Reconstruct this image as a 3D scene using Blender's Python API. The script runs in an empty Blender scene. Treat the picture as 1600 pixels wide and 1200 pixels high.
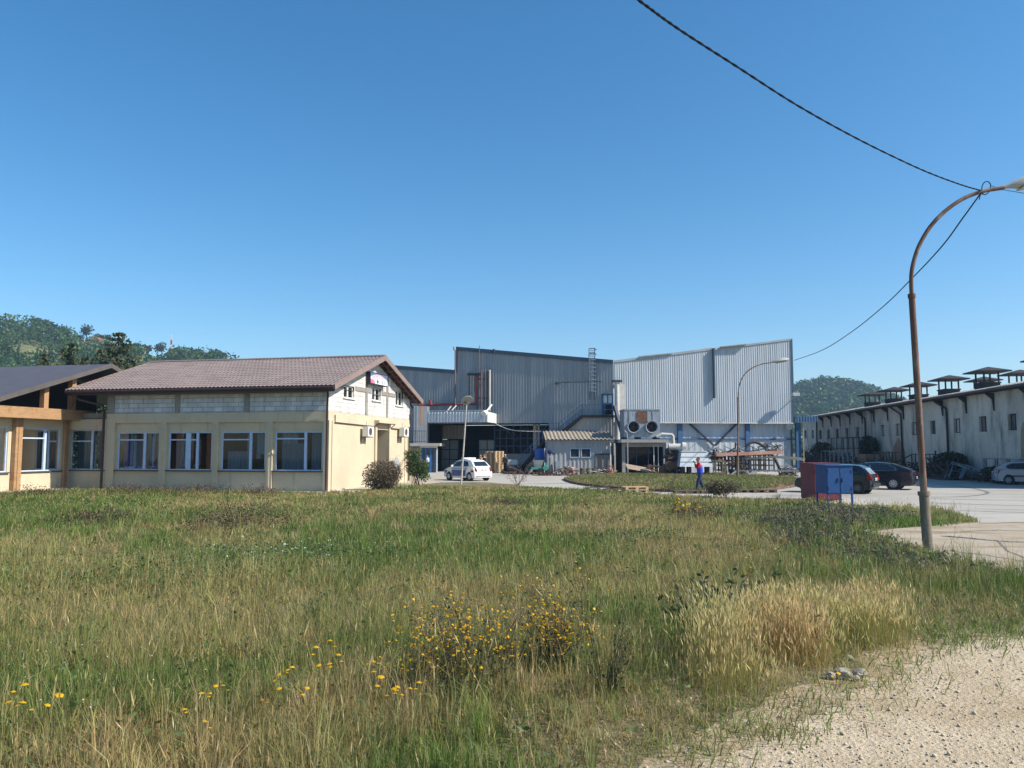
import bpy, math, random
import numpy as np
from mathutils import Vector, Matrix
random.seed(7)
rng = np.random.default_rng(11)
scene = bpy.context.scene
COL = scene.collection
# ------------------------------------------------------------------ camera measure
F = 1250.0
TILT = math.atan(102.0 / F)
CAM = Vector((0, 0, 2.2))
FW = Vector((0, math.cos(TILT), math.sin(TILT)))
UP = Vector((0, -math.sin(TILT), math.cos(TILT)))
def ray(x, y):
    return Vector((1, 0, 0)) * ((x - 800) / F) + UP * ((600 - y) / F) + FW
def G(x, y, z=0.0):
    d = ray(x, y); return CAM + d * ((z - CAM.z) / d.z)
def AT(x, y, Y):
    d = ray(x, y); return CAM + d * (Y / d.y)
SUN_AZ = Vector((1.0, -0.30, 0)).normalized()
SUN_EL = math.radians(40)
SUN_DIR = Vector((SUN_AZ.x * math.cos(SUN_EL), SUN_AZ.y * math.cos(SUN_EL), math.sin(SUN_EL)))

# ------------------------------------------------------------------ materials
MATS = {}
def _nt(name):
    m = bpy.data.materials.new(name); m.use_nodes = True
    nt = m.node_tree; b = nt.nodes['Principled BSDF']
    MATS[name] = m
    return m, nt, b
def _N(nt, t, **kw):
    n = nt.nodes.new(t)
    for k, v in kw.items(): setattr(n, k, v)
    return n
def _ramp(nt, a, b, c1, c2):
    r = _N(nt, 'ShaderNodeValToRGB')
    r.color_ramp.elements[0].position = a; r.color_ramp.elements[1].position = b
    r.color_ramp.elements[0].color = (*c1, 1); r.color_ramp.elements[1].color = (*c2, 1)
    return r
def mat(name, c1, c2=None, scale=2.0, rough=.8, metal=0.0, bump=0.0, bscale=30.0, stretch=(1, 1, 1),
        stain=None, sscale=1.2, sstretch=(1, 1, 1), sth=(.55, .7), spec=.3, fine=.12, fscale=25.0, coat=0.0):
    """noise mixed paint / plaster / metal; optional stain colour with a shape of its own"""
    if name in MATS: return MATS[name]
    m, nt, b = _nt(name)
    if c2 is None: c2 = tuple(x * .78 for x in c1)
    tc = _N(nt, 'ShaderNodeTexCoord'); L = nt.links
    mp = _N(nt, 'ShaderNodeMapping'); mp.inputs['Scale'].default_value = stretch
    L.new(tc.outputs['Object'], mp.inputs['Vector'])
    n1 = _N(nt, 'ShaderNodeTexNoise'); n1.inputs['Scale'].default_value = scale; n1.inputs['Detail'].default_value = 6
    n1.inputs['Roughness'].default_value = .65
    L.new(mp.outputs[0], n1.inputs['Vector'])
    r = _ramp(nt, .36, .64, c1, c2); L.new(n1.outputs['Fac'], r.inputs[0])
    col = r.outputs[0]
    if stain:
        mp2 = _N(nt, 'ShaderNodeMapping'); mp2.inputs['Scale'].default_value = sstretch
        mp2.inputs['Location'].default_value = (3.1, 7.7, 1.3)
        L.new(tc.outputs['Object'], mp2.inputs['Vector'])
        n2 = _N(nt, 'ShaderNodeTexNoise'); n2.inputs['Scale'].default_value = sscale; n2.inputs['Detail'].default_value = 8
        n2.inputs['Roughness'].default_value = .7
        L.new(mp2.outputs[0], n2.inputs['Vector'])
        r2 = _ramp(nt, sth[0], sth[1], (0, 0, 0), (1, 1, 1)); L.new(n2.outputs['Fac'], r2.inputs[0])
        mx = _N(nt, 'ShaderNodeMixRGB'); mx.inputs[2].default_value = (*stain, 1)
        L.new(r2.outputs[0], mx.inputs[0]); L.new(col, mx.inputs[1]); col = mx.outputs[0]
    if fine:
        n3 = _N(nt, 'ShaderNodeTexNoise'); n3.inputs['Scale'].default_value = fscale; n3.inputs['Detail'].default_value = 3
        L.new(tc.outputs['Object'], n3.inputs['Vector'])
        r3 = _ramp(nt, .3, .7, (1 - fine,) * 3, (1 + fine,) * 3); L.new(n3.outputs['Fac'], r3.inputs[0])
        mx = _N(nt, 'ShaderNodeMixRGB', blend_type='MULTIPLY'); mx.inputs[0].default_value = 1
        L.new(col, mx.inputs[1]); L.new(r3.outputs[0], mx.inputs[2]); col = mx.outputs[0]
    L.new(col, b.inputs['Base Color'])
    b.inputs['Roughness'].default_value = rough; b.inputs['Metallic'].default_value = metal
    b.inputs['Specular IOR Level'].default_value = spec
    if coat: b.inputs['Coat Weight'].default_value = coat; b.inputs['Coat Roughness'].default_value = .05
    if bump:
        nb = _N(nt, 'ShaderNodeTexNoise'); nb.inputs['Scale'].default_value = bscale; nb.inputs['Detail'].default_value = 5
        L.new(tc.outputs['Object'], nb.inputs['Vector'])
        bp = _N(nt, 'ShaderNodeBump'); bp.inputs['Strength'].default_value = bump; bp.inputs['Distance'].default_value = .05
        L.new(nb.outputs['Fac'], bp.inputs['Height']); L.new(bp.outputs[0], b.inputs['Normal'])
    return m
def leafmat(name, trans=.3, rough=.65, spec=.2):
    m, nt, b = _nt(name); L = nt.links
    a = _N(nt, 'ShaderNodeAttribute', attribute_name='Col')
    L.new(a.outputs['Color'], b.inputs['Base Color'])
    b.inputs['Roughness'].default_value = rough; b.inputs['Specular IOR Level'].default_value = spec
    tr = _N(nt, 'ShaderNodeBsdfTranslucent'); mx = _N(nt, 'ShaderNodeMixShader'); mx.inputs[0].default_value = trans
    L.new(a.outputs['Color'], tr.inputs['Color'])
    out = nt.nodes['Material Output']
    L.new(b.outputs[0], mx.inputs[1]); L.new(tr.outputs[0], mx.inputs[2]); L.new(mx.outputs[0], out.inputs['Surface'])
    return m
def glassmat(name, tint=(.75, .82, .85), refl=1.5):
    m, nt, b = _nt(name); L = nt.links
    nt.nodes.remove(b)
    fr = _N(nt, 'ShaderNodeFresnel'); fr.inputs['IOR'].default_value = refl
    t = _N(nt, 'ShaderNodeBsdfTransparent'); t.inputs['Color'].default_value = (*tint, 1)
    g = _N(nt, 'ShaderNodeBsdfGlossy'); g.inputs['Roughness'].default_value = .03
    mx = _N(nt, 'ShaderNodeMixShader')
    L.new(fr.outputs[0], mx.inputs[0]); L.new(t.outputs[0], mx.inputs[1]); L.new(g.outputs[0], mx.inputs[2])
    L.new(mx.outputs[0], nt.nodes['Material Output'].inputs['Surface'])
    return m
def blockmat(name, u, c1, c2, cm, bw=.62, bh=.22, mortar=.012, stain=None, rough=.9):
    """masonry: a brick pattern laid along the horizontal wall direction u"""
    m, nt, b = _nt(name); L = nt.links
    tc = _N(nt, 'ShaderNodeTexCoord')
    dp = _N(nt, 'ShaderNodeVectorMath', operation='DOT_PRODUCT'); dp.inputs[1].default_value = (u[0], u[1], 0)
    L.new(tc.outputs['Object'], dp.inputs[0])
    sx = _N(nt, 'ShaderNodeSeparateXYZ'); L.new(tc.outputs['Object'], sx.inputs[0])
    cx = _N(nt, 'ShaderNodeCombineXYZ'); L.new(dp.outputs['Value'], cx.inputs[0]); L.new(sx.outputs['Z'], cx.inputs[1])
    br = _N(nt, 'ShaderNodeTexBrick'); br.inputs['Scale'].default_value = 1
    br.inputs['Brick Width'].default_value = bw; br.inputs['Row Height'].default_value = bh
    br.inputs['Mortar Size'].default_value = mortar; br.inputs['Mortar Smooth'].default_value = .3
    br.inputs['Color1'].default_value = (*c1, 1); br.inputs['Color2'].default_value = (*c2, 1); br.inputs['Mortar'].default_value = (*cm, 1)
    L.new(cx.outputs[0], br.inputs['Vector'])
    n = _N(nt, 'ShaderNodeTexNoise'); n.inputs['Scale'].default_value = 1.6; n.inputs['Detail'].default_value = 8
    mp = _N(nt, 'ShaderNodeMapping'); mp.inputs['Scale'].default_value = (1.5, 1.5, .5)
    L.new(tc.outputs['Object'], mp.inputs[0]); L.new(mp.outputs[0], n.inputs['Vector'])
    r = _ramp(nt, .3, .7, (.72, .72, .72), (1.08, 1.08, 1.08)); L.new(n.outputs['Fac'], r.inputs[0])
    mx = _N(nt, 'ShaderNodeMixRGB', blend_type='MULTIPLY'); mx.inputs[0].default_value = 1
    L.new(br.outputs['Color'], mx.inputs[1]); L.new(r.outputs[0], mx.inputs[2])
    col = mx.outputs[0]
    if stain:
        n2 = _N(nt, 'ShaderNodeTexNoise'); n2.inputs['Scale'].default_value = 1.1; n2.inputs['Detail'].default_value = 9
        L.new(mp.outputs[0], n2.inputs['Vector'])
        r2 = _ramp(nt, .56, .72, (0, 0, 0), (1, 1, 1)); L.new(n2.outputs['Fac'], r2.inputs[0])
        m2 = _N(nt, 'ShaderNodeMixRGB'); m2.inputs[2].default_value = (*stain, 1)
        L.new(r2.outputs[0], m2.inputs[0]); L.new(col, m2.inputs[1]); col = m2.outputs[0]
    L.new(col, b.inputs['Base Color']); b.inputs['Roughness'].default_value = rough; b.inputs['Specular IOR Level'].default_value = .2
    bp = _N(nt, 'ShaderNodeBump'); bp.inputs['Strength'].default_value = .6; bp.inputs['Distance'].default_value = .02; bp.invert = True
    L.new(br.outputs['Fac'], bp.inputs['Height']); L.new(bp.outputs[0], b.inputs['Normal'])
    return m

# ------------------------------------------------------------------ objects
ORG = {}
def tag(o, label=None, cat=None, group=None, kind=None):
    if label: o['label'] = label
    if cat: o['category'] = cat
    if group: o['group'] = group
    if kind: o['kind'] = kind
    return o
def thing(name, label, cat, loc=(0, 0, 0), group=None, rz=0.0):
    o = bpy.data.objects.new(name, None); COL.objects.link(o)
    o.empty_display_size = .3
    o.location = loc; o.rotation_euler = (0, 0, rz)
    ORG[o] = Vector(loc) if not rz else Vector((0, 0, 0))
    return tag(o, label, cat, group)
def copy_tree(o, parent=None):
    c = o.copy(); COL.objects.link(c)
    if parent is not None: c.parent = parent
    for ch in list(o.children): copy_tree(ch, c)
    return c
class MB:
    def __init__(s): s.v = []; s.f = []; s.mi = []; s.cur = 0
    def add(s, pts, faces):
        n = len(s.v); s.v.extend([tuple(p) for p in pts])
        for f in faces: s.f.append([i + n for i in f]); s.mi.append(s.cur)
        return s
    def quad(s, a, b, c, d): return s.add([a, b, c, d], [(0, 1, 2, 3)])
    def poly(s, pts): return s.add(pts, [tuple(range(len(pts)))])
    def par(s, p, a, b, c):
        p, a, b, c = Vector(p), Vector(a), Vector(b), Vector(c)
        P = [p, p + a, p + a + b, p + b, p + c, p + a + c, p + a + b + c, p + b + c]
        return s.add(P, [(0, 3, 2, 1), (4, 5, 6, 7), (0, 1, 5, 4), (1, 2, 6, 5), (2, 3, 7, 6), (3, 0, 4, 7)])
    def box(s, x0, x1, y0, y1, z0, z1):
        return s.par((x0, y0, z0), (x1 - x0, 0, 0), (0, y1 - y0, 0), (0, 0, z1 - z0))
    def cbox(s, c, sx, sy, sz, rz=0.0):
        a = Vector((math.cos(rz), math.sin(rz), 0)); b = Vector((-a.y, a.x, 0)); c = Vector(c)
        return s.par(c - a * sx / 2 - b * sy / 2 - Vector((0, 0, sz / 2)), a * sx, b * sy, (0, 0, sz))
    def bar(s, a, b, w, h=None, upv=(0, 0, 1)):
        """rectangular bar from a to b"""
        a, b = Vector(a), Vector(b); h = h or w; d = (b - a)
        if d.length < 1e-6: return s
        dn = d.normalized(); upv = Vector(upv)
        if abs(dn.dot(upv)) > .98: upv = Vector((0, 1, 0))
        sd = dn.cross(upv).normalized(); u2 = sd.cross(dn).normalized()
        return s.par(a - sd * w / 2 - u2 * h / 2, d, sd * w, u2 * h)
    def tube(s, pts, r, n=8, cap=True):
        pts = [Vector(p) for p in pts]; k = len(pts)
        rs = r if isinstance(r, (list, tuple)) else [r] * k
        t0 = (pts[1] - pts[0]).normalized(); ref = Vector((0, 0, 1)) if abs(t0.z) < .9 else Vector((1, 0, 0))
        nv = t0.cross(ref).normalized(); V = []
        for i, p in enumerate(pts):
            t = (pts[min(i + 1, k - 1)] - pts[max(i - 1, 0)]).normalized()
            nv = (nv - t * nv.dot(t))
            if nv.length < 1e-6: nv = t.orthogonal()
            nv.normalize(); bv = t.cross(nv)
            for j in range(n):
                a = 2 * math.pi * j / n; V.append(p + (nv * math.cos(a) + bv * math.sin(a)) * rs[i])
        Fc = [(i * n + j, i * n + (j + 1) % n, (i + 1) * n + (j + 1) % n, (i + 1) * n + j) for i in range(k - 1) for j in range(n)]
        if cap: Fc += [tuple(range(n - 1, -1, -1)), tuple(range((k - 1) * n, k * n))]
        return s.add(V, Fc)
    def lathe(s, prof, c=(0, 0, 0), axis=(0, 0, 1), n=16, cap=True):
        """prof: (radius, height along axis)"""
        c = Vector(c); ax = Vector(axis).normalized(); e = ax.orthogonal().normalized(); g = ax.cross(e); V = []
        for r, h in prof:
            for j in range(n):
                a = 2 * math.pi * j / n; V.append(c + ax * h + (e * math.cos(a) + g * math.sin(a)) * max(r, 1e-4))
        k = len(prof)
        Fc = [(i * n + j, i * n + (j + 1) % n, (i + 1) * n + (j + 1) % n, (i + 1) * n + j) for i in range(k - 1) for j in range(n)]
        if cap: Fc += [tuple(range(n - 1, -1, -1)), tuple(range((k - 1) * n, k * n))]
        return s.add(V, Fc)
    def prism(s, pts, d):
        """closed outline pts (3D) extruded by vector d"""
        d = Vector(d); k = len(pts); P = [Vector(p) for p in pts]
        return s.add(P + [p + d for p in P], [tuple(range(k - 1, -1, -1)), tuple(range(k, 2 * k))] + [(i, (i + 1) % k, k + (i + 1) % k, k + i) for i in range(k)])
    def rock(s, c, r, seed=0, flat=.7, n=7, m=5):
        R = random.Random(seed); c = Vector(c); V = [c + Vector((0, 0, r * flat))]
        for i in range(1, m):
            th = math.pi * i / m
            for j in range(n):
                a = 2 * math.pi * (j + .5 * (i % 2)) / n; k = r * R.uniform(.72, 1.15)
                V.append(c + Vector((math.sin(th) * math.cos(a) * k, math.sin(th) * math.sin(a) * k, math.cos(th) * k * flat)))
        V.append(c - Vector((0, 0, r * flat))); Fc = []
        for j in range(n): Fc.append((0, 1 + j, 1 + (j + 1) % n))
        for i in range(m - 2):
            for j in range(n):
                a = 1 + i * n + j; b = 1 + i * n + (j + 1) % n; Fc.append((a, a + n, b + n, b))
        q = len(V) - 1
        for j in range(n): Fc.append((q, q - n + (j + 1) % n, q - n + j))
        return s.add(V, Fc)
    def build(s, name, mats, parent=None, smooth=False, angle=40):
        if not isinstance(mats, (list, tuple)): mats = [mats]
        me = bpy.data.meshes.new(name)
        if parent is not None: org = ORG[parent]
        else:
            a = np.array(s.v); org = Vector(((a[:, 0].min() + a[:, 0].max()) / 2, (a[:, 1].min() + a[:, 1].max()) / 2, a[:, 2].min()))
        me.from_pydata([tuple(Vector(p) - org) for p in s.v], [], s.f)
        for m in mats: me.materials.append(m)
        if len(mats) > 1: me.polygons.foreach_set('material_index', s.mi)
        if smooth:
            me.polygons.foreach_set('use_smooth', [True] * len(me.polygons))
            me.set_sharp_from_angle(angle=math.radians(angle))
        me.update()
        o = bpy.data.objects.new(name, me); COL.objects.link(o)
        if parent is not None: o.parent = parent
        else: o.location = org
        ORG[o] = org
        return o
class Wall:
    """vertical wall plane: origin O (x,y), unit direction u, outward normal n"""
    def __init__(s, O, u, n): s.O = Vector((O[0], O[1], 0)); s.u = Vector((u[0], u[1], 0)).normalized(); s.n = Vector((n[0], n[1], 0)).normalized()
    def sz(s, x, y, d=0.0):
        r = ray(x, y); o = s.O + s.n * d; t = (o - CAM).dot(s.n) / r.dot(s.n); p = CAM + r * t
        return (p - s.O).dot(s.u), p.z
    def S(s, x, d=0.0, y=700): return s.sz(x, y, d)[0]
    def Z(s, x, y, d=0.0): return s.sz(x, y, d)[1]
    def P(s, a, z, d=0.0): p = s.O + s.u * a + s.n * d; return Vector((p.x, p.y, z))
    def box(s, mb, s0, s1, z0, z1, d0, d1):
        return mb.par(s.P(s0, z0, d0), s.u * (s1 - s0), s.n * (d1 - d0), (0, 0, z1 - z0))
    def holes(s, mb, s0, s1, z0, z1, holes, d=0.0, depth=.2):
        """wall face with rectangular openings and their reveals"""
        xs = sorted({s0, s1} | {h[0] for h in holes} | {h[1] for h in holes}); zs = sorted({z0, z1} | {h[2] for h in holes} | {h[3] for h in holes})
        xs = [x for x in xs if s0 - 1e-6 <= x <= s1 + 1e-6]; zs = [z for z in zs if z0 - 1e-6 <= z <= z1 + 1e-6]
        for i in range(len(xs) - 1):
            for j in range(len(zs) - 1):
                cx, cz = (xs[i] + xs[i + 1]) / 2, (zs[j] + zs[j + 1]) / 2
                if any(h[0] < cx < h[1] and h[2] < cz < h[3] for h in holes): continue
                mb.quad(s.P(xs[i], zs[j], d), s.P(xs[i + 1], zs[j], d), s.P(xs[i + 1], zs[j + 1], d), s.P(xs[i], zs[j + 1], d))
        for a, b, c, e in holes:
            k = d - depth
            mb.quad(s.P(a, c, d), s.P(a, e, d), s.P(a, e, k), s.P(a, c, k)); mb.quad(s.P(b, c, d), s.P(b, c, k), s.P(b, e, k), s.P(b, e, d))
            mb.quad(s.P(a, e, d), s.P(b, e, d), s.P(b, e, k), s.P(a, e, k)); mb.quad(s.P(a, c, d), s.P(a, c, k), s.P(b, c, k), s.P(b, c, d))
        return mb
def corrugated(mb, w, s0, s1, zb, zt, d=0.0, p=.3, h=.04):
    """trapezoid sheet cladding; zb, zt are functions of s"""
    n = max(1, int(round((s1 - s0) / p))); p = (s1 - s0) / n; prof = []
    for i in range(n):
        a = s0 + i * p; prof += [(a, 0), (a + .5 * p, 0), (a + .6 * p, h), (a + .9 * p, h)]
    prof.append((s1, 0))
    V = []
    for a, e in prof: V += [w.P(a, zb(a), d + e), w.P(a, zt(a), d + e)]
    mb.add(V, [(2 * i, 2 * i + 2, 2 * i + 3, 2 * i + 1) for i in range(len(prof) - 1)])
def lin(x0, y0, x1, y1): return lambda x: y0 + (y1 - y0) * (x - x0) / (x1 - x0)

# ------------------------------------------------------------------ mass geometry from arrays
def array_mesh(name, V, loops, sizes, col, m, parent=None, loc=None):
    me = bpy.data.meshes.new(name); org = ORG[parent] if parent is not None else Vector(loc or (0, 0, 0))
    V = V - np.array(org)
    me.vertices.add(len(V)); me.vertices.foreach_set('co', V.astype(np.float32).ravel())
    me.loops.add(len(loops)); me.loops.foreach_set('vertex_index', loops.astype(np.int32))
    me.polygons.add(len(sizes)); st = np.concatenate([[0], np.cumsum(sizes)[:-1]])
    me.polygons.foreach_set('loop_start', st.astype(np.int32))
    if col is not None:
        ca = me.color_attributes.new('Col', 'FLOAT_COLOR', 'POINT')
        c4 = np.concatenate([col, np.ones((len(col), 1))], 1); ca.data.foreach_set('color', c4.astype(np.float32).ravel())
    me.materials.append(m); me.update(calc_edges=True); me.validate()
    o = bpy.data.objects.new(name, me); COL.objects.link(o)
    if parent is not None: o.parent = parent
    else: o.location = org
    ORG[o] = org
    return o
class Mass:
    """collects blades / leaves / discs as arrays"""
    def __init__(s): s.V = []; s.L = []; s.Z = []; s.C = []; s.n = 0
    def put(s, V, faces_per, sizes_per, C):
        k, m = V.shape[0], V.shape[1]
        idx = (np.arange(k) * m)[:, None] + np.array(faces_per)[None, :] + s.n
        s.V.append(V.reshape(-1, 3)); s.L.append(idx.ravel()); s.Z.append(np.tile(np.array(sizes_per), k)); s.C.append(C.reshape(-1, 3)); s.n += k * m
    def blades(s, P, H, W, ang, lean, C, tipfade=1.0):
        n = len(P); f = rng.uniform(0, 2 * np.pi, n)
        sd = np.stack([np.cos(f), np.sin(f), np.zeros(n)], 1) * (W / 2)[:, None]
        ld = np.stack([np.cos(ang), np.sin(ang), np.zeros(n)], 1) * (lean * H)[:, None]
        z = np.zeros((n, 3)); z[:, 2] = H
        mid = P + z * .55 + ld * .3; tip = P + z * np.clip(1 - .35 * lean, .4, 1)[:, None] + ld
        V = np.stack([P - sd, P + sd, mid + sd * .8, mid - sd * .8, tip], 1)
        Cc = np.repeat(C[:, None, :], 5, 1).copy(); Cc[:, 4] *= tipfade
        s.put(V, [0, 1, 2, 3, 3, 2, 4], [4, 3], np.clip(Cc, 0, 1))
    def leaves(s, P, size, C, flat=0.0, asp=1.0):
        n = len(P); a = rng.normal(size=(n, 3)); a[:, 2] *= (1 - flat * .7)
        a /= np.linalg.norm(a, axis=1)[:, None]; b = rng.normal(size=(n, 3)); b[:, 2] *= (1 - flat)
        b -= a * (a * b).sum(1)[:, None]; b /= np.linalg.norm(b, axis=1)[:, None]
        sz = np.broadcast_to(np.asarray(size, float), (n,))[:, None] * .5
        V = np.stack([P - a * sz * asp, P + b * sz * .62, P + a * sz * asp, P - b * sz * .62], 1)
        s.put(V, [0, 1, 2, 3], [4], np.clip(np.repeat(C[:, None, :], 4, 1), 0, 1))
    def discs(s, P, r, C, tilt=.5, k=6):
        n = len(P); nn = rng.normal(size=(n, 3)) * tilt; nn[:, 2] += 1; nn /= np.linalg.norm(nn, axis=1)[:, None]
        a = np.cross(nn, np.array([0.3, .9, .1])); a /= np.linalg.norm(a, axis=1)[:, None]; b = np.cross(nn, a)
        r = np.broadcast_to(np.asarray(r, float), (n,))[:, None]
        V = np.stack([P + (a * math.cos(2 * math.pi * j / k) + b * math.sin(2 * math.pi * j / k)) * r * (1 if j % 2 else .8) for j in range(k)] + [P + nn * r * .45], 1)
        fc = []
        for j in range(k): fc += [j, (j + 1) % k, k]
        s.put(V, fc, [3] * k, np.clip(np.repeat(C[:, None, :], k + 1, 1), 0, 1))
    def stems(s, A, B, w, C):
        n = len(A); d = B - A; f = rng.uniform(0, np.pi, n); sd = np.stack([np.cos(f), np.sin(f), np.zeros(n)], 1) * (np.broadcast_to(np.asarray(w, float), (n,)) / 2)[:, None]
        s.put(np.stack([A - sd, A + sd, B + sd * .6, B - sd * .6], 1), [0, 1, 2, 3], [4], np.repeat(C[:, None, :], 4, 1))
    def build(s, name, m, parent=None, loc=None):
        return array_mesh(name, np.concatenate(s.V), np.concatenate(s.L), np.concatenate(s.Z), np.concatenate(s.C), m, parent, loc)
def vnoise(X, Y, scale, seed):
    """smooth value noise 0..1"""
    R = np.random.default_rng(seed); T = R.random((64, 64)); x = X / scale + 1000.3; y = Y / scale + 1000.7
    xi = np.floor(x).astype(int); yi = np.floor(y).astype(int); fx = x - xi; fy = y - yi
    fx = fx * fx * (3 - 2 * fx); fy = fy * fy * (3 - 2 * fy)
    g = lambda i, j: T[i % 64, j % 64]
    return (g(xi, yi) * (1 - fx) + g(xi + 1, yi) * fx) * (1 - fy) + (g(xi, yi + 1) * (1 - fx) + g(xi + 1, yi + 1) * fx) * fy
def fbm(X, Y, scale, seed): return .55 * vnoise(X, Y, scale, seed) + .3 * vnoise(X, Y, scale / 2.3, seed + 1) + .15 * vnoise(X, Y, scale / 5.1, seed + 2)
def inpoly(X, Y, poly):
    c = np.zeros(len(X), bool); n = len(poly)
    for i in range(n):
        x0, y0 = poly[i]; x1, y1 = poly[(i + 1) % n]
        k = ((y0 > Y) != (y1 > Y)); xx = (x1 - x0) * (Y - y0) / ((y1 - y0) if y1 != y0 else 1e-9) + x0
        c ^= k & (X < xx)
    return c
def mixc(a, b, t): return np.asarray(a)[None, :] * (1 - t)[:, None] + np.asarray(b)[None, :] * t[:, None]
def ground_poly(px): return [(G(x, y).x, G(x, y).y) for x, y in px]
def sheet(name, pts, z, m, kind='structure', n=0):
    mb = MB(); mb.poly([(p[0], p[1], z) for p in pts])
    o = mb.build(name, m); return tag(o, kind=kind)
LEAF = leafmat('leaf_blades', trans=.40, rough=.5, spec=.35); NEEDLE = leafmat('needle_foliage', trans=.12)
def catmull(P, k=10):
    out = []
    for i in range(len(P) - 1):
        p0 = P[max(i - 1, 0)]; p1 = P[i]; p2 = P[i + 1]; p3 = P[min(i + 2, len(P) - 1)]
        for j in range(k):
            t = j / k; out.append(.5 * ((2 * p1) + (p2 - p0) * t + (2 * p0 - 5 * p1 + 4 * p2 - p3) * t * t + (-p0 + 3 * p1 - 3 * p2 + p3) * t ** 3))
    out.append(P[-1]); return out
HAZE = .0003
# ------------------------------------------------------------------ camera, light, air
cd = bpy.data.cameras.new('camera'); cam = bpy.data.objects.new('camera', cd); COL.objects.link(cam)
cam.location = CAM; cam.rotation_euler = (math.pi / 2 + TILT, 0, 0)
cd.sensor_width = 36; cd.lens = 36 * F / 1600; cd.clip_start = .1; cd.clip_end = 6000
scene.camera = cam
w = bpy.data.worlds.new('World'); scene.world = w; w.use_nodes = True
nt = w.node_tree; sky = nt.nodes.new('ShaderNodeTexSky'); sky.sky_type = 'NISHITA'; sky.sun_disc = False
sky.sun_elevation = SUN_EL; sky.sun_rotation = math.atan2(SUN_DIR.x, SUN_DIR.y)
sky.altitude = 300; sky.air_density = 1.0; sky.dust_density = .6; sky.ozone_density = 3.0
bg = nt.nodes['Background']; bg.inputs['Strength'].default_value = .115
hs_ = nt.nodes.new('ShaderNodeHueSaturation'); hs_.inputs['Saturation'].default_value = 1.31; hs_.inputs['Hue'].default_value = .494; hs_.inputs['Value'].default_value = 1.0
nt.links.new(sky.outputs[0], hs_.inputs['Color']); nt.links.new(hs_.outputs[0], bg.inputs['Color'])
sl = bpy.data.lights.new('sun', 'SUN'); sl.energy = 5.0; sl.angle = math.radians(.5); sl.color = (1, .93, .82)
so = bpy.data.objects.new('sun', sl); COL.objects.link(so); so.location = (60, -10, 80)
so.rotation_euler = SUN_DIR.to_track_quat('Z', 'Y').to_euler()
scene.view_settings.view_transform = 'Standard'; scene.view_settings.look = 'None'
scene.view_settings.exposure = 0.56; scene.view_settings.gamma = 1.0
scene.cycles.max_bounces = 8; scene.cycles.transparent_max_bounces = 12
scene.cycles.volume_step_rate = 4; scene.cycles.volume_max_steps = 64; scene.cycles.volume_bounces = 0
scene.cycles.use_denoising = True

# ------------------------------------------------------------------ ground sheets
M_soil = mat('dry_soil', (.19, .15, .09), (.10, .10, .045), scale=.35, rough=1, bump=.6, bscale=9, fscale=40, fine=.25, stain=(.26, .20, .12), sscale=.5)
M_yard = mat('pale_asphalt', (.43, .40, .35), (.34, .32, .28), scale=.12, stretch=(1, .6, 1), rough=.95, bump=.25, bscale=40, fine=.15, fscale=60,
             stain=(.22, .21, .19), sscale=.35, sstretch=(.35, 2.2, 1), sth=(.52, .70))
M_concrete = mat('cracked_concrete', (.42, .36, .28), (.33, .27, .19), scale=.5, rough=.95, bump=.35, bscale=25, fine=.18, fscale=45,
                 stain=(.24, .17, .10), sscale=.7, sstretch=(.5, 1.6, 1), sth=(.5, .66))
M_path = mat('path_concrete', (.44, .38, .30), (.34, .30, .23), scale=.8, rough=.95, bump=.3, bscale=25)
def gravel_mat():
    m, nt, b = _nt('gravel_dirt'); L = nt.links
    tc = _N(nt, 'ShaderNodeTexCoord')
    n1 = _N(nt, 'ShaderNodeTexNoise'); n1.inputs['Scale'].default_value = .7; n1.inputs['Detail'].default_value = 8; L.new(tc.outputs['Object'], n1.inputs[0])
    r1 = _ramp(nt, .38, .62, (.40, .315, .205), (.56, .47, .34)); L.new(n1.outputs['Fac'], r1.inputs[0])
    v = _N(nt, 'ShaderNodeTexVoronoi'); v.inputs['Scale'].default_value = 28; L.new(tc.outputs['Object'], v.inputs['Vector'])
    r2 = _ramp(nt, .0, 1, (.84, .83, .82), (1.12, 1.12, 1.13)); L.new(v.outputs['Color'], r2.inputs[0])
    mx = _N(nt, 'ShaderNodeMixRGB', blend_type='MULTIPLY'); mx.inputs[0].default_value = .8
    L.new(r1.outputs[0], mx.inputs[1]); L.new(r2.outputs[0], mx.inputs[2])
    n2 = _N(nt, 'ShaderNodeTexNoise'); n2.inputs['Scale'].default_value = 90; n2.inputs['Detail'].default_value = 4; L.new(tc.outputs['Object'], n2.inputs[0])
    r3 = _ramp(nt, .3, .7, (.78, .78, .78), (1.2, 1.2, 1.2)); L.new(n2.outputs['Fac'], r3.inputs[0])
    m2 = _N(nt, 'ShaderNodeMixRGB', blend_type='MULTIPLY'); m2.inputs[0].default_value = 1
    L.new(mx.outputs[0], m2.inputs[1]); L.new(r3.outputs[0], m2.inputs[2]); L.new(m2.outputs[0], b.inputs['Base Color'])
    b.inputs['Roughness'].default_value = 1; b.inputs['Specular IOR Level'].default_value = .1
    ad = _N(nt, 'ShaderNodeMath', operation='ADD'); L.new(v.outputs['Distance'], ad.inputs[0]); L.new(n2.outputs['Fac'], ad.inputs[1])
    bp = _N(nt, 'ShaderNodeBump'); bp.inputs['Strength'].default_value = .65; bp.inputs['Distance'].default_value = .02
    L.new(ad.outputs[0], bp.inputs['Height']); L.new(bp.outputs[0], b.inputs['Normal'])
    return m
M_gravel = gravel_mat()
M_farground = mat('far_meadow', (.10, .13, .05), (.16, .15, .07), scale=.03, rough=1, fine=.2, fscale=.8)
sheet('ground', [(-1250, -60), (1250, -60), (1250, 1500), (-1250, 1500)], 0.0, M_farground)
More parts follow.
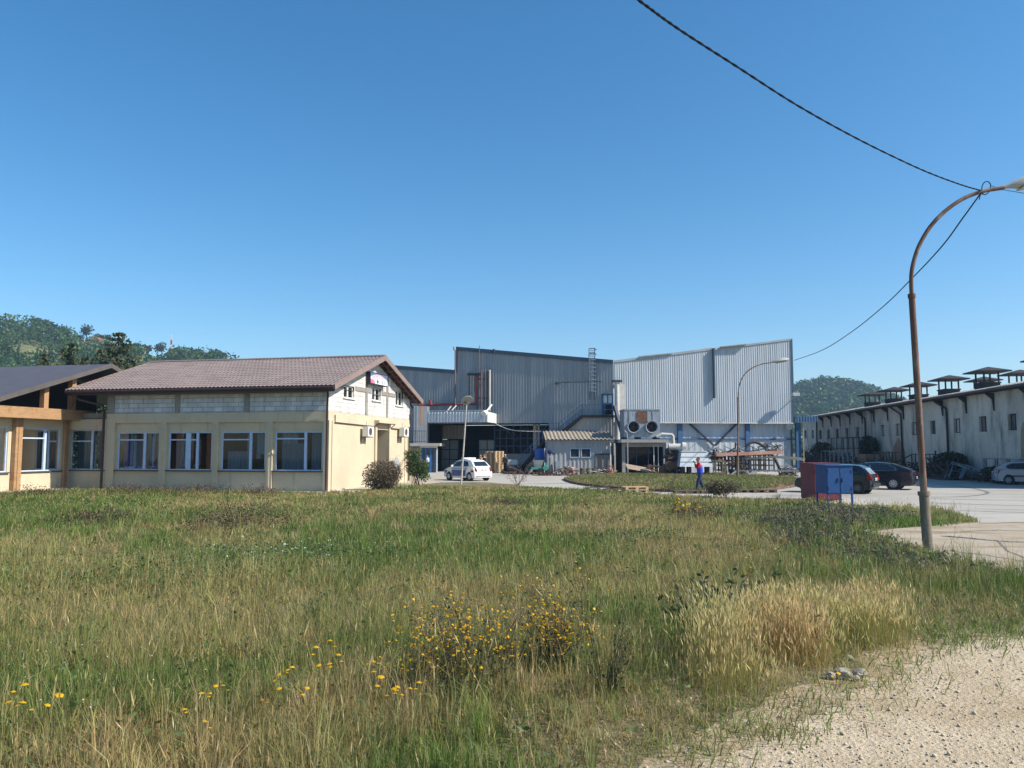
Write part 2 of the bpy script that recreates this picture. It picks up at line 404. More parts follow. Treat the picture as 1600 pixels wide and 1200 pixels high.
FIELD_PX = [(-500, 1300), (-500, 790), (0, 771), (85, 766), (165, 764), (511, 770), (560, 769), (640, 760), (690, 754), (760, 753.5), (860, 763),
            (1000, 771), (1100, 777), (1230, 782), (1330, 789), (1480, 799), (1530, 816), (1400, 826), (1355, 832), (1390, 842), (1480, 872), (1600, 905), (1800, 950),
            (1800, 985), (1600, 980), (1500, 985), (1435, 995), (1340, 1050), (1185, 1108), (1075, 1152), (1000, 1200), (930, 1300)]
FIELD = ground_poly(FIELD_PX)
FIELD[0] = (-12.5, 3.6); FIELD[-1] = (.32, 3.6)
def ragged(pts, amp, step, seed):
    R = random.Random(seed); out = []
    for (x0, y0), (x1, y1) in zip(pts[:-1], pts[1:]):
        L = math.hypot(x1 - x0, y1 - y0); k = max(1, int(L / step)); nx, ny = -(y1 - y0) / L, (x1 - x0) / L
        for i in range(k): t = i / k; o = (R.random() - .5) * 2 * amp * (0 if i == 0 else 1); out.append((x0 + (x1 - x0) * t + nx * o, y0 + (y1 - y0) * t + ny * o))
    return out + [pts[-1]]
NTRK = 9
TRK = ragged(ragged(FIELD[-NTRK:], .22, .55, 3), .07, .14, 4)
F_HEAD = FIELD[:-NTRK]; FIELD = F_HEAD + TRK
sheet('meadow_soil', FIELD, .012, M_soil)
sheet('yard', [(-29, 26), (-29, 90), (-20, 128), (36, 128), (44, 90), (44, 22), (14, 22)], .004, M_yard)
sheet('gravel_road', [(-6, -6), (-6, 3.7), (.0, 3.7)] + TRK[::-1] + [(30, 10.5), (30, -6)], .008, M_gravel)
def shifted(P, d):
    out = []
    for i in range(len(P)):
        a, b = P[max(i - 1, 0)], P[min(i + 1, len(P) - 1)]; L = math.hypot(b[0] - a[0], b[1] - a[1]); out.append((P[i][0] - (b[1] - a[1]) / L * d, P[i][1] + (b[0] - a[0]) / L * d))
    return out
M_verge = mat('trodden_dirt', (.36, .275, .17), (.26, .20, .12), scale=1.6, rough=1, bump=.5, bscale=30, fine=.25, fscale=60, stain=(.46, .38, .26), sscale=3, sth=(.5, .62))
base_ = FIELD_PX[-NTRK:]; bt = ground_poly(base_); bt[-1] = TRK[-1]
for sgn in (1, -1):
    ou = ragged(ragged(shifted(bt, .42 * sgn), .25, .5, 13), .08, .12, 14)
    if sum((p[0] - q[0]) for p, q in zip(shifted(bt, .4 * sgn), bt)) > 0: break
sheet('dirt_verge', TRK + ou[::-1], .0125, M_verge)
ap = [G(1390, 842), G(1355, 832), G(1400, 826), G(1530, 816), G(1700, 815), G(1900, 830)]
sheet('broken_concrete_apron', [(p.x, p.y) for p in ap] + [(30, 14), (30, 10.4), TRK[0], F_HEAD[-1], F_HEAD[-2], F_HEAD[-3]], .006, M_concrete)
sheet('path', ground_poly([(500, 775), (560, 769), (640, 760), (690, 754), (700, 747), (660, 744), (600, 752)]), .016, M_path)
# tar seams, tyre marks, cracks and one wide dark apron band, each lying flat
M_seam = mat('tar_seam_dark_band', (.13, .125, .115), (.2, .19, .175), scale=3, rough=.9)
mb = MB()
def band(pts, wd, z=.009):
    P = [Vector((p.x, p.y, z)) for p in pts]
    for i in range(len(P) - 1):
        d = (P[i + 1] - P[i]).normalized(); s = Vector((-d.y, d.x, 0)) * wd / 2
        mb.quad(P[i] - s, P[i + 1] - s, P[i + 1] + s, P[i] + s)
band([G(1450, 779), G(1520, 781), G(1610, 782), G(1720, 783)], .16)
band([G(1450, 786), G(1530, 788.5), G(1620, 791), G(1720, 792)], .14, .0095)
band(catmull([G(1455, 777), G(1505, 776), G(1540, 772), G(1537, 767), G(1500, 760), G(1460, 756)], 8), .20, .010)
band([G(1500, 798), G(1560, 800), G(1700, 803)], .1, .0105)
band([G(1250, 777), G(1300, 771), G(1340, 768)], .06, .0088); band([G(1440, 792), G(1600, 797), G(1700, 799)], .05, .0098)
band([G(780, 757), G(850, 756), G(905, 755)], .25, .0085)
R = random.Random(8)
def crack_band(pts, wd, z):
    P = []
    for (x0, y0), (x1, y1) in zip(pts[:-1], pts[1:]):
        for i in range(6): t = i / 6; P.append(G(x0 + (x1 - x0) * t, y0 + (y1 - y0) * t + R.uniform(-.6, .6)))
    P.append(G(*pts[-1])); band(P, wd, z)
crack_band([(1475, 838), (1520, 842), (1560, 846), (1640, 850)], .22, .0105); crack_band([(1500, 831), (1560, 829), (1660, 832)], .07, .0107); crack_band([(1530, 818), (1600, 817), (1700, 819)], .10, .0109); crack_band([(1480, 861), (1540, 868), (1620, 880)], .05, .0111); crack_band([(1560, 847), (1575, 862), (1600, 872)], .05, .0113)  # a wide dark uneven band across the apron, then thinner cracks
tag(mb.build('pavement_seams_bands', M_seam), kind='structure')

# ------------------------------------------------------------------ grass island with its kerb
ISL_PX = [(884, 750), (900, 756), (930, 760.5), (1000, 767), (1090, 769.5), (1180, 768), (1240, 761), (1262, 755), (1240, 749), (1150, 743), (1000, 742), (920, 744.5), (893, 747)]
def smooth_loop(P, k=5):
    n = len(P); out = []
    for i in range(n):
        p0, p1, p2, p3 = P[i - 1], P[i], P[(i + 1) % n], P[(i + 2) % n]
        for j in range(k):
            t = j / k
            out.append(tuple(.5 * ((2 * p1[c]) + (-p0[c] + p2[c]) * t + (2 * p0[c] - 5 * p1[c] + 4 * p2[c] - p3[c]) * t * t + (-p0[c] + 3 * p1[c] - 3 * p2[c] + p3[c]) * t ** 3) for c in (0, 1)))
    return out
ISLAND = smooth_loop(ground_poly(ISL_PX))
sheet('island_soil', ISLAND, .13, M_soil)
M_kerb = mat('stained_kerb', (.16, .10, .075), (.10, .065, .05), scale=2.5, rough=.9, bump=.4, bscale=14, stain=(.30, .26, .2), sscale=3)
cx, cy = sum(p[0] for p in ISLAND) / len(ISLAND), sum(p[1] for p in ISLAND) / len(ISLAND)
mb = MB(); n = len(ISLAND)
for i in range(n):
    a = Vector((*ISLAND[i], 0)); b = Vector((*ISLAND[(i + 1) % n], 0)); d = b - a
    if d.length < .05: continue
    k = max(1, int(d.length / .9))
    for j in range(k):
        p = a + d * (j / k); q = a + d * ((j + .97) / k); o = Vector((-d.y, d.x, 0)).normalized()
        if o.dot(Vector((cx, cy, 0)) - p) > 0: o = -o
        hh = .15 + random.uniform(-.015, .015)
        mb.par(p - o * .02 + Vector((0, 0, .0)), q - p, o * .16, (0, 0, hh))
tag(mb.build('kerb', M_kerb), kind='structure')

# ------------------------------------------------------------------ hills
def hill(name, ridge, R, foot, m, back=260, z0=-.5):
    """terrain whose skyline passes through the given pixels at distance R (metres); foot: distance where the slope starts"""
    xs = [p[0] for p in ridge]; N = 70; cols = []
    for i in range(N + 1):
        x = xs[0] + (xs[-1] - xs[0]) * i / N; y = float(np.interp(x, xs, [p[1] for p in ridge])); top = AT(x, y, R)
        c = []
        for k in range(25):
            t = k / 24; Y = foot + (R - foot) * t; sm = t * t * (3 - 2 * t) * .55 + t * .45
            c.append((top.x / R * Y, Y, z0 + (top.z - z0) * sm))
        for k in range(1, 9):
            t = k / 8; Y = R + back * t; c.append((top.x / R * Y, Y, top.z - (top.z - z0) * t * t))
        cols.append(c)
    cols = np.array(cols); n1, n2 = cols.shape[:2]
    nz = (fbm(cols[..., 0].ravel(), cols[..., 1].ravel(), 55, 5).reshape(n1, n2) - .5)
    ww = np.zeros(n2); ww[1:24] = np.sin(np.linspace(0, np.pi, 23)); cols[..., 2] += nz * ww[None, :] * 9
    mb = MB(); mb.add(cols.reshape(-1, 3).tolist(), [(i * n2 + k, (i + 1) * n2 + k, (i + 1) * n2 + k + 1, i * n2 + k + 1) for i in range(n1 - 1) for k in range(n2 - 1)])
    o = mb.build(name, m, smooth=True, angle=180); tag(o, kind='structure')
    return cols
M_hill = mat('hill_grass', (.10, .14, .045), (.20, .19, .09), scale=.02, rough=1, fine=.25, fscale=.3)
M_hillr = mat('hill_forest_floor', (.045, .065, .028), (.07, .09, .035), scale=.03, rough=1, fine=.25, fscale=.3)
RIDGE_L = [(-330, 490), (-120, 500), (0, 515), (30, 516), (60, 522), (100, 532), (140, 540), (180, 547), (220, 554), (260, 560), (300, 566), (345, 572), (400, 590), (520, 620), (640, 640), (760, 690), (860, 701)]
HL = hill('hill', RIDGE_L, 520, 190, M_hill)
RIDGE_R = [(1020, 700), (1110, 668), (1180, 640), (1215, 622), (1240, 612), (1262, 603), (1290, 599), (1320, 602), (1350, 609), (1375, 618), (1400, 629), (1430, 641), (1480, 655), (1560, 668), (1700, 690), (1800, 701)]
HR = hill('wooded_hill', RIDGE_R, 720, 430, M_hillr, back=300)
def hz(H, i, k, u, v):
    a = H[i, k] * (1 - u) * (1 - v) + H[i + 1, k] * u * (1 - v) + H[i, k + 1] * (1 - u) * v + H[i + 1, k + 1] * u * v
    return a
def to_px(P):
    d = P - np.array(CAM); f = np.array(FW); u = np.array(UP)
    zc = d @ f; return 800 + F * d[:, 0] / zc, 600 - F * (d @ u) / zc
def crowns(P, Rr, per, leaf, C, flat=.85, seed=0):
    """leaf clumps on the upper shell of many crowns: P centres, Rr radii, C colour per crown"""
    R = np.random.default_rng(seed); k = len(P)
    d = R.normal(size=(k, per, 3)); d[..., 2] = np.abs(d[..., 2]) * 1.0 - .35; d /= np.linalg.norm(d, axis=2)[..., None]
    # three or four lobes per crown give an uneven outline
    lob = R.normal(size=(k, 5, 3)); lob[..., 2] = np.abs(lob[..., 2]); lob /= np.linalg.norm(lob, axis=2)[..., None]
    bump = (np.clip(np.einsum('kpc,klc->kpl', d, lob), 0, 1) ** 4).max(2)
    r = (.62 + .42 * bump) * R.uniform(.82, 1.05, (k, per))
    Q = P[:, None, :] + d * r[..., None] * Rr[:, None, None] * np.array([1, 1, flat])
    Cc = C[:, None, :] * R.uniform(.75, 1.3, (k, per, 1)) * (1 + .12 * R.normal(size=(k, per, 3)))
    return Q.reshape(-1, 3), Cc.reshape(-1, 3), np.repeat(Rr * leaf, per)
def sample_hill(H, n, kmax=24, seed=0):
    R = np.random.default_rng(seed); out = []
    for _ in range(n):
        i = R.integers(0, H.shape[0] - 1); k = R.integers(0, kmax - 1); out.append(hz(H, i, k, R.random(), R.random()))
    return np.array(out)
GREENS = np.array([(.036, .085, .018), (.056, .115, .024), (.026, .066, .02), (.075, .12, .028), (.042, .08, .018)])
# the wood on the left hill, with its open grassy slopes left free
P = sample_hill(HL, 5200, 25, 3); px, py = to_px(P)
keep = (px > -320) & (px < 620) & (py < 640)
clear = ((px - 52) / 52) ** 2 + ((py - 557) / 8) ** 2 < 1
clear |= ((px - 240) / 26) ** 2 + ((py - 558 + (240 - px) * .25) / 10) ** 2 < 1
clear |= ((px - 215) / 12) ** 2 + ((py - 570) / 5) ** 2 < 1
clear |= ((px - 140) / 26) ** 2 + ((py - 540) / 8) ** 2 < 1
clear |= (P[:, 1] > 465) & (px > 104) & (rng.random(len(P)) < .85)
thin = fbm(P[:, 0], P[:, 1], 60, 9) < .36
thin &= px > 150
P = P[keep & ~clear & ~thin]; k = len(P); Rr = rng.gamma(6, .62, k).clip(2.2, 7); P[:, 2] += Rr * .75
Q, Cc, S = crowns(P, Rr, 64, .27, GREENS[rng.integers(0, 5, k)] * rng.uniform(.75, 1.6, (k, 1)), seed=4)
ms = Mass(); ms.leaves(Q, S, Cc, flat=.3); tag(ms.build('hillside_wood', LEAF), kind='stuff')
P = sample_hill(HR, 3000, 26, 6); px, py = to_px(P); P = P[(px > 1180) & (px < 1560)]
k = len(P); Rr = rng.uniform(4.5, 8.0, k); P[:, 2] += Rr * .3
Q, Cc, S = crowns(P, Rr, 60, .34, GREENS[rng.integers(0, 5, k)] * rng.uniform(.75, 1.3, (k, 1)), seed=8)
ms = Mass(); ms.leaves(Q, S, Cc, flat=.3); tag(ms.build('forest', LEAF), kind='stuff')
# the air
hm, hnt, hb = _nt('haze_air'); hnt.nodes.remove(hb)
pv = hnt.nodes.new('ShaderNodeVolumePrincipled'); pv.inputs['Color'].default_value = (.48, .70, 1.0, 1); pv.inputs['Density'].default_value = HAZE
pv.inputs['Anisotropy'].default_value = .2
hnt.links.new(pv.outputs[0], hnt.nodes['Material Output'].inputs['Volume'])
mb = MB(); mb.box(-1260, 1260, -70, 1510, -2, 135); tag(mb.build('haze', hm), kind='stuff')
# ------------------------------------------------------------------ brown-roofed annex and the wing beside it
VG = Vector((.215, .977, 0)).normalized()           # along the gable wall, away from the camera
UL = Vector((-VG.y, VG.x, 0))                        # along the long front, to the left
C0 = G(511, 768.0)
WF = Wall((C0.x, C0.y), (UL.x, UL.y), (-VG.x, -VG.y))          # front: s runs left
WG = Wall((C0.x, C0.y), (VG.x, VG.y), (-UL.x, -UL.y))          # gable: s runs away
LF = WF.S(165); DG = WG.S(640)
M_plaster = mat('ochre_plaster', (.58, .49, .35), (.51, .43, .305), scale=.7, rough=.92, bump=.12, bscale=50, fine=.07, stain=(.29, .235, .155), sscale=.9, sstretch=(2.4, 2.4, .3), sth=(.57, .82))
M_block_f = blockmat('white_blocks_front', UL, (.62, .64, .66), (.54, .56, .59), (.25, .25, .25), stain=(.40, .40, .39), mortar=.014, bw=.62, bh=.25)
M_block_g = blockmat('white_blocks_gable', VG, (.72, .70, .66), (.64, .62, .585), (.36, .34, .32), stain=(.45, .41, .37), mortar=.012, bw=.62, bh=.25)
M_conc = mat('grey_concrete', (.30, .28, .25), (.22, .205, .185), scale=1.5, rough=.95, bump=.25, stain=(.15, .14, .125), sstretch=(2, 2, .4))
M_tile = mat('brown_metal_tile', (.29, .222, .195), (.225, .172, .152), scale=.8, rough=.42, spec=.5, stain=(.13, .085, .075), sscale=2.5, sth=(.58, .72), fine=.12, fscale=9)
M_trim = mat('brown_sheet_trim', (.27, .195, .17), (.22, .155, .135), scale=2, rough=.5, spec=.4)
M_dark = mat('dark_timber', (.045, .035, .03), (.03, .024, .02), scale=4, rough=.9)
M_raft = mat('reddish_timber', (.17, .085, .06), (.11, .06, .045), scale=4, stretch=(1, 1, 1), rough=.85)
M_pipe = mat('brown_pipe', (.06, .038, .032), (.045, .03, .026), scale=4, rough=.45)
M_frame = mat('skylight_blue_frame', (.50, .62, .80), (.42, .54, .72), scale=3, rough=.5)  # whitish frames, the blue of the skylight put into their colour
M_sill = mat('dark_sill', (.06, .055, .06), (.09, .08, .08), scale=4, rough=.6)
M_glass = glassmat('window_glass', (.42, .56, .68), 1.42)
M_room = mat('room_interior', (.045, .05, .055), (.035, .038, .04), rough=.95)
M_curt = mat('grey_curtain', (.42, .43, .40), (.28, .29, .28), scale=9, stretch=(3, 3, .1), rough=.95)
M_curtb = mat('pale_curtain', (.60, .60, .55), (.42, .43, .40), scale=9, stretch=(3, 3, .1), rough=.95)
M_blue = mat('blue_cloth', (.03, .10, .40), (.03, .08, .30), rough=.9)
M_white = mat('white_plastic', (.72, .71, .67), (.64, .63, .59), scale=2, rough=.5)
M_black = mat('black_plastic', (.02, .02, .022), (.03, .03, .03), rough=.6)

bb = thing('annex_building', 'long ochre annex with white block upper walls and a brown tiled gable roof', 'building', C0)
zt = WF.Z(505, 643); zr = WF.Z(505, 658.5); ze = 5.35
ZH = WF.Z(430, 674.5); ZS = WF.Z(430, 735.5)
bays = [((178, 248), (181.5, 246.5)), ((258.5, 331), (261.5, 328.5)), ((340, 415), (344, 412.5)), ((425, 505), (428, 502))]
BAY = [((WF.S(b), WF.S(a)), (WF.S(d), WF.S(c))) for (a, b), (c, d) in bays]
mb = MB()
WF.holes(mb, 0, LF, -.1, zt, [(b[0], b[1], -.1, zr) for b, _ in BAY], 0, .14)
for b, wn in BAY:
    WF.holes(mb, b[0], b[1], -.1, zr, [(wn[0], wn[1], ZS, ZH)], -.14, .12)
# narrow groove between each pilaster pair
for xa, xb in ((252.5, 254.5), (334, 336), (418, 421)):
    a, b = sorted((WF.S(xa), WF.S(xb))); WF.box(mb, a, b, 0, zr - .08, .002, .03)
DOOR = (WG.S(587), WG.S(606), 0, WG.Z(597, 671.5))
WG.holes(mb, 0, DG, -.1, zt, [DOOR], 0, 1.2)
a, b, c, e = DOOR
mb.quad(WG.P(a, 0, -1.2), WG.P(b, 0, -1.2), WG.P(b, e, -1.2), WG.P(a, e, -1.2))
# raised edge strips and the thin string course of the gable
for s0, s1 in ((.0, .16), (.42, .58), (DG - 1.02, DG - .9), (DG - .42, DG - .3)): WG.box(mb, s0, s1, 0, zt - .45, .003, .05)
WG.box(mb, a - .28, a, 0, e + .35, .004, .10); WG.box(mb, b, b + .22, 0, e + .35, .004, .10); WG.box(mb, a - .28, b + .22, e + .35, e + .55, .004, .32)
# the far and left side walls close the volume
mb.quad(WF.P(LF, -.1), WF.P(LF, -.1, -DG), WF.P(LF, ze, -DG), WF.P(LF, ze))
mb.quad(WG.P(DG, -.1), WG.P(DG, -.1, -LF), WG.P(DG, ze, -LF), WG.P(DG, ze))
mb.build('wall', M_plaster, bb)
# roof geometry
OE, OG, OGL = .75, .65, 2.1     # eave overhang, gable overhangs right and left
zE = 5.50; zR = AT(607, 557, (C0 + VG * DG / 2).y).z - .02
half = DG / 2 + OE; slope = (zR - zE) / half
def roofz(v):  # height of the roof plane at distance v from the front wall plane
    return zE + (v + OE) * slope if v <= DG / 2 else zR - (v - DG / 2) * slope
ztop = lambda v: roofz(v) - .22
# upper block walls
mb = MB(); zb0 = zt + .012
fr_cols = [0.0, WF.S(384), WF.S(275), LF - .001]
WF.holes(mb, .02, LF, zb0, ztop(0), [], -.03)
mb.build('block_wall', M_block_f, bb)
mb = MB()
GW = [((536.5, 553), (603, 622)), ((581, 594.5), (606, 626)), ((618, 629.5), (611, 634))]
gwin = []
for (xa, xb), (ya, yb) in GW:
    gwin.append((WG.S(xa), WG.S(xb), WG.Z((xa + xb) / 2, yb), WG.Z((xa + xb) / 2, ya)))
zg = 5.2
WG.holes(mb, .02, DG, zb0, ztop(0), [(g[0], g[1], g[2], min(g[3], ztop(0))) for g in gwin], -.03, .2)
# triangle above the eaves with the window tops cut in
def gable_upper():
    cuts = sorted({.02, DG, DG / 2} | {g[0] for g in gwin} | {g[1] for g in gwin})
    for i in range(len(cuts) - 1):
        p, q = cuts[i], cuts[i + 1]; base = ztop(0)
        for g in gwin:
            if g[0] <= (p + q) / 2 <= g[1] and g[3] > base: base = g[3]
        mb.quad(WG.P(p, base, -.03), WG.P(q, base, -.03), WG.P(q, max(base, ztop(q)), -.03), WG.P(p, max(base, ztop(p)), -.03))
gable_upper(); mb.build('block_wall', M_block_g, bb)
# concrete ring beam, columns
mb = MB()
for x in (384, 275): s = WF.S(x); mb = MB(); WF.box(mb, s - .16, s + .16, zb0, ztop(0) - .33, -.04, .012); mb.build('concrete_column', M_conc, bb)
mb = MB(); WF.box(mb, LF - .45, LF - .002, zb0, ztop(0) - .33, -.04, .012); mb.build('concrete_column', M_conc, bb); mb = MB(); WF.box(mb, .0, LF, ztop(0) - .32, ztop(0) - .0, -.05, .02); mb.build('ring_beam', M_conc, bb); mb = MB()
for x in (572, 604.5): s = WG.S(x); mb = MB(); WG.box(mb, s - .15, s + .15, zb0, ztop(s) - .15, -.04, .010); mb.build('concrete_column', M_conc, bb)
mb = MB()
zz = WG.Z(575, 607); 
for p_, q_ in ((.6, gwin[0][0] - .12), (gwin[0][1] + .12, gwin[1][0] - .12), (gwin[1][1] + .12, gwin[2][0] - .12), (gwin[2][1] + .12, DG - .6)): WG.box(mb, p_, q_, zz - .24, zz, -.04, .006); mb.build('concrete_band', M_conc, bb); mb = MB()
# roof skin: pressed tiles, real relief
mb = MB(); ns = int((LF + OG + OGL) / .055); nr = 16; rows = []
s_of = lambda i: -OG + (LF + OG + OGL) * i / ns
vv = []
for r in range(nr):
    for k in (0.0, .5, .999): vv.append((r + k) / nr)
V = []
for t in vv:
    fr = (t * nr) % 1.0; lift = .035 * (1 - fr) if fr < .99 else 0
    for i in range(ns + 1):
        s = s_of(i); p = WF.P(s, zE + slope * t * half + lift + .030 * math.sin(2 * math.pi * s / .24), OE - t * half); V.append(p)
m_ = ns + 1
mb.add(V, [(j * m_ + i, j * m_ + i + 1, (j + 1) * m_ + i + 1, (j + 1) * m_ + i) for j in range(len(vv) - 1) for i in range(ns)])
# far slope, plain
mb.quad(WF.P(-OG, zR, -DG / 2), WF.P(LF + OGL, zR, -DG / 2), WF.P(LF + OGL, zE, -DG - OE), WF.P(-OG, zE, -DG - OE))
# ridge cap
mb.tube([WF.P(-OG - .02, zR + .03, -DG / 2), WF.P(LF + OGL, zR + .03, -DG / 2)], .09, 8)
mb.build('roof', M_tile, bb, smooth=True, angle=50)
# soffit boards under the skin, rafters, rake boards
mb = MB(); th = .10
for sgn, (va, vb) in ((0, (-OE, DG / 2)), (1, (DG / 2, DG + OE))):
    za, zb_ = roofz(va), roofz(vb)
    P = [WF.P(-OG, za - .04, -va), WF.P(LF + OGL, za - .04, -va), WF.P(LF + OGL, zb_ - .04, -vb), WF.P(-OG, zb_ - .04, -vb)]
    mb.prism(P, (0, 0, -th))
mb.build('roof_deck', M_dark, bb)
mb = MB()
for k in range(1, 9):                      # purlin ends carrying the gable overhang
    for side in (0, 1):
        v = (-OE + (DG / 2 + OE) * k / 9) if side == 0 else (DG / 2 + (DG / 2 + OE) * k / 9)
        z = roofz(v) - .155; mb.bar(WF.P(-OG + .05, z - .05, -v), WF.P(.3, z - .05, -v), .12, .12)
for v0, v1 in ((-OE, DG / 2), (DG / 2, DG + OE)):
    mb.bar(WF.P(-OG + .30, roofz(v0) - .19, -v0), WF.P(-OG + .30, roofz(v1) - .19, -v1), .07, .12)
mb.build('rafter', M_raft, bb)
for v0, v1 in ((-OE, DG / 2), (DG + OE, DG / 2)):
    mb = MB(); mb.bar(WF.P(-OG - .02, roofz(v0) - .07, -v0), WF.P(-OG - .02, roofz(v1) - .07, -v1), .045, .30)
    mb.build('rake_board', M_trim, bb)
mb = MB(); mb.bar(WF.P(LF + OGL + .02, roofz(-OE) - .05, OE), WF.P(LF + OGL + .02, zR - .05, -DG / 2), .04, .2); mb.build('rake_board', M_trim, bb)
# eaves: gutter and fascia
mb = MB(); WF.box(mb, -OG, LF + OGL, zE - .30, zE - .155, OE - .10, OE - .06); mb.build('fascia', M_pipe, bb)
g_ = MB(); ga, gb = WF.P(-OG, zE - .10, OE + .05), WF.P(LF + OGL, zE - .10, OE + .05); g_.tube([ga, gb], .075, 8); gut = g_.build('gutter', M_pipe, bb, smooth=True)
def downpipe(pts, r=.055):
    mb = MB(); mb.tube(pts, r, 8); return mb.build('downpipe', M_pipe, bb, smooth=True)
downpipe([WF.P(-.25, zE - .12, OE), WF.P(-.2, zE - .45, OE * .7), WF.P(.02, zE - .95, .12), WF.P(.03, zE - 1.3, .09), WF.P(.03, .05, .09)])
downpipe([WF.P(LF + 1.6, zE - .15, OE), WF.P(LF + 1.5, zE - .5, .45), WF.P(LF + .2, zE - .85, .12), WF.P(LF + .12, zE - 1.2, .09), WF.P(LF + .12, .05, .09)], .07)
downpipe([WG.P(DG + .55, zE - .15, -.2), WG.P(DG + .3, zE - .5, .1), WG.P(DG - .05, zE - .9, .1), WG.P(DG - .05, zE - 1.5, .08)])
downpipe([WG.P(DG - .35, zt - .5, .09), WG.P(DG - .35, .1, .09)], .045)
mb = MB(); mb.tube([WG.P(.7, zt - .15, .06), WG.P(.7, zt - .55, .06), WG.P(a - .4, zt - .62, .06), WG.P(a - .35, zt - .42, .35), WG.P(b + .3, zt - .42, .35), WG.P(b + .35, zt - .66, .06), WG.P(DG - .5, zt - .7, .06)], .028, 6)
mb.build('cable_duct', M_pipe, bb)
# windows of the long front
def strip_window(wall, s0, s1, z0, z1, root, d, split=.60, trans=.80, curtain=None, extra=None, fm=None, flip=False, cdepth=.35, tw=.055):
    """whitish frame with skylight blue in its colour, wide casement with a transom light, narrow casement; glass, curtain and sill are sub-parts"""
    fm = fm or M_frame; mb = MB(); L = s1 - s0
    X = lambda t: (s0 + t * L) if flip else (s1 - t * L)
    def bx(t0, t1, za, zb, da=.0, db=.07):
        p, q = sorted((X(t0), X(t1))); wall.box(mb, p, q, za, zb, d + da, d + db)
    e = tw / L
    bx(0, e, z0, z1); bx(1 - e, 1, z0, z1); bx(e, 1 - e, z1 - tw, z1); bx(e, 1 - e, z0, z0 + tw)
    zt_ = z0 + trans * (z1 - z0)
    bx(split - 1.3 * e, split + 1.3 * e, z0 + tw, z1 - tw, .0, .085)
    bx(e, split - 1.3 * e, zt_ - .035, zt_ + .035, .0, .075)
    f = mb.build('window', fm, root)
    g = MB()
    g.quad(wall.P(s0 + .02, z0 + .02, d + .03), wall.P(s1 - .02, z0 + .02, d + .03), wall.P(s1 - .02, z1 - .02, d + .03), wall.P(s0 + .02, z1 - .02, d + .03))
    g.build('pane', M_glass, f)
    if curtain:
        c = MB()
        for (t0, t1, za, zb, m_) in curtain:
            p, q = sorted((X(t0), X(t1))); n = max(4, int((q - p) / .07)); V = []
            for i in range(n + 1):
                ss = p + (q - p) * i / n; off = d - cdepth + .05 * math.sin(i * 1.9) + .02 * math.sin(i * .7)
                V += [wall.P(ss, z0 + za * (z1 - z0), off), wall.P(ss, z0 + zb * (z1 - z0), off)]
            c.cur = m_; c.add(V, [(2 * i, 2 * i + 2, 2 * i + 3, 2 * i + 1) for i in range(n)])
        c.build('curtain', [M_curt, M_curtb, M_blue], f)
    if extra: extra(X, f)
    sl_ = MB(); wall.box(sl_, s0 - .12, s1 + .12, z0 - .07, z0 - .004, d - .02, d + .24); sl_.build('sill', M_sill, f)
    return f
def ex1(X, f):
    mb = MB(); p, q = sorted((X(.18), X(.24))); WF.box(mb, p, q, ZS + .06, ZH - .06, -.62, -.56); WF.box(mb, *sorted((X(.05), X(.58))), ZS + .06, ZS + .2, -.62, -.57)
    mb.build('inner_casement', M_frame, f)
def ex2(X, f):
    mb = MB(); WF.box(mb, *sorted((X(.39), X(.50))), ZS + .05, ZH - .05, -.24, -.16); o = mb.build('white_panel', M_frame, f)
strip_window(WF, *BAY[0][1], ZS, ZH, bb, -.24, .64, .80, [(.04, .16, .02, .98, 2), (.22, .62, .05, .80, 0), (.68, .78, .2, .98, 1), (.80, .98, .0, .98, 0), (.68, .82, .02, .16, 2)], ex1)
strip_window(WF, *BAY[1][1], ZS, ZH, bb, -.24, .66, .80, [(.05, .38, .0, .80, 0), (.52, .62, .1, .8, 0)], ex2)
strip_window(WF, *BAY[2][1], ZS, ZH, bb, -.24, .66, .80, [(.05, .52, .0, .5, 0), (.50, .62, .05, .97, 1), (.70, .96, .42, .98, 1), (.72, .80, .30, .45, 1)])
strip_window(WF, *BAY[3][1], ZS, ZH, bb, -.24, .64, .82, [(.05, .40, .68, .97, 1), (.05, .62, .02, .70, 0), (.70, .98, .0, .98, 0)])
mb = MB()   # rooms behind the windows: floor and partition
mb.quad(WF.P(.3, .4, -3.2), WF.P(LF - .3, .4, -3.2), WF.P(LF - .3, 3.8, -3.2), WF.P(.3, 3.8, -3.2))
mb.quad(WF.P(.3, .45, -.3), WF.P(LF - .3, .45, -.3), WF.P(LF - .3, .45, -3.2), WF.P(.3, .45, -3.2))
mb.quad(WF.P(.3, 3.75, -.3), WF.P(LF - .3, 3.75, -.3), WF.P(LF - .3, 3.75, -3.2), WF.P(.3, 3.75, -3.2))
mb.quad(WF.P(.3, .4, -.3), WF.P(.3, .4, -3.2), WF.P(.3, 3.8, -3.2), WF.P(.3, 3.8, -.3)); mb.quad(WF.P(LF - .3, .4, -.3), WF.P(LF - .3, .4, -3.2), WF.P(LF - .3, 3.8, -3.2), WF.P(LF - .3, 3.8, -.3)); mb.build('room', M_room, bb)
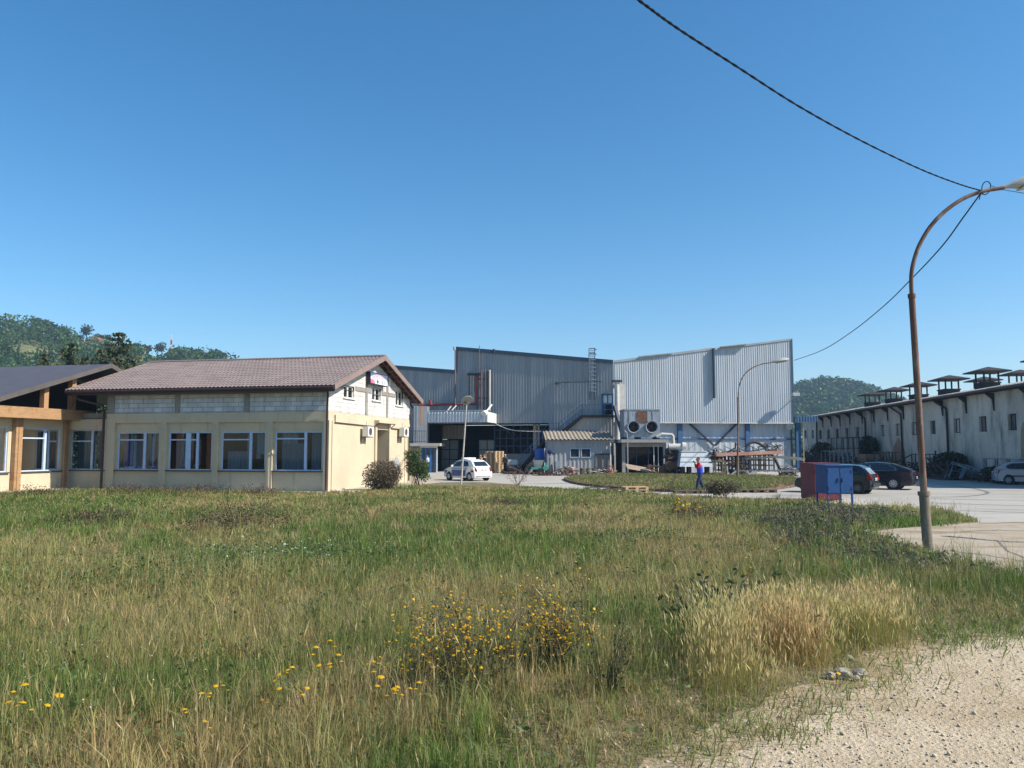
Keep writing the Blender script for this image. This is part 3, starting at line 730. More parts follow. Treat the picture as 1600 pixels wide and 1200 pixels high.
for g in gwin:
    mb = MB(); s0, s1, z0, z1 = g; t = .06
    for p, q, za, zb_ in ((s0, s0 + t, z0, z1), (s1 - t, s1, z0, z1), (s0 + t, s1 - t, z1 - t, z1), (s0 + t, s1 - t, z0, z0 + t), ((s0 + s1) / 2 - .07, (s0 + s1) / 2 + .07, z0 + t, z1 - t)):
        WG.box(mb, p, q, za, zb_, -.22, -.12)
    f = mb.build('window', M_white, bb); q = MB(); q.quad(WG.P(s0 + t, z0 + t, -.18), WG.P(s1 - t, z0 + t, -.18), WG.P(s1 - t, z1 - t, -.18), WG.P(s0 + t, z1 - t, -.18)); q.build('pane', M_glass, f)
    q = MB(); WG.box(q, s0 - .08, s1 + .08, z0 - .06, z0 - .003, -.2, .06); q.build('sill', M_white, f)
mb = MB(); WG.box(mb, a + .06, b - .06, 0, e - .5, -1.19, -1.14); mb.build('door', mat('brown_door', (.12, .085, .06), (.09, .065, .05), rough=.7), bb)
mb = MB()
p0 = [G(555, 772), G(585, 768), G(640, 757)]
# things on the gable
def ac_unit(x0, x1, y0, y1, label, dep=.34):
    s0, s1 = WG.S(x0), WG.S(x1); s1 = s0 + .85; z0, z1 = WG.Z(x0, y1), WG.Z(x0, y1) + .58
    r = thing('air_conditioner', label, 'air conditioner', WG.P((s0 + s1) / 2, z0, .3), 'air conditioners on the gable wall')
    mb = MB(); WG.box(mb, s0, s1, z0, z1, .16, .16 + dep); c = mb.build('casing', M_white, r)
    mb = MB(); mb.lathe([(.22, 0), (.22, .015), (.06, .02)], WG.P(s0 + .36, (z0 + z1) / 2, .16 + dep + .002), WG.n, 20); mb.build('fan_grille', M_sill, r)
    for s in (s0 + .12, s1 - .12): mb = MB(); WG.box(mb, s - .02, s + .02, z0 - .05, z0 - .004, .01, .5); WG.box(mb, s - .02, s + .02, z0 - .3, z0 - .05, .01, .05); mb.build('bracket', M_sill, r)
    mb = MB(); mb.tube([WG.P(s1 - .05, z0 + .2, .2), WG.P(s1 + .08, z0 + .25, .06), WG.P(s1 + .08, z1 + .35, .05)], .025, 6); mb.build('pipe', M_white, r)
ac_unit(562, 580, 664, 682, 'white air conditioner on the gable wall before the doorway, nearer the front corner')
ac_unit(620, 633, 668, 682, 'white air conditioner on the gable wall past the doorway, above the rose bush')
# sign box under the ridge
sg0, sg1 = WG.S(576.5, .25), WG.S(604, .25); sz0, sz1 = WG.Z(577, 599, .25), WG.Z(577, 580, .25)
sg = thing('shop_sign', 'boxed sign with a white arch and pink corner high on the gable', 'sign', WG.P((sg0 + sg1) / 2, sz0, .1))
M_sbox = mat('sign_box_dark', (.02, .02, .04), (.035, .03, .045), rough=.5); mb = MB(); WG.box(mb, sg0, sg1, sz0, sz1, .03, .27); mb.build('box', M_sbox, sg)
mb = MB(); k = 28; L = sg1 - sg0 - .12; H = sz1 - sz0 - .1; o = .012
mb.cur = 0; WG.box(mb, sg0 + .06, sg1 - .06, sz0 + .05, sz1 - .05, .271, .275)
arc = [WG.P(sg0 + .06 + L * i / k, sz0 + .05 + H * (.42 + .50 * math.sin(math.pi * (.12 + .88 * i / k)) ** .8), .279) for i in range(k + 1)]
mb.cur = 1; mb.add([WG.P(sg0 + .06, sz0 + .05, .279)] + arc + [WG.P(sg1 - .06, sz0 + .05, .279)], [tuple(range(k + 3))])
mb.cur = 2; mb.add([WG.P(sg0 + .06, sz0 + .05, .283), WG.P(sg0 + .06 + L * .26, sz0 + .05, .283), WG.P(sg0 + .06 + L * .18, sz0 + .05 + H * .34, .283), WG.P(sg0 + .06, sz0 + .05 + H * .40, .283)], [(0, 1, 2, 3)])
for i in range(9):     # blurred lettering following the arch
    t = .10 + .085 * i; zc = sz0 + .05 + H * (.28 + .46 * math.sin(math.pi * (.12 + .88 * t)) ** .8); mb.cur = 2 if i < 5 else 3
    for dx in (-.025, .02): WG.box(mb, sg0 + .06 + L * (t + dx) - .02, sg0 + .06 + L * (t + dx) + .018, zc - .14, zc + .10, .280, .284)
    WG.box(mb, sg0 + .06 + L * (t - .025), sg0 + .06 + L * (t + .02), zc - (.02 if i % 2 else -.06), zc + (.03 if i % 2 else .10), .280, .285)
mb.cur = 4
WG.box(mb, sg0 + .06 + L * .34, sg0 + .06 + L * .46, sz0 + .14, sz0 + .24, .280, .284); WG.box(mb, sg0 + .06 + L * .38, sg0 + .06 + L * .43, sz0 + .08, sz0 + .34, .280, .285)
for t in (.68, .78): WG.box(mb, sg0 + .06 + L * t, sg0 + .06 + L * (t + .03), sz0 + .08, sz0 + .30, .280, .284)
mb.build('sign_face', [mat('sign_blue', (.10, .16, .30), (.08, .13, .26), rough=.4), mat('sign_white', (.78, .76, .78), (.74, .71, .74), rough=.35), mat('sign_pink', (.62, .12, .22), (.66, .2, .3), rough=.4),
                       mat('sign_rose', (.55, .25, .26), (.5, .3, .34), rough=.4), mat('sign_green', (.03, .10, .08), (.03, .12, .09), rough=.4)], sg)
# round dish leaning by the wall, stone planter
dc = WG.P(WG.S(624.5, .5), 0, .35); dr = thing('round_dish', 'tall grey oval dish leaning on the gable wall behind the bushes', 'dish', (dc.x, dc.y, .3))
mb = MB(); nax = (WG.n * .96 + Vector((0, 0, .2))).normalized(); mb.lathe([(.02, .10), (.25, .07), (.45, .0), (.47, .012), (.25, .085), (.02, .115)], Vector((dc.x, dc.y, 1.25)), nax, 24); mb.build('reflector', mat('dish_grey', (.33, .35, .36), (.27, .29, .30), rough=.5), dr, smooth=True)
mb = MB(); mb.tube([(dc.x, dc.y, 0.02), (dc.x - .05, dc.y, 1.2)], .04, 8); mb.build('stand', M_sill, dr)
pc = G(633, 752.5); pr = thing('stone_planter', 'ochre stone planter with low green plants by the gable corner', 'planter', (pc.x, pc.y, .016))
mb = MB(); mb.cbox((pc.x, pc.y, .32), 1.3, .7, .6, .2); mb.cbox((pc.x, pc.y, .65), 1.42, .82, .07, .2); mb.build('trough', M_plaster, pr)
ms = Mass(); k = 260; P = np.stack([pc.x + rng.uniform(-.6, .6, k), pc.y + rng.uniform(-.35, .35, k), .68 + rng.random(k) ** 2 * .35], 1)
ms.leaves(P, .13, mixc((.05, .10, .03), (.14, .16, .05), rng.random(k))); ms.build('foliage', LEAF, pr)

# ------------------------------------------------------------------ recessed link and the left wing
I = G(108, 761.5)
WL = Wall((I.x, I.y), (-UL.x, -UL.y), (-VG.x, -VG.y))           # link wall: s runs right
WW = Wall((I.x, I.y), (-VG.x, -VG.y), (-UL.x, -UL.y))           # wing gable: s runs toward the camera
M_amber = mat('amber_boards', (.41, .245, .125), (.33, .195, .10), scale=2, stretch=(1, 1, 4), rough=.6, stain=(.25, .11, .04), sscale=1.5)
M_ambd = mat('amber_boards_dark', (.13, .065, .035), (.10, .05, .03), scale=2, rough=.6)
M_groof = mat('grey_sheet_roof', (.105, .095, .10), (.085, .075, .08), scale=1.2, rough=.5, spec=.4)
wg = thing('left_wing_building', 'ochre wing with amber fascia beam, open loft and dark grey sheet roof', 'building', I)
wg.name = 'wing_building'
zf0, zf1 = WW.Z(60, 654.5, .6), WW.Z(60, 637.5, .6); zwt = zf0 + .15
LW = 17.0
h1 = WW.Z(60, 668.5); s1_ = WW.Z(60, 736)
w1 = (WW.S(94.5), WW.S(32)); w2 = (WW.S(12), WW.S(12) + (w1[1] - w1[0])); w3 = (w2[1] + .75, w2[1] + .75 + (w1[1] - w1[0])); w4 = (w3[1] + .75, w3[1] + .75 + (w1[1] - w1[0]))
mb = MB(); WW.holes(mb, 0, LW, -.1, zwt, [(q[0], q[1], s1_, h1) for q in (w1, w2, w3, w4)], 0, .16)
ll = .0; LLk = (WF.P(LF, 0) - WL.O).dot(WL.u) + .2
lk0, lk1 = WL.S(110.5), WL.S(163); hl, sl2 = WL.Z(140, 672), WL.Z(140, 734)
WL.holes(mb, .0, LLk + 2, -.1, WL.Z(140, 652), [(lk0, lk1, sl2, hl)], 0, .16)
WL.box(mb, .05, LLk, hl + .02, WL.Z(140, 655.5), .003, .3)
WW.box(mb, w1[0] - .12, w1[1] + .12, -.1, s1_ - .09, .003, .03)
mb.quad(WW.P(LW, -.1), WW.P(LW, -.1, -12), WW.P(LW, 5, -12), WW.P(LW, 5))
mb.build('wall', M_plaster, wg)
fs = [(.05, .38, .0, 1, 0), (.45, .58, .0, .98, 0), (.62, .98, .1, .98, 0)]
strip_window(WW, *w1, s1_, h1, wg, -.13, .62, .76, [(.03, .58, .0, .76, 1), (.03, .58, .78, .98, 1), (.72, .98, .0, .98, 0)], flip=False)
strip_window(WW, *w2, s1_, h1, wg, -.13, .62, .76, [(.03, .58, .0, .76, 0), (.68, .98, .0, .98, 0)], flip=False)
for q in (w3, w4): strip_window(WW, *q, s1_, h1, wg, -.13, .62, .76, [(.03, .58, .0, .76, 1)], flip=False)
strip_window(WL, lk0, lk1, sl2, hl, wg, -.13, .62, .72, [(.03, .58, .0, .98, 0), (.66, .98, .0, .98, 0)], flip=True)
# pillars
for x, nm, mm in ((27, 'pillar', M_amber), (104.5, 'pillar', M_amber)):
    s = WW.S(x, .2); q_ = .85 if x < 50 else .55; mb = MB(); WW.box(mb, s - .28 * q_, s + .02, 0, zwt, .04, .34 * q_); WW.box(mb, s + .05, s + .25 * q_, 0, zwt, .04, .34 * q_); mb.build(nm, mm, wg)
for k in (1, 2, 3): s = WW.S(27, .25) + k * (w1[1] - w1[0] + .75); mb = MB(); WW.box(mb, s - .30, s + .28, 0, zwt, .04, .42); mb.build('pillar', M_amber, wg)
# fascia beam reaching past the inner corner, loft floor, posts
mb = MB(); WW.box(mb, -.75, LW, zf0, zf1, .5, .85); mb.build('fascia_beam', M_amber, wg)
mb = MB(); WW.box(mb, -.2, LW, zwt - .1, zwt + .12, -11, .5); WL.box(mb, .9, LLk, WL.Z(140, 654.5), WL.Z(140, 646), -.3, .2); mb.build('loft_floor', M_conc, wg)
apx = WW.S(167, .9); az = WW.Z(167, 568, .9); s_lo = WW.S(0, .9); zlo = WW.Z(0, 618, .9); sl_ = (az - zlo) / (s_lo - apx)
rz_ = lambda s: az - abs(s - apx) * sl_
for x, yb in ((63, 602), (106.5, 608)):
    s = WW.S(x, .3); mb = MB(); WW.box(mb, s - .16, s + .16, zf1 - .25, rz_(s) - .3, .25, .55); mb.build('loft_post', M_amber, wg)
mb = MB()
mb.quad(WW.P(-8, zwt, -4.2), WW.P(LW, zwt, -4.2), WW.P(LW, 9, -4.2), WW.P(-8, 9, -4.2))
o_ = MB()
for sa, sb in ((apx, apx + 10.5), (apx, apx - 6.0)):
    P = [WW.P(sa, rz_(sa), .95), WW.P(sb, rz_(sb), .95), WW.P(sb, rz_(sb), -16), WW.P(sa, rz_(sa), -16)]
    o_.prism(P, (0, 0, -.16))
o_.build('roof', M_groof, wg)
mb2 = MB()
for sa, sb in ((apx, apx + 10.5), (apx, apx - 6.0)):
    mb2.bar(WW.P(sa, rz_(sa) - .10, .99), WW.P(sb, rz_(sb) - .10, .99), .05, .26)
mb2.build('rake_board', mat('dark_grey_trim', (.11, .095, .09), (.085, .075, .07), rough=.6), wg)
mb2 = MB(); P = [WW.P(-5.5, zwt, -3), WW.P(apx + 10, zwt, -3), WW.P(apx + 10, max(zwt + .01, rz_(apx + 10) - .3), -3), WW.P(apx, az - .3, -3), WW.P(-5.5, rz_(-5.5) - .25, -3)]
mb2.poly(P); mb2.build('loft_partition', M_dark, wg)
mb = MB(); mb.quad(WW.P(.3, .4, -3), WW.P(LW, .4, -3), WW.P(LW, zwt - .15, -3), WW.P(.3, zwt - .15, -3)); mb.quad(WL.P(.2, .4, -2.5), WL.P(LLk, .4, -2.5), WL.P(LLk, 3.8, -2.5), WL.P(.2, 3.8, -2.5)); mb.build('room', M_room, wg)
# ------------------------------------------------------------------ factory hall
K = AT(960, 700, 76)
WA = Wall((K.x, K.y), (1, -.235), (-.235, -1))         # left face: s negative to the left
WB = Wall((K.x, K.y), (1, .12), (.12, -1))           # right face: s positive
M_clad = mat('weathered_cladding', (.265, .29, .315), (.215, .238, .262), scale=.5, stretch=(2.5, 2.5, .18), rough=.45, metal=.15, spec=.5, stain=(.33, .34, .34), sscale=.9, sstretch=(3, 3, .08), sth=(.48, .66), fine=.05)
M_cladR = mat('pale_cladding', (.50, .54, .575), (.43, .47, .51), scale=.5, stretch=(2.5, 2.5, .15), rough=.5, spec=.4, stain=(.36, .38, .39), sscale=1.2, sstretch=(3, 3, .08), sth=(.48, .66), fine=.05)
M_cladL = mat('lower_panel', (.46, .50, .54), (.38, .425, .465), scale=.6, stretch=(2, 2, .3), rough=.5, spec=.4, stain=(.36, .38, .38), sscale=1, sstretch=(2, 2, .2), fine=.05)
M_cladB = mat('beige_cladding', (.40, .39, .365), (.31, .30, .28), scale=.7, stretch=(2, 2, .2), rough=.7, stain=(.20, .14, .10), sscale=1.3, sstretch=(3, 3, .35), sth=(.58, .74))
M_edge = mat('dark_blue_trim', (.055, .085, .13), (.045, .07, .105), rough=.5)
M_steel = mat('blue_steel', (.055, .13, .27), (.045, .105, .21), scale=2, rough=.5, stain=(.10, .08, .07), sscale=3, sth=(.6, .7))
M_dsteel = mat('dark_blue_steel', (.03, .045, .07), (.025, .035, .05), rough=.6)
M_galv = mat('galvanised_sheet', (.36, .38, .39), (.29, .31, .325), scale=1.6, rough=.45, metal=.35, stain=(.22, .16, .11), sscale=1.5, sth=(.62, .74))
M_red = mat('red_pipe_paint', (.34, .055, .05), (.26, .05, .045), rough=.5)
M_redd = mat('faded_red_pipe', (.23, .12, .12), (.18, .10, .10), rough=.7)
M_pale = mat('pale_pipe', (.55, .54, .50), (.45, .44, .41), rough=.6)
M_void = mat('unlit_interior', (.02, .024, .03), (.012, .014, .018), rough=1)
M_rust = mat('rusty_metal', (.21, .10, .055), (.13, .065, .04), scale=4, rough=.85, bump=.2, stain=(.28, .19, .13), sscale=5)
M_slab = mat('concrete_slab', (.42, .40, .36), (.34, .325, .295), scale=1.2, rough=.9, stain=(.22, .2, .18), sscale=2)
M_grime = mat('grimy_glass', (.10, .12, .14), (.06, .075, .09), rough=.15, spec=.6)

hall = thing('factory_hall', 'large factory hall clad in blue-grey corrugated sheet with a slanting roofline', 'factory', (K.x, K.y, 0))
zA = WA.Z(836, 661); zB = WB.Z(1100, 660)
# --- left face
sL0, sL1 = WA.S(560), WA.S(712); tL = lin(WA.S(640), WA.Z(640, 576.5), sL1, WA.Z(712, 582))
tA = lin(sL1, WA.Z(712, 545.5), 0.0, WA.Z(960, 566.5))
sR0, sR1 = WA.S(667), WA.S(858.5)
mb = MB()
corrugated(mb, WA, sL0, sR0, lambda s: 0, tL, 0, .28, .032); corrugated(mb, WA, sR0, sL1, lambda s: zA, tL, 0, .28, .032)
corrugated(mb, WA, sL1, sR1, lambda s: zA, tA, 0, .28, .032); corrugated(mb, WA, sR1, -.02, lambda s: 0.0, tA, 0, .28, .032)
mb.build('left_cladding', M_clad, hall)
mb = MB()   # step edge and roof edges
WA.box(mb, sL1 - .1, sL1 + .12, tL(sL1), tA(sL1) + .1, -.3, .09)
for f, a, b in ((tL, sL0, sL1 - .12), (tA, sL1, -.05)):
    mb.bar(WA.P(a, f(a) + .06, .03), WA.P(b, f(b) + .06, .03), .24, .36)
mb.build('roof_edge', M_edge, hall)
mb = MB()   # roof decks behind the parapets
for w_, f, a, b in ((WA, tL, sL0, sL1), (WA, tA, sL1, 0)):
    mb.quad(w_.P(a, f(a) - .25, -.05), w_.P(b, f(b) - .25, -.05), w_.P(b, f(b) - .25, -34), w_.P(a, f(a) - .25, -34))
sE = WB.S(1240)
tB1 = lin(0, WB.Z(961, 566), WB.S(1117), WB.Z(1117, 546)); tB2 = lin(WB.S(1117), WB.Z(1117, 546.5), sE, WB.Z(1238, 531))
sF = WB.S(1117)
for f, a, b in ((tB1, 0, sF), (tB2, sF, sE)):
    mb.quad(WB.P(a, f(a) - .25, -.05), WB.P(b, f(b) - .25, -.05), WB.P(b, f(b) - .25, -34), WB.P(a, f(a) - .25, -34))
mb.quad(WB.P(sE, 0, -.2), WB.P(sE, 0, -34), WB.P(sE, tB2(sE) - .1, -34), WB.P(sE, tB2(sE) - .1, -.2))
mb.quad(WA.P(sL1, tL(sL1), -.3), WA.P(sL1, tL(sL1), -34), WA.P(sL1, tA(sL1), -34), WA.P(sL1, tA(sL1), -.3))
mb.build('roof', M_edge, hall)
# --- right face: upper cladding, the outer part standing proud, recessed lower wall
mb = MB(); corrugated(mb, WB, .02, sF, lambda s: zB, tB1, 0, .22, .035); corrugated(mb, WB, sF, sE, lambda s: zB, tB2, .0, .22, .035)
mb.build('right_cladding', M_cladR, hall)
mb = MB(); WB.box(mb, sF - .10, sF + .03, WB.Z(1117, 622), tB2(sF) + .12, .04, .42)
mb.build('fin', M_edge, hall); mb = MB(); WB.box(mb, sE - .02, sE + .16, zB, tB2(sE) + .1, -.4, .08); mb.build('fin', M_edge, hall)
mb = MB(); mb.bar(WB.P(.05, tB1(0) + .05, 0), WB.P(sF - .1, tB1(sF) + .05, 0), .2, .22); mb.bar(WB.P(sF + .04, tB2(sF) + .04, 0), WB.P(sE, tB2(sE) + .04, 0), .2, .18)
q0, q1 = WB.S(1128), WB.S(1168); mb.bar(WB.P(q0, tB2(q0) + .16, .15), WB.P(q1, tB2(q1) + .10, .25), .5, .08)
q0, q1 = WB.S(1000), WB.S(1052); mb.bar(WB.P(q0, tB1(q0) + .22, .1), WB.P(q1, tB1(q1) + .13, .1), .3, .10)
mb.build('roof_edge', M_galv, hall)
LD = -.55
zRail = WB.Z(1100, 686, LD)
mb = MB(); corrugated(mb, WB, .02, sE, lambda s: zRail + .02, lambda s: zB + .02, LD, .6, .02); corrugated(mb, WB, .02, sE, lambda s: 0, lambda s: zRail - .02, LD, .6, .02)
mb.quad(WB.P(0, zB, LD), WB.P(sE, zB, LD), WB.P(sE, zB, 0), WB.P(0, zB, 0)); mb.build('lower_wall', M_cladL, hall)
for x, w_ in ((1063, .42), (1169, .42), (1248, .5)):
    s = WB.S(x, -.3); mb = MB(); WB.box(mb, s - w_ / 2, s + w_ / 2, 0, zB - .01, LD + .03, LD + .3); mb.build('column', M_steel, hall)
mb = MB(); WB.box(mb, .1, WB.S(1244, LD), zRail - .08, zRail + .08, LD + .03, LD + .12); mb.build('rail', M_steel, hall)
for xa, ya, xb, yb in ((1076, 661, 1114, 696), (1152, 661, 1117, 696)):
    mb = MB(); mb.bar(WB.P(WB.S(xa, LD), WB.Z(xa, ya, LD), LD + .2), WB.P(WB.S(xb, LD), WB.Z(xb, yb, LD), LD + .2), .16); mb.build('brace', M_dsteel, hall)
mb = MB(); WB.box(mb, .1, sE, zB - .10, zB - .003, -.02, .09); mb.build('drip_flashing', M_pale, hall)
# lamp and speaker on the right corner
def flood(p, w_, name='floodlight'):
    mb = MB(); mb.cbox(p + Vector((0, 0, 0)), .75, .5, .32, .3); f = mb.build(name, M_galv, hall)
    mb = MB(); mb.tube([p - Vector((.1, 0, .15)), p - Vector((.35, -.2, .7))], .05, 6); mb.tube([p - Vector((.35, -.2, .7)), w_], .05, 6); mb.build('arm', M_galv, f)
flood(WB.P(WB.S(1243, .9), WB.Z(1243, 616.5, .9), 1.1), WB.P(sE - .05, WB.Z(1238, 624), .1))
mb = MB(); c = WB.P(WB.S(1234, .1), WB.Z(1234, 666, .1), .1); mb.lathe([(.06, -.2), (.16, 0), (.30, .25), (.32, .27)], c, (-.3, -1, -.2), 14); mb.build('horn_speaker', M_galv, hall)
# --- recess under the canopy
RD = -5.0
mb = MB(); zr_ = zA
zW = WA.Z(775, 665.0); x2 = WA.S(774)
corrugated(mb, WA, WA.S(640, RD), WA.S(690, RD), lambda s: 0, lambda s: zA, RD, .4, .03)
a0, a1 = WA.S(640, RD), WA.S(728, RD); corrugated(mb, WA, WA.S(690, RD), a1, lambda s: WA.Z(700, 686, RD), lambda s: zA, RD, .4, .03)
mb.build('recess_wall', M_cladB, hall)
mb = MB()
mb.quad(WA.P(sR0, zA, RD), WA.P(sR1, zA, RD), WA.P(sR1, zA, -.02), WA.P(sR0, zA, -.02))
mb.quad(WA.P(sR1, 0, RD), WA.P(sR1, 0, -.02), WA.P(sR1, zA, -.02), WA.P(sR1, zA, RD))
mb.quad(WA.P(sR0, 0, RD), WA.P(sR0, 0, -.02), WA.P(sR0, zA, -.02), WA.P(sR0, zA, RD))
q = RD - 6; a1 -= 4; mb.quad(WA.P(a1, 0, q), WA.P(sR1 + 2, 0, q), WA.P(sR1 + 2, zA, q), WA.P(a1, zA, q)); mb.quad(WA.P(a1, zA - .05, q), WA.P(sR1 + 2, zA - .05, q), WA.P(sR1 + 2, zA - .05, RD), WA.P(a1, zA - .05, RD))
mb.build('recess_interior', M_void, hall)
def gate(x0, x1, y0, y1, d):
    s0, s1 = WA.S(x0, d), WA.S(x1, d); z1 = WA.Z((x0 + x1) / 2, y0, d); mb = MB(); WA.box(mb, s0, s1, .08, z1, d, d + .06)
    g = mb.build('gate_leaf', M_galv, hall); mb = MB(); n = 3
    for i in range(4): zz = .1 + (z1 - .18) * i / 3; WA.box(mb, s0, s1, zz, zz + .07, d + .062, d + .10)
    for i in range(3): ss = s0 + (s1 - s0 - .08) * i / 2; WA.box(mb, ss, ss + .08, .08, z1, d + .064, d + .095)
    mb.build('gate_frame', M_dsteel, g)
gate(689, 717, 687, 735, RD + .15); gate(748, 775, 687, 735, RD + .15)
# blue glazed lattice
xs_ = [773, 782, 792, 803, 814, 825, 836, 847, 858]; ys_ = [662, 672, 685, 697, 710]
mb = MB(); d = RD + .1
for x in xs_: s = WA.S(x, d); WA.box(mb, s - .07, s + .07, .1, zA - .05, d, d + .12)
for y in ys_[1:]: z = WA.Z(815, y, d); WA.box(mb, WA.S(773, d), WA.S(858, d), z - .06, z + .06, d + .005, d + .10)
for xa, ya, xb, yb in ((790, 668, 808, 690), (812, 712, 836, 690), (836, 708, 858, 690)): mb.bar(WA.P(WA.S(xa, d), WA.Z(xa, ya, d), d + .2), WA.P(WA.S(xb, d), WA.Z(xb, yb, d), d + .2), .12)
f = mb.build('glazed_screen', M_steel, hall); mb = MB(); mb.quad(WA.P(WA.S(773, d), .1, d + .03), WA.P(WA.S(858, d), .1, d + .03), WA.P(WA.S(858, d), zA, d + .03), WA.P(WA.S(773, d), zA, d + .03)); mb.build('pane', glassmat('grimy_pane', (.45, .52, .62), 1.35), f)
mb = MB(); WA.box(mb, WA.S(776, d), WA.S(835, d), .05, WA.Z(800, 709, d), d + .15, d + .3); mb.build('low_wall', M_galv, hall)
for x0, x1 in ((833, 838), (840, 843)): mb = MB(); s0, s1 = WA.S(x0, -2), WA.S(x1, -2); WA.box(mb, s0, s1, .1, zA - .1, -2.3, -2.0); mb.build('duct', M_pale, hall)
# --- canopy
mb = MB(); cd_ = 3.0
c0, c1 = WA.S(666, cd_), WA.S(762, cd_); zc0, zc1 = WA.Z(715, 660, cd_), WA.Z(715, 643.5, cd_)
corrugated(mb, WA, c0, c1, lambda s: zc0, lambda s: zc1, cd_, .3, .04); cn = mb.build('canopy_fascia', M_cladR, hall)
mb = MB(); c2 = WA.S(775.5, .1)
mb.prism([WA.P(c1, zc0, cd_ - .02), WA.P(c1, zc1, cd_ - .02), WA.P(c2, zc1 - .1, .06), WA.P(c2, zc0, .06)], WA.u * -.06); mb.build('canopy_return', M_white, hall)
mb = MB(); mb.prism([WA.P(c0, zc1 - .25, cd_ - .1), WA.P(c1 - .1, zc1 - .25, cd_ - .1), WA.P(c2 - .1, zc1 - .25, .07), WA.P(c0, zc1 - .25, .07)], (0, 0, .15)); mb.build('canopy_deck', M_edge, hall)
mb = MB()
for x0, y0, x1, y1 in ((697, 644, 705, 634), (705, 642, 713, 633)): mb.bar(WA.P(WA.S(x0, 2), WA.Z(x0, y0, 2), 2), WA.P(WA.S(x1, .2), WA.Z(x1, y1, .2), .2), .08)
mb.bar(WA.P(c0, zc1 + .12, cd_ - .2), WA.P(c1, zc1 + .12, cd_ - .2), .10); mb.build('canopy_stay', M_pale, hall)
mb = MB(); p = WA.P(WA.S(759, 3.1), WA.Z(759, 644, 3.1), 3.1); mb.lathe([(.05, -.1), (.22, .0), (.30, .35)], p, (-.5, -.6, -.45), 12); mb.tube([p, WA.P(WA.S(768, 2), WA.Z(768, 632.5, 2), 2)], .09, 8); mb.build('floodlight', M_white, hall)
mb = MB(); mb.tube([WA.P(WA.S(x, .5), WA.Z(x, y, .5), .5) for x, y in ((770, 659), (780, 665), (792, 670), (805, 673), (825, 674), (845, 674))], .035, 5); mb.build('cable', M_pale, hall)
# --- pipes on the left face
def pipe(pts, r, m_, d=.25, name='pipe'):
    mb = MB(); mb.tube([WA.P(WA.S(x, d), WA.Z(x, y, d), d) for x, y in pts], r, 7); return mb.build(name, m_, hall, smooth=True)
pipe([(655, 633.5), (672, 632.5), (700, 631.5), (744, 631)], .10, M_red); pipe([(672, 632), (672, 625)], .12, M_red)
pipe([(744, 631), (744.5, 585)], .10, M_red, .28); pipe([(745.5, 640), (745.5, 631)], .08, M_redd, .2)
pipe([(710.5, 543), (710.5, 580), (711, 640)], .07, M_redd, .3); pipe([(709, 542), (709.5, 547)], .13, M_galv, .35)
pipe([(732.5, 588), (732.5, 625)], .05, M_redd, .2); pipe([(735.5, 586), (735.5, 630)], .06, M_pale, .2); pipe([(739, 584), (739, 630)], .07, M_pale, .22)
for x, r, m_ in ((752, .09, M_redd), (755, .06, M_redd), (758.5, .05, M_galv), (761.5, .08, M_rust), (764.8, .10, M_pale)): pipe([(x, 578), (x, 642)], r, m_, .35)
mb = MB(); s0, s1 = WA.S(730.5, .3), WA.S(751, .3); WA.box(mb, s0, s1, WA.Z(740, 586.5, .3), WA.Z(740, 583, .3), .06, .55); mb.build('pipe_hood', M_dsteel, hall)
for y in (592, 621.5): z = WA.Z(755, y, .3); mb = MB(); WA.box(mb, WA.S(747, .3), WA.S(763, .3), z - .05, z + .05, .06, .26); mb.build('pipe_bracket', M_dsteel, hall)
pipe([(748.5, 540), (748.5, 577)], .04, M_redd, .15); pipe([(771.5, 545.5), (771.5, 551)], .12, M_dsteel, .1, 'roof_vent')
# --- ladder
mb = MB()
for x in (921.5, 930.5): s = WA.S(x, .3); WA.box(mb, s - .035, s + .035, WA.Z(x, 624, .3), WA.Z(x, 544.5, .3), .28, .35)
for i in range(28):
    z = WA.Z(926, 624, .3) + i * (WA.Z(926, 545, .3) - WA.Z(926, 624, .3)) / 27.0; WA.box(mb, WA.S(921.5, .3), WA.S(930.5, .3), z - .02, z + .02, .29, .34)
ld = mb.build('ladder', M_steel, hall); mb = MB()
for i in range(10):
    z = WA.Z(926, 612, .3) + i * .38; c = WA.P(WA.S(926, .3), z, .3)
    mb.tube([c + WA.u * math.cos(t) * .38 + WA.n * (math.sin(t) * .75) for t in [math.pi * j / 8 for j in range(9)]], .02, 4)
for t in (.35, .5, .65): c = WA.P(WA.S(926, .3), 0, .3) + WA.u * math.cos(math.pi * t) * .38 + WA.n * math.sin(math.pi * t) * .75; mb.tube([(c.x, c.y, WA.Z(926, 612, .3)), (c.x, c.y, WA.Z(926, 545, .3))], .018, 4)
mb.build('cage', M_galv, ld)
mb = MB()
for y in (544.5, 552, 560): z = WA.Z(926, y, .3); WA.box(mb, WA.S(921.5, .3), WA.S(930.5, .3), z - .04, z + .04, .25, .31); WA.box(mb, WA.S(930.5, .3) - .04, WA.S(930.5, .3) + .04, z - .04, z + .04, -.8, .25)
mb.build('handhold', M_steel, ld)
mb = MB(); mb.tube([WA.P(WA.S(870, .2), WA.Z(870, 599, .2), .2), WA.P(WA.S(875, .2), WA.Z(875, 597.5, .2), .2), WA.P(WA.S(942, .2), WA.Z(942, 596, .2), .2)], .03, 5); c = WA.P(WA.S(870, .3), WA.Z(870, 599, .3), .3); mb.cbox(c, .25, .25, .2); mb.build('conduit', M_dsteel, hall)
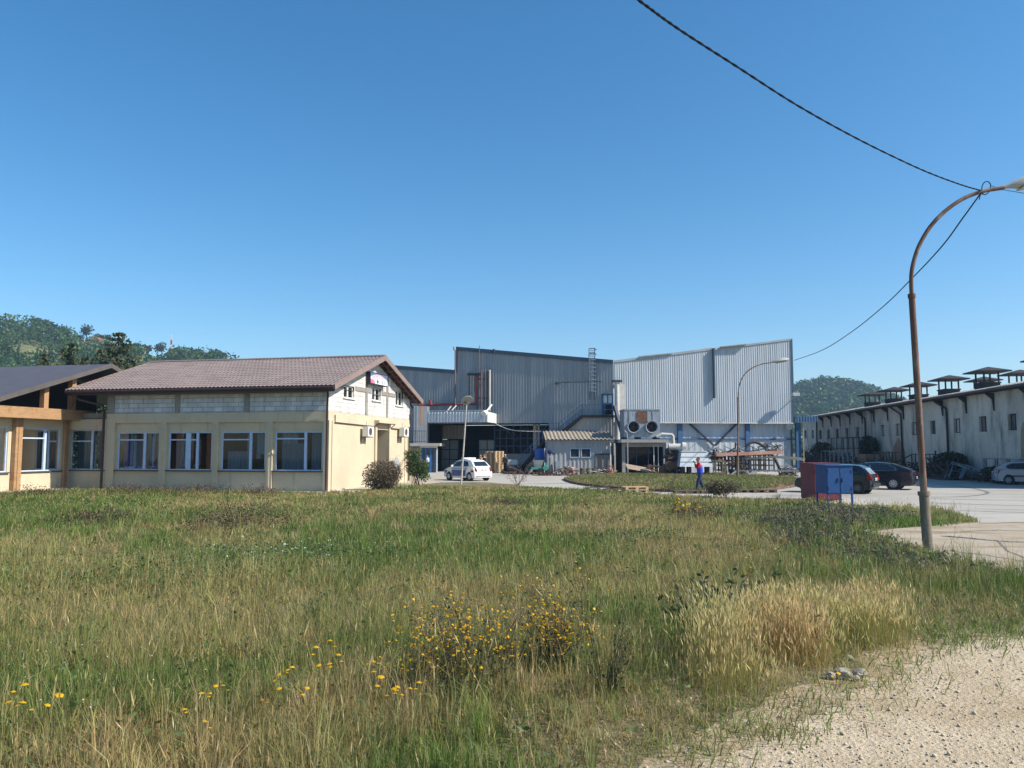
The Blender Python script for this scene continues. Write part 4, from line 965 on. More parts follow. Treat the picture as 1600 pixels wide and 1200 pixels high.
# --- blue door, outside stair
s0, s1 = WA.S(941.5), WA.S(959.5); z0, z1 = WA.Z(950, 647.5), WA.Z(950, 615.5)
mb = MB()
for p, q, a, b in ((s0, s0 + .14, z0, z1), (s1 - .14, s1, z0, z1), (s0, s1, z1 - .14, z1), (s0, s1, z0 + .95, z0 + 1.07), ((s0 + s1) / 2 - .05, (s0 + s1) / 2 + .05, z0 + 1, z1)): WA.box(mb, p, q, a, b, .06, .16)
dr = mb.build('blue_door', M_steel, hall)
mb = MB(); WA.box(mb, s0 + .1, s1 - .1, z0 + 1, z1 - .1, .045, .10); mb.build('pane', mat('pale_pane', (.62, .66, .62), (.5, .54, .5), rough=.2), dr)  # reflection on the door glass put into the pale pane colour
mb = MB(); WA.box(mb, s0 + .1, s1 - .1, z0, z0 + 1, .045, .10); mb.build('lower_panel', M_void, dr)
mb = MB(); SD0, SD1 = .15, 1.35
L0, L1 = WA.S(910, 1.3), WA.S(961, 1.3); zl = WA.Z(935, 648.5, 1.3)
WA.box(mb, L0, L1 - .1, zl - .22, zl, SD0, SD1)
M0, M1 = WA.S(858, 1.3), WA.S(873, 1.3); zm = WA.Z(866, 677.5, 1.3); WA.box(mb, M0, M1, zm - .18, zm, SD0, SD1)
B0 = WA.S(810, 1.3); zb_ = .1
for d in (SD0, SD1 - .08):
    for (sa, za, sb, zb__) in ((L0, zl - .1, M1, zm - .1), (M0, zm - .1, B0, zb_)):
        mb.prism([WA.P(sa, za + .18, d), WA.P(sb, zb__ + .18, d), WA.P(sb, zb__ - .20, d), WA.P(sa, za - .20, d)], WA.n * .08)
for (sa, za, sb, zb__) in ((L0, zl, M1, zm), (M0, zm, B0, .15)):
    k = int(abs(za - zb__) / .19)
    for i in range(k): t = (i + .5) / k; s = sa + (sb - sa) * t; z = za + (zb__ - za) * t; WA.box(mb, s - .14, s + .14, z - .03, z + .01, SD0 + .08, SD1 - .08)
st = mb.build('outside_stair', mat('black_stair_steel', (.018, .022, .03), (.025, .028, .034), rough=.7), hall)
mb = MB()
def rail(sa, za, sb, zb__, k, d=SD1 - .03):
    for h in (.5, 1.0): mb.tube([WA.P(sa, za + h, d), WA.P(sb, zb__ + h, d)], .025, 5)
    for i in range(k + 1): t = i / k; s = sa + (sb - sa) * t; z = za + (zb__ - za) * t; mb.tube([WA.P(s, z, d), WA.P(s, z + 1.0, d)], .025, 5)
rail(L1 - .2, zl, L0, zl, 4); rail(L0, zl, M1, zm, 4); rail(M1, zm, M0, zm, 1); rail(M0, zm, B0, zb_, 5)
mb.build('handrail', M_steel, st)
mb = MB(); corrugated(mb, WA, L0 - .6, -.1, lambda s: 3.0, lambda s: zl - .22 - max(0, (L0 - s)) * .8, 1.0, .3, .03)
corrugated(mb, WA, M0 + .5, L0 - .6, lambda s: 3.0, lambda s: max(3.05, zl - .3 - (L0 - s) * (zl - zm) / (L0 - M1)), 1.0, .3, .03); mb.build('stair_cladding', M_cladB, hall)
# white duct and dark strut in the corner
mb = MB(); c = WB.S(965, .5); mb.tube([WB.P(c, 2.5, .5), WB.P(c, WB.Z(965, 597, .5), .5)], .22, 10); o = mb.build('vent_stack', M_pale, hall, smooth=True)
mb = MB(); WB.box(mb, c - .4, c + .45, WB.Z(965, 597, .5), WB.Z(965, 594, .5), .2, .8); mb.build('cowl', M_dsteel, o)
mb = MB(); WB.box(mb, WB.S(968), WB.S(976), WB.Z(970, 645), WB.Z(970, 600), .05, .12); mb.build('flashing', M_pale, hall)
mb = MB(); mb.bar(WB.P(WB.S(961, 1.2), WB.Z(961, 634, 1.2), 1.2), WB.P(WB.S(973.5, 2.5), WB.Z(973.5, 682, 2.5), 2.5), .28); mb.build('strut', M_dsteel, hall)

# ------------------------------------------------------------------ shed, fan house, entrance kiosk
WS = Wall((AT(855, 700, 71).x, 71), (1, 0), (0, -1))
sh = thing('tin_shed', 'low grey tin shed with a corrugated roof and two small windows below the outside stair', 'shed', (WS.P(5, 0).x, 71, 0))
S = lambda x, d=0: WS.S(x, d)
Z = lambda y, d=0, x=900: WS.Z(x, y, d)
sw0, sw1 = S(855), S(954.5); zs = Z(688.5)
wins = [(S(891.5), S(904.5), Z(714), Z(701.5)), (S(909), S(922), Z(714), Z(701.5))]
mb = MB()
def corr_holes(mb, w_, s0, s1, z0, z1, holes, d, p, h):
    cuts = sorted({s0, s1} | {q for hh in holes for q in hh[:2]})
    for i in range(len(cuts) - 1):
        a, b = cuts[i], cuts[i + 1]; hs = [hh for hh in holes if hh[0] <= (a + b) / 2 <= hh[1]]
        if hs: corrugated(mb, w_, a, b, lambda s: z0, lambda s: hs[0][2], d, p, h); corrugated(mb, w_, a, b, lambda s: hs[0][3], lambda s: z1, d, p, h)
        else: corrugated(mb, w_, a, b, lambda s: z0, lambda s: z1, d, p, h)
M_shed = mat('grey_tin', (.36, .375, .385), (.28, .295, .305), scale=.8, stretch=(2, 2, .3), rough=.6, metal=.1, stain=(.20, .13, .09), sscale=1.1, sstretch=(2.5, 2.5, .5), sth=(.60, .72))
corr_holes(mb, WS, sw0, sw1, 0, zs, wins, 0, .38, .03)
mb.quad(WS.P(sw0, 0), WS.P(sw0, 0, -4.5), WS.P(sw0, zs + .7, -4.5), WS.P(sw0, zs)); mb.quad(WS.P(sw1, 0), WS.P(sw1, 0, -4.5), WS.P(sw1, zs + .7, -4.5), WS.P(sw1, zs)); mb.build('wall', M_shed, sh)
mb = MB(); sr0, sr1 = S(852, .4), S(961, .4); n = int((sr1 - sr0) / .06); V = []
for i in range(n + 1):
    s = sr0 + (sr1 - sr0) * i / n; wv = .05 * math.sin(2 * math.pi * s / .36)
    V += [WS.P(s, zs + .10 + wv, .45), WS.P(s, zs + .95 + wv, -4.6)]
mb.add(V, [(2 * i, 2 * i + 2, 2 * i + 3, 2 * i + 1) for i in range(n)]); mb.build('roof', mat('fibre_cement', (.33, .285, .22), (.25, .215, .17), scale=1.2, rough=.9, stain=(.22, .19, .15), sscale=1.5), sh, smooth=True)
mb = MB(); WS.box(mb, sr0, sr1, zs - .12, zs + .03, .05, .12); mb.build('gutter', M_shed, sh)
for a, b, c, e in wins:
    mb = MB(); t = .05
    for p, q, u0, u1 in ((a - t, a, c - t, e + t), (b, b + t, c - t, e + t), (a, b, e, e + t), (a, b, c - t, c)): WS.box(mb, p, q, u0, u1, .03, .10)
    f = mb.build('window', M_frame, sh); mb = MB(); mb.quad(WS.P(a, c, .02), WS.P(b, c, .02), WS.P(b, e, .02), WS.P(a, e, .02)); mb.build('pane', mat('dark_pane', (.02, .024, .03), (.03, .034, .04), rough=.5, spec=.2), f)  # opaque pane in one near-black tone
mb = MB(); d0, d1 = S(930), S(952); k = 9
for i in range(k): WS.box(mb, d0 + (d1 - d0) * i / k + .01, d0 + (d1 - d0) * (i + 1) / k - .01, .05, Z(710.5), .045, .09)
dd = mb.build('plank_door', mat('grey_planks', (.26, .23, .20), (.19, .165, .145), scale=3, stretch=(3, 3, .4), rough=.9), sh)
mb = MB(); WS.box(mb, d0 - .1, d1 + .05, Z(710.5), Z(708.5), .05, .16); mb.build('lintel', M_dsteel, dd)
mb = MB(); mb.tube([WS.P(S(953.7, .2), .05, .2), WS.P(S(953.7, .2), zs - .1, .2)], .06, 8); mb.build('downpipe', M_white, sh)
# house under the fans
fk = thing('glazed_pump_house', 'low flat-roofed glazed house with concrete pillars under the twin fan unit', 'outbuilding', (AT(1006, 700, 71).x, 71, 0))
a, b = S(972), S(1041); zk = Z(692, x=1006)
mb = MB(); WS.box(mb, S(966.5, .6), S(1046, .6), Z(691.5, .6, 1006), Z(686.5, .6, 1006), -4.5, .6); mb.build('roof_slab', M_slab, fk)
for p, q in ((a, S(977)), (S(1036.5), b)): mb = MB(); WS.box(mb, p, q, 0, zk, -.3, 0); mb.build('pillar', M_slab, fk)
mb = MB(); WS.box(mb, S(977), S(1036.5), zk - .35, zk, -.28, -.02); mb.build('lintel', M_slab, fk)
mb = MB()
for x in (978, 994.8, 1013, 1021.5, 1035.5): WS.box(mb, S(x) - .035, S(x) + .035, 0, zk - .35, -.22, -.10)
for y in (706,): WS.box(mb, S(978), S(1021), Z(y, x=1000) - .04, Z(y, x=1000) + .04, -.2, -.12)
f = mb.build('glazing', mat('navy_steel', (.03, .06, .12), (.025, .045, .09), rough=.6), fk); mb = MB(); mb.quad(WS.P(S(977), 0, -.15), WS.P(S(1021), 0, -.15), WS.P(S(1021), zk - .35, -.15), WS.P(S(977), zk - .35, -.15)); mb.build('pane', MATS['grimy_pane'], f)
mb = MB()
for p, q, u0, u1 in ((S(1021), S(1022.3), 0, Z(695, x=1025)), (S(1028), S(1029), 0, Z(695, x=1025)), (S(1021), S(1029), Z(696.2, x=1025), Z(695, x=1025))): WS.box(mb, p, q, u0, u1, -.08, .0)
mb.build('open_door', M_white, fk)
mb = MB(); mb.quad(WS.P(a, 0, -4.4), WS.P(b, 0, -4.4), WS.P(b, zk, -4.4), WS.P(a, zk, -4.4)); mb.quad(WS.P(a, 0, -.3), WS.P(a, 0, -4.4), WS.P(a, zk, -4.4), WS.P(a, zk, -.3)); mb.quad(WS.P(b, 0, -.3), WS.P(b, 0, -4.4), WS.P(b, zk, -4.4), WS.P(b, zk, -.3))
mb.build('interior', mat('pump_room', (.075, .085, .085), (.05, .055, .06), rough=1), fk)
zk2 = Z(686.5, .6, 1006)
fu = thing('twin_fan_unit', 'weathered steel cooling unit with two round fans on the flat roof of the pump house', 'cooling unit', (AT(1003, 690, 70).x, 70, zk2))
f0, f1 = S(975.7, .2), S(1031.5, .2); z0, z1 = Z(683, .2, 1003), Z(640, .2, 1003)
M_fan = mat('weathered_steel', (.27, .31, .37), (.36, .39, .42), scale=.9, rough=.55, metal=.2, stain=(.15, .10, .08), sscale=2.2, sstretch=(2, 2, .6), sth=(.58, .68))
mb = MB(); WS.box(mb, f0, f1, z0, z1, -2.6, .2); bx = mb.build('housing', M_fan, fu)
mb = MB(); WS.box(mb, S(995.5, .2), S(1011.5, .2), Z(660, .2, 1003), Z(643, .2, 1003), .203, .25); mb.build('rusty_panel', M_rust, bx)
mb = MB()
for x in (984, 1012.8, 1021): WS.box(mb, S(x, .2) - .05, S(x, .2) + .05, z0 + (1.35 if x > 1000 else .1), z1 - .1, .203, .24)
WS.box(mb, f0 - .05, f1 + .05, z1 - .06, z1 + .05, -2.65, .24); mb.build('flange', M_galv, bx)
for x in (989.8, 1018.2):
    c = WS.P(S(x, .2), Z(667.2, .2, 1003), .2); mb = MB(); r = 8.6 * 71 / F
    mb.lathe([(r - .05, .01), (r - .02, .30), (r + .05, .32), (r + .06, .28), (r + .03, 0.003)], c, WS.n, 28, cap=False); ring = mb.build('fan_ring', M_fan, fu, smooth=True)
    mb = MB(); mb.lathe([(r - .06, .02), (r - .06, .05)], c, WS.n, 28); mb.build('fan_throat', M_void, ring)
    mb = MB(); mb.lathe([(.16, .06), (.16, .16), (.05, .2)], c, WS.n, 12)
    for k in range(5):
        t = 2 * math.pi * k / 5; dv = WS.u * math.cos(t) + Vector((0, 0, math.sin(t))); mb.bar(c + dv * .12 + WS.n * .09, c + dv * (r - .1) + WS.n * .12, .03, .16)
    mb.build('fan_blade', mat('sooty_blade', (.05, .035, .03), (.03, .025, .024), rough=.9), ring)
for x in (978, 1000, 1029): mb = MB(); WS.box(mb, S(x, .1) - .1, S(x, .1) + .1, zk2, z0, -2.4, .1); mb.build('foot', M_dsteel, fu)
mb = MB(); mb.tube([WS.P(S(1026, .3), zk2 + .22, .3), WS.P(S(1034, .3), zk2 + .45, .3), WS.P(S(1050, .3), zk2 + .40, .3), WS.P(S(1051.5, .3), zk2 + .3, .3), WS.P(S(1052, .3), zk2 - .35, .3), WS.P(S(1057, .5), zk2 - .75, .5)], .15, 9); tag(mb.build('insulated_pipe', M_pale), 'pale lagged pipe bending down from the fan unit to the black machinery', 'pipe')
mb = MB(); mb.tube([WS.P(S(980.5, .8), .05, .8), WS.P(S(980.5, .8), zk2 + .1, .8), WS.P(S(979.5, .8), zk2 + .6, .8), WS.P(S(976, .8), zk2 + .75, .8)], .055, 7); tag(mb.build('vent_pipe', M_galv), 'thin grey vent pipe with a bent top standing before the pump house', 'pipe')
# entrance kiosk at the left end
WE = Wall((AT(640, 700, 76.5).x, 76.5), (1, 0), (0, -1)); E = lambda x, d=0: WE.S(x, d); ZE = lambda y, d=0: WE.Z(665, y, d)
ek = thing('entrance_kiosk', 'flat-roofed entrance kiosk with blue glazed doors in a white frame beside the tan annex', 'outbuilding', (E(665) + WE.O.x, 76.5, 0))
zz = ZE(697)
mb = MB(); WE.box(mb, E(622, 1.3), E(687.5, 1.3), zz, ZE(692.5, 1.3), -4, 1.3); mb.build('roof_slab', M_slab, ek)
mb = MB(); WE.box(mb, E(622), E(657), 0, zz, -3.5, -.05); mb.build('wall', M_conc, ek)
mb = MB()
for p, q, u0, u1 in ((E(656.6), E(658.2), 0, zz), (E(682), E(683.8), 0, zz), (E(658.2), E(682), zz - .16, zz)): WE.box(mb, p, q, u0, u1, -.02, .12)
f = mb.build('door_frame', M_white, ek); mb = MB()
for x in (659, 665.5, 672.8, 681): WE.box(mb, E(x) - .09, E(x) + .09, .02, zz - .17, -.01, .08)
WE.box(mb, E(659), E(681), ZE(703), ZE(702), .0, .09); WE.box(mb, E(665.5), E(673), ZE(700.5), ZE(698.5), .0, .09); mb.build('blue_door', mat('bright_blue_paint', (.05, .17, .42), (.04, .14, .36), rough=.45), ek)
mb = MB(); mb.quad(WE.P(E(658), 0, -.02), WE.P(E(682), 0, -.02), WE.P(E(682), zz, -.02), WE.P(E(658), zz, -.02)); mb.build('pane', M_grime, ek)
tk = thing('sheet_metal_duct', 'tall galvanised duct box with an orange rust streak standing on the kiosk roof', 'duct', (E(656) + WE.O.x, 77, ZE(692.5, 1.3)))
zt0 = ZE(692.4, 1.3); mb = MB(); WE.box(mb, E(645), E(666), zt0, ZE(634), -2.6, -.5); bx = mb.build('duct_box', M_galv, tk)
mb = MB(); WE.box(mb, E(656.5, -.5), E(660, -.5), ZE(664, -.5), ZE(634.5, -.5), -.498, -.485); mb.build('rust_streak', mat('orange_rust', (.52, .28, .16), (.42, .22, .12), stretch=(3, 3, .3), rough=.9), bx)
mb = MB(); WE.box(mb, E(651, -.5) - .03, E(651, -.5) + .03, zt0, ZE(634), -.497, -.46); mb.build('seam', M_slab, bx)
mb = MB()
for i in range(8): s = E(641, 1.2) + i * (E(666, 1.2) - E(641, 1.2)) / 7; mb.tube([WE.P(s, zt0, 1.2), WE.P(s, zt0 + 1.15, 1.2)], .022, 5)
for h in (.15, 1.15): mb.tube([WE.P(E(641, 1.2), zt0 + h, 1.2), WE.P(E(666, 1.2), zt0 + h, 1.2)], .025, 5)
tag(mb.build('roof_railing', M_dsteel), 'thin dark railing along the kiosk roof before the rust-streaked duct', 'railing')
# blue link roof between hall and the long store
lb = thing('link_canopy', 'blue corrugated link canopy between the hall corner and the long grey store', 'canopy', (WB.P(sE, 0).x, WB.P(sE, 0).y, 0))
mb = MB(); WLk = Wall((AT(1243, 650, 78).x, 78), (1, .1), (.1, -1)); corrugated(mb, WLk, 0, WLk.S(1279.5), lambda s: WLk.Z(1260, 659), lambda s: WLk.Z(1260, 650.5), 0, .3, .04)
mb.quad(WLk.P(0, WLk.Z(1260, 650.5)), WLk.P(WLk.S(1279.5), WLk.Z(1260, 650.5)), WLk.P(WLk.S(1279.5), WLk.Z(1260, 650.5), -6), WLk.P(0, WLk.Z(1260, 650.5), -6)); mb.build('fascia', mat('blue_sheet', (.07, .15, .26), (.055, .12, .21), rough=.5), lb)
mb = MB(); s = WLk.S(1255.6, -.3); mb.cbox(WLk.P(s, WLk.Z(1260, 659) / 2, -.3), .08, .1, WLk.Z(1260, 659) - .1); mb.build('downpipe', mat('yellow_pipe', (.5, .42, .2)), lb)
# ------------------------------------------------------------------ long grey store on the right
Q1 = G(1500, 747.5); DS = Vector((.113, 1, 0)).normalized()
WR = Wall((Q1.x, Q1.y), (DS.x, DS.y), (-DS.y, DS.x))       # s runs away from the camera
M_stucco = mat('stained_stucco', (.58, .545, .475), (.44, .415, .365), scale=.45, stretch=(1, 1, .55), rough=.95, bump=.25, bscale=18, stain=(.16, .145, .125), sscale=.55, sstretch=(1.6, 1.6, .35), sth=(.48, .68), fine=.15, fscale=14)
M_brickr = blockmat('bare_brick', DS, (.30, .15, .10), (.36, .20, .14), (.38, .34, .30), bw=.28, bh=.085, mortar=.012, stain=(.40, .34, .28))
M_asb = mat('lichened_roof_sheet', (.52, .49, .42), (.42, .395, .34), scale=.9, rough=.95, stain=(.22, .21, .17), sscale=2)
M_store_dark = mat('store_timber', (.04, .038, .040), (.03, .029, .03), scale=3, rough=.9)
st_ = thing('long_store_building', 'long grey stained store with a row of small windows and roof ventilators', 'warehouse', WR.P(10, 0))
zEv = WR.Z(1500, 620.5)
s_n, s_f = WR.S(1720), WR.S(1277.5)
WINS = [((1255.5, 1259), (659.5, 683), 1), ((1269, 1274), (660, 684), 1)]
raw = [(1280, 1284.5, 671, 684, 'd'), (1292.8, 1297, 669.5, 683.5, 'd'), (1306.5, 1311, 668.5, 682.5, 'd'), (1321.8, 1326, 667.5, 681.5, 'd'), (1338.3, 1343, 665.8, 681.5, 'o'), (1377.5, 1383, 663.3, 681, 'w'), (1400.5, 1407, 661.5, 680, 'w'), (1425.5, 1433.5, 660, 680, 'w'),
       (1455, 1463, 658, 679.5, 'd'), (1492, 1502, 655.5, 679.5, 'w'), (1531.5, 1543.5, 653, 678.5, 'o'), (1577, 1590.5, 649.8, 677.5, 'd'), (1640, 1656, 644, 676, 'd')]
hs = []
for x0, x1, y0, y1, t in raw: hs.append((WR.S(x1), WR.S(x0), WR.Z((x0 + x1) / 2, y1), WR.Z((x0 + x1) / 2, y0), t))
zw0 = sum(h[2] for h in hs) / len(hs); zw1 = sum(h[3] for h in hs) / len(hs)
mb = MB(); WR.holes(mb, s_n, s_f, -.1, zEv, [(h[0], h[1], zw0, zw1) for h in hs], 0, .28)
mb.quad(WR.P(s_f, -.1), WR.P(s_f, -.1, -14), WR.P(s_f, zEv, -14), WR.P(s_f, zEv)); mb.quad(WR.P(s_n, -.1), WR.P(s_n, -.1, -14), WR.P(s_n, zEv + 2, -14), WR.P(s_n, zEv)); mb.build('wall', M_stucco, st_)
M_board = mat('white_boarding', (.46, .455, .43), (.36, .355, .34), scale=3, rough=.9)
for h in hs:
    mb = MB(); a, b = h[0], h[1]; t = .07
    for p, q, u0, u1 in ((a, a + t, zw0, zw1), (b - t, b, zw0, zw1), (a, b, zw1 - t, zw1), (a, b, zw0, zw0 + t), ((a + b) / 2 - .03, (a + b) / 2 + .03, zw0, zw1)): WR.box(mb, p, q, u0, u1, -.24, -.17)
    f = mb.build('window', M_store_dark, st_); mb = MB(); mb.quad(WR.P(a, zw0, -.20), WR.P(b, zw0, -.20), WR.P(b, zw1, -.20), WR.P(a, zw1, -.20))
    mb.build('boarding' if h[4] != 'd' else 'pane', {'d': M_grime, 'w': M_board, 'o': mat('brown_boarding', (.20, .16, .14), (.13, .11, .10), scale=3)}[h[4]], f)
    mb = MB(); WR.box(mb, a - .05, b + .05, zw0 - .05, zw0 - .003, -.2, .05); mb.build('sill', M_stucco, f)
# roof: eave boards, sheet, brackets, gutter
HD, RZ = 7.0, 1.35
mb = MB(); k = int((s_f - s_n) / .12); V = []
for i in range(k + 1):
    s = s_n + (s_f - s_n) * i / k; wv = .03 * math.sin(2 * math.pi * s / .36); V += [WR.P(s, zEv + .22 + wv, .75), WR.P(s, zEv + .22 + RZ + wv, -HD)]
mb.add(V, [(2 * i, 2 * i + 1, 2 * i + 3, 2 * i + 2) for i in range(k)])
mb.quad(WR.P(s_n, zEv + .22 + RZ, -HD), WR.P(s_f, zEv + .22 + RZ, -HD), WR.P(s_f, zEv - .1, -15), WR.P(s_n, zEv - .1, -15)); mb.build('roof', M_asb, st_, smooth=True)
mb = MB(); mb.prism([WR.P(s_n, zEv, .72), WR.P(s_n, zEv + .12, .72), WR.P(s_n, zEv + .12 + RZ, -HD + .1), WR.P(s_n, zEv, -HD + .1)], WR.u * (s_f - s_n)); mb.build('roof_frame', M_store_dark, st_)
mb = MB(); mb.tube([WR.P(s_n, zEv + .1, .82), WR.P(s_f, zEv + .1, .82)], .09, 8); mb.build('gutter', M_pipe, st_, smooth=True)
brx = [1287, 1299, 1315, 1330, 1368, 1389.5, 1403, 1433, 1480, 1514, 1557, 1610]
for x in [1287.5, 1300.5, 1314.5, 1330, 1349.5, 1368, 1389.5, 1414.5, 1476, 1513.5, 1557, 1612]:
    s = WR.S(x); mb = MB(); mb.prism([WR.P(s - .06, zEv - .05, .01), WR.P(s - .05, zEv - .02, .62), WR.P(s - .05, zEv - .14, .55), WR.P(s - .05, zEv - .5, .14), WR.P(s - .05, zEv - 1.25, .08), WR.P(s - .05, zEv - 1.3, .01)], WR.u * .10); mb.build('bracket', M_store_dark, st_)
def dpipe(x, ybot=None, top=.0):
    s = WR.S(x); mb = MB(); zb = .2 if ybot is None else WR.Z(x, ybot); mb.tube([WR.P(s + 1.0, zEv + .05, .8), WR.P(s + .7, zEv - .25, .6), WR.P(s, zEv - .75, .16), WR.P(s, zEv - 1.1, .13), WR.P(s, zb, .13)], .085, 8); mb.build('downpipe', M_store_dark, st_, smooth=True)
dpipe(1412); dpipe(1484); dpipe(1355, 697); dpipe(1640); 
s = WR.S(1278.5); mb = MB(); mb.tube([WR.P(s, .1, .13), WR.P(s, zEv - .1, .13)], .09, 8); mb.build('downpipe', M_store_dark, st_)
# patches of bare brick: plaster fallen off, slightly proud sheet butting the wall
def brick_patch(pts, m_):
    mb = MB(); P = [WR.P(WR.S(x), WR.Z(x, y), .018) for x, y in pts]; mb.prism(P, WR.n * -.016); return mb.build('bare_patch', m_, st_)
brick_patch([(1392, 747), (1392, 712), (1396, 700), (1401, 690), (1405, 683), (1409, 694), (1414, 705), (1415, 747)], M_brickr)
brick_patch([(1340, 738), (1342, 722), (1349, 718), (1357, 726), (1360, 740)], M_brickr)
mb = MB(); P = [WR.P(WR.S(x), WR.Z(x, y), .014) for x, y in ((1595, 760), (1595.5, 690), (1597, 670), (1600, 660), (1612, 650), (1628, 648), (1640, 665), (1642, 765))]; mb.prism(P, WR.n * -.012); mb.build('door_arch', mat('tan_render', (.34, .27, .17), (.26, .20, .13), rough=.95), st_)
# ventilators on the roof
VS = [(1367, 633.5, 1.0), (1399, 631, 1.0), (1438, 627, 1.0), (1486, 621, 1.0), (1546.5, 613, 1.0), (1630, 600, 1.0), (1780, 585, 1)]
def ventilator(s, dback, sc=1.0, name='roof_ventilator', lift=0):
    zb = zEv + .22 + RZ * (dback + .75) / (HD + .75) - .15 + lift; a = DS; b = Vector((-DS.y, DS.x, 0)); c = WR.P(s, zb, -dback); wx, wy = 1.75 * sc, 1.4 * sc
    def loc(p, q, z): return c + a * p + b * q + Vector((0, 0, z))
    mb = MB(); mb.par(loc(-wx / 2, -wy / 2, -.3), a * wx, b * wy, (0, 0, 1.2)); mb.par(loc(-wx / 2 - .06, -wy / 2 - .06, .85), a * (wx + .12), b * (wy + .12), (0, 0, .1))
    v = mb.build(name, M_store_dark, st_)
    for p in (-wx / 2 + .08, wx / 2 - .08):
        for q in (-wy / 2 + .08, wy / 2 - .08): mb = MB(); mb.bar(loc(p, q, .93), loc(p, q, 1.8), .10); mb.build('post', M_store_dark, v)
    mb = MB(); e = .6; zc = 1.8
    P = [loc(-wx / 2 - e, -wy / 2 - e, zc), loc(wx / 2 + e, -wy / 2 - e, zc), loc(wx / 2 + e, wy / 2 + e, zc), loc(-wx / 2 - e, wy / 2 + e, zc), loc(-.25, 0, zc + .36), loc(.25, 0, zc + .36)]
    P2 = [p - Vector((0, 0, .09)) for p in P[:4]]
    mb.add(P + P2, [(0, 1, 5, 4), (1, 2, 5), (2, 3, 4, 5), (3, 0, 4), (6, 9, 8, 7), (0, 6, 7, 1), (1, 7, 8, 2), (2, 8, 9, 3), (3, 9, 6, 0)]); mb.build('cap', M_store_dark, v)
for x, yb in ((1365.5, 638), (1399.5, 634), (1438.5, 629), (1486.5, 620), (1547.5, 607), (1648, 590)):
    # plane of the ventilator axis lies 2.2 m behind the wall face
    ventilator(WR.S(x, -2.6), 2.6, .86, lift=-.42)
for x in (1541, 1598): ventilator(WR.S(x, -9.0), 9.0, .85, lift=-1.0)
# far end beyond the link canopy
WR2 = Wall((WR.P(s_f + .2, 0, -1.2).x, WR.P(s_f + .2, 0, -1.2).y), (DS.x, DS.y), (-DS.y, DS.x))
f2 = thing('store_annex', 'shaded far end of the grey store seen below the blue link canopy', 'warehouse', WR2.P(5, 0))
e2 = WR2.S(1254.5); hh = [(WR2.S(b), WR2.S(a), WR2.Z((a + b) / 2, 685), WR2.Z((a + b) / 2, 672)) for a, b in ((1257.5, 1260.8), (1268.8, 1272))]
mb = MB(); WR2.holes(mb, -1, e2, -.1, WR2.Z(1265, 656), hh, 0, .25); mb.build('wall', M_stucco, f2)
for h in hh: mb = MB(); WR2.box(mb, h[0], h[1], h[2], h[3], -.22, -.15); mb.build('window', M_grime, f2)
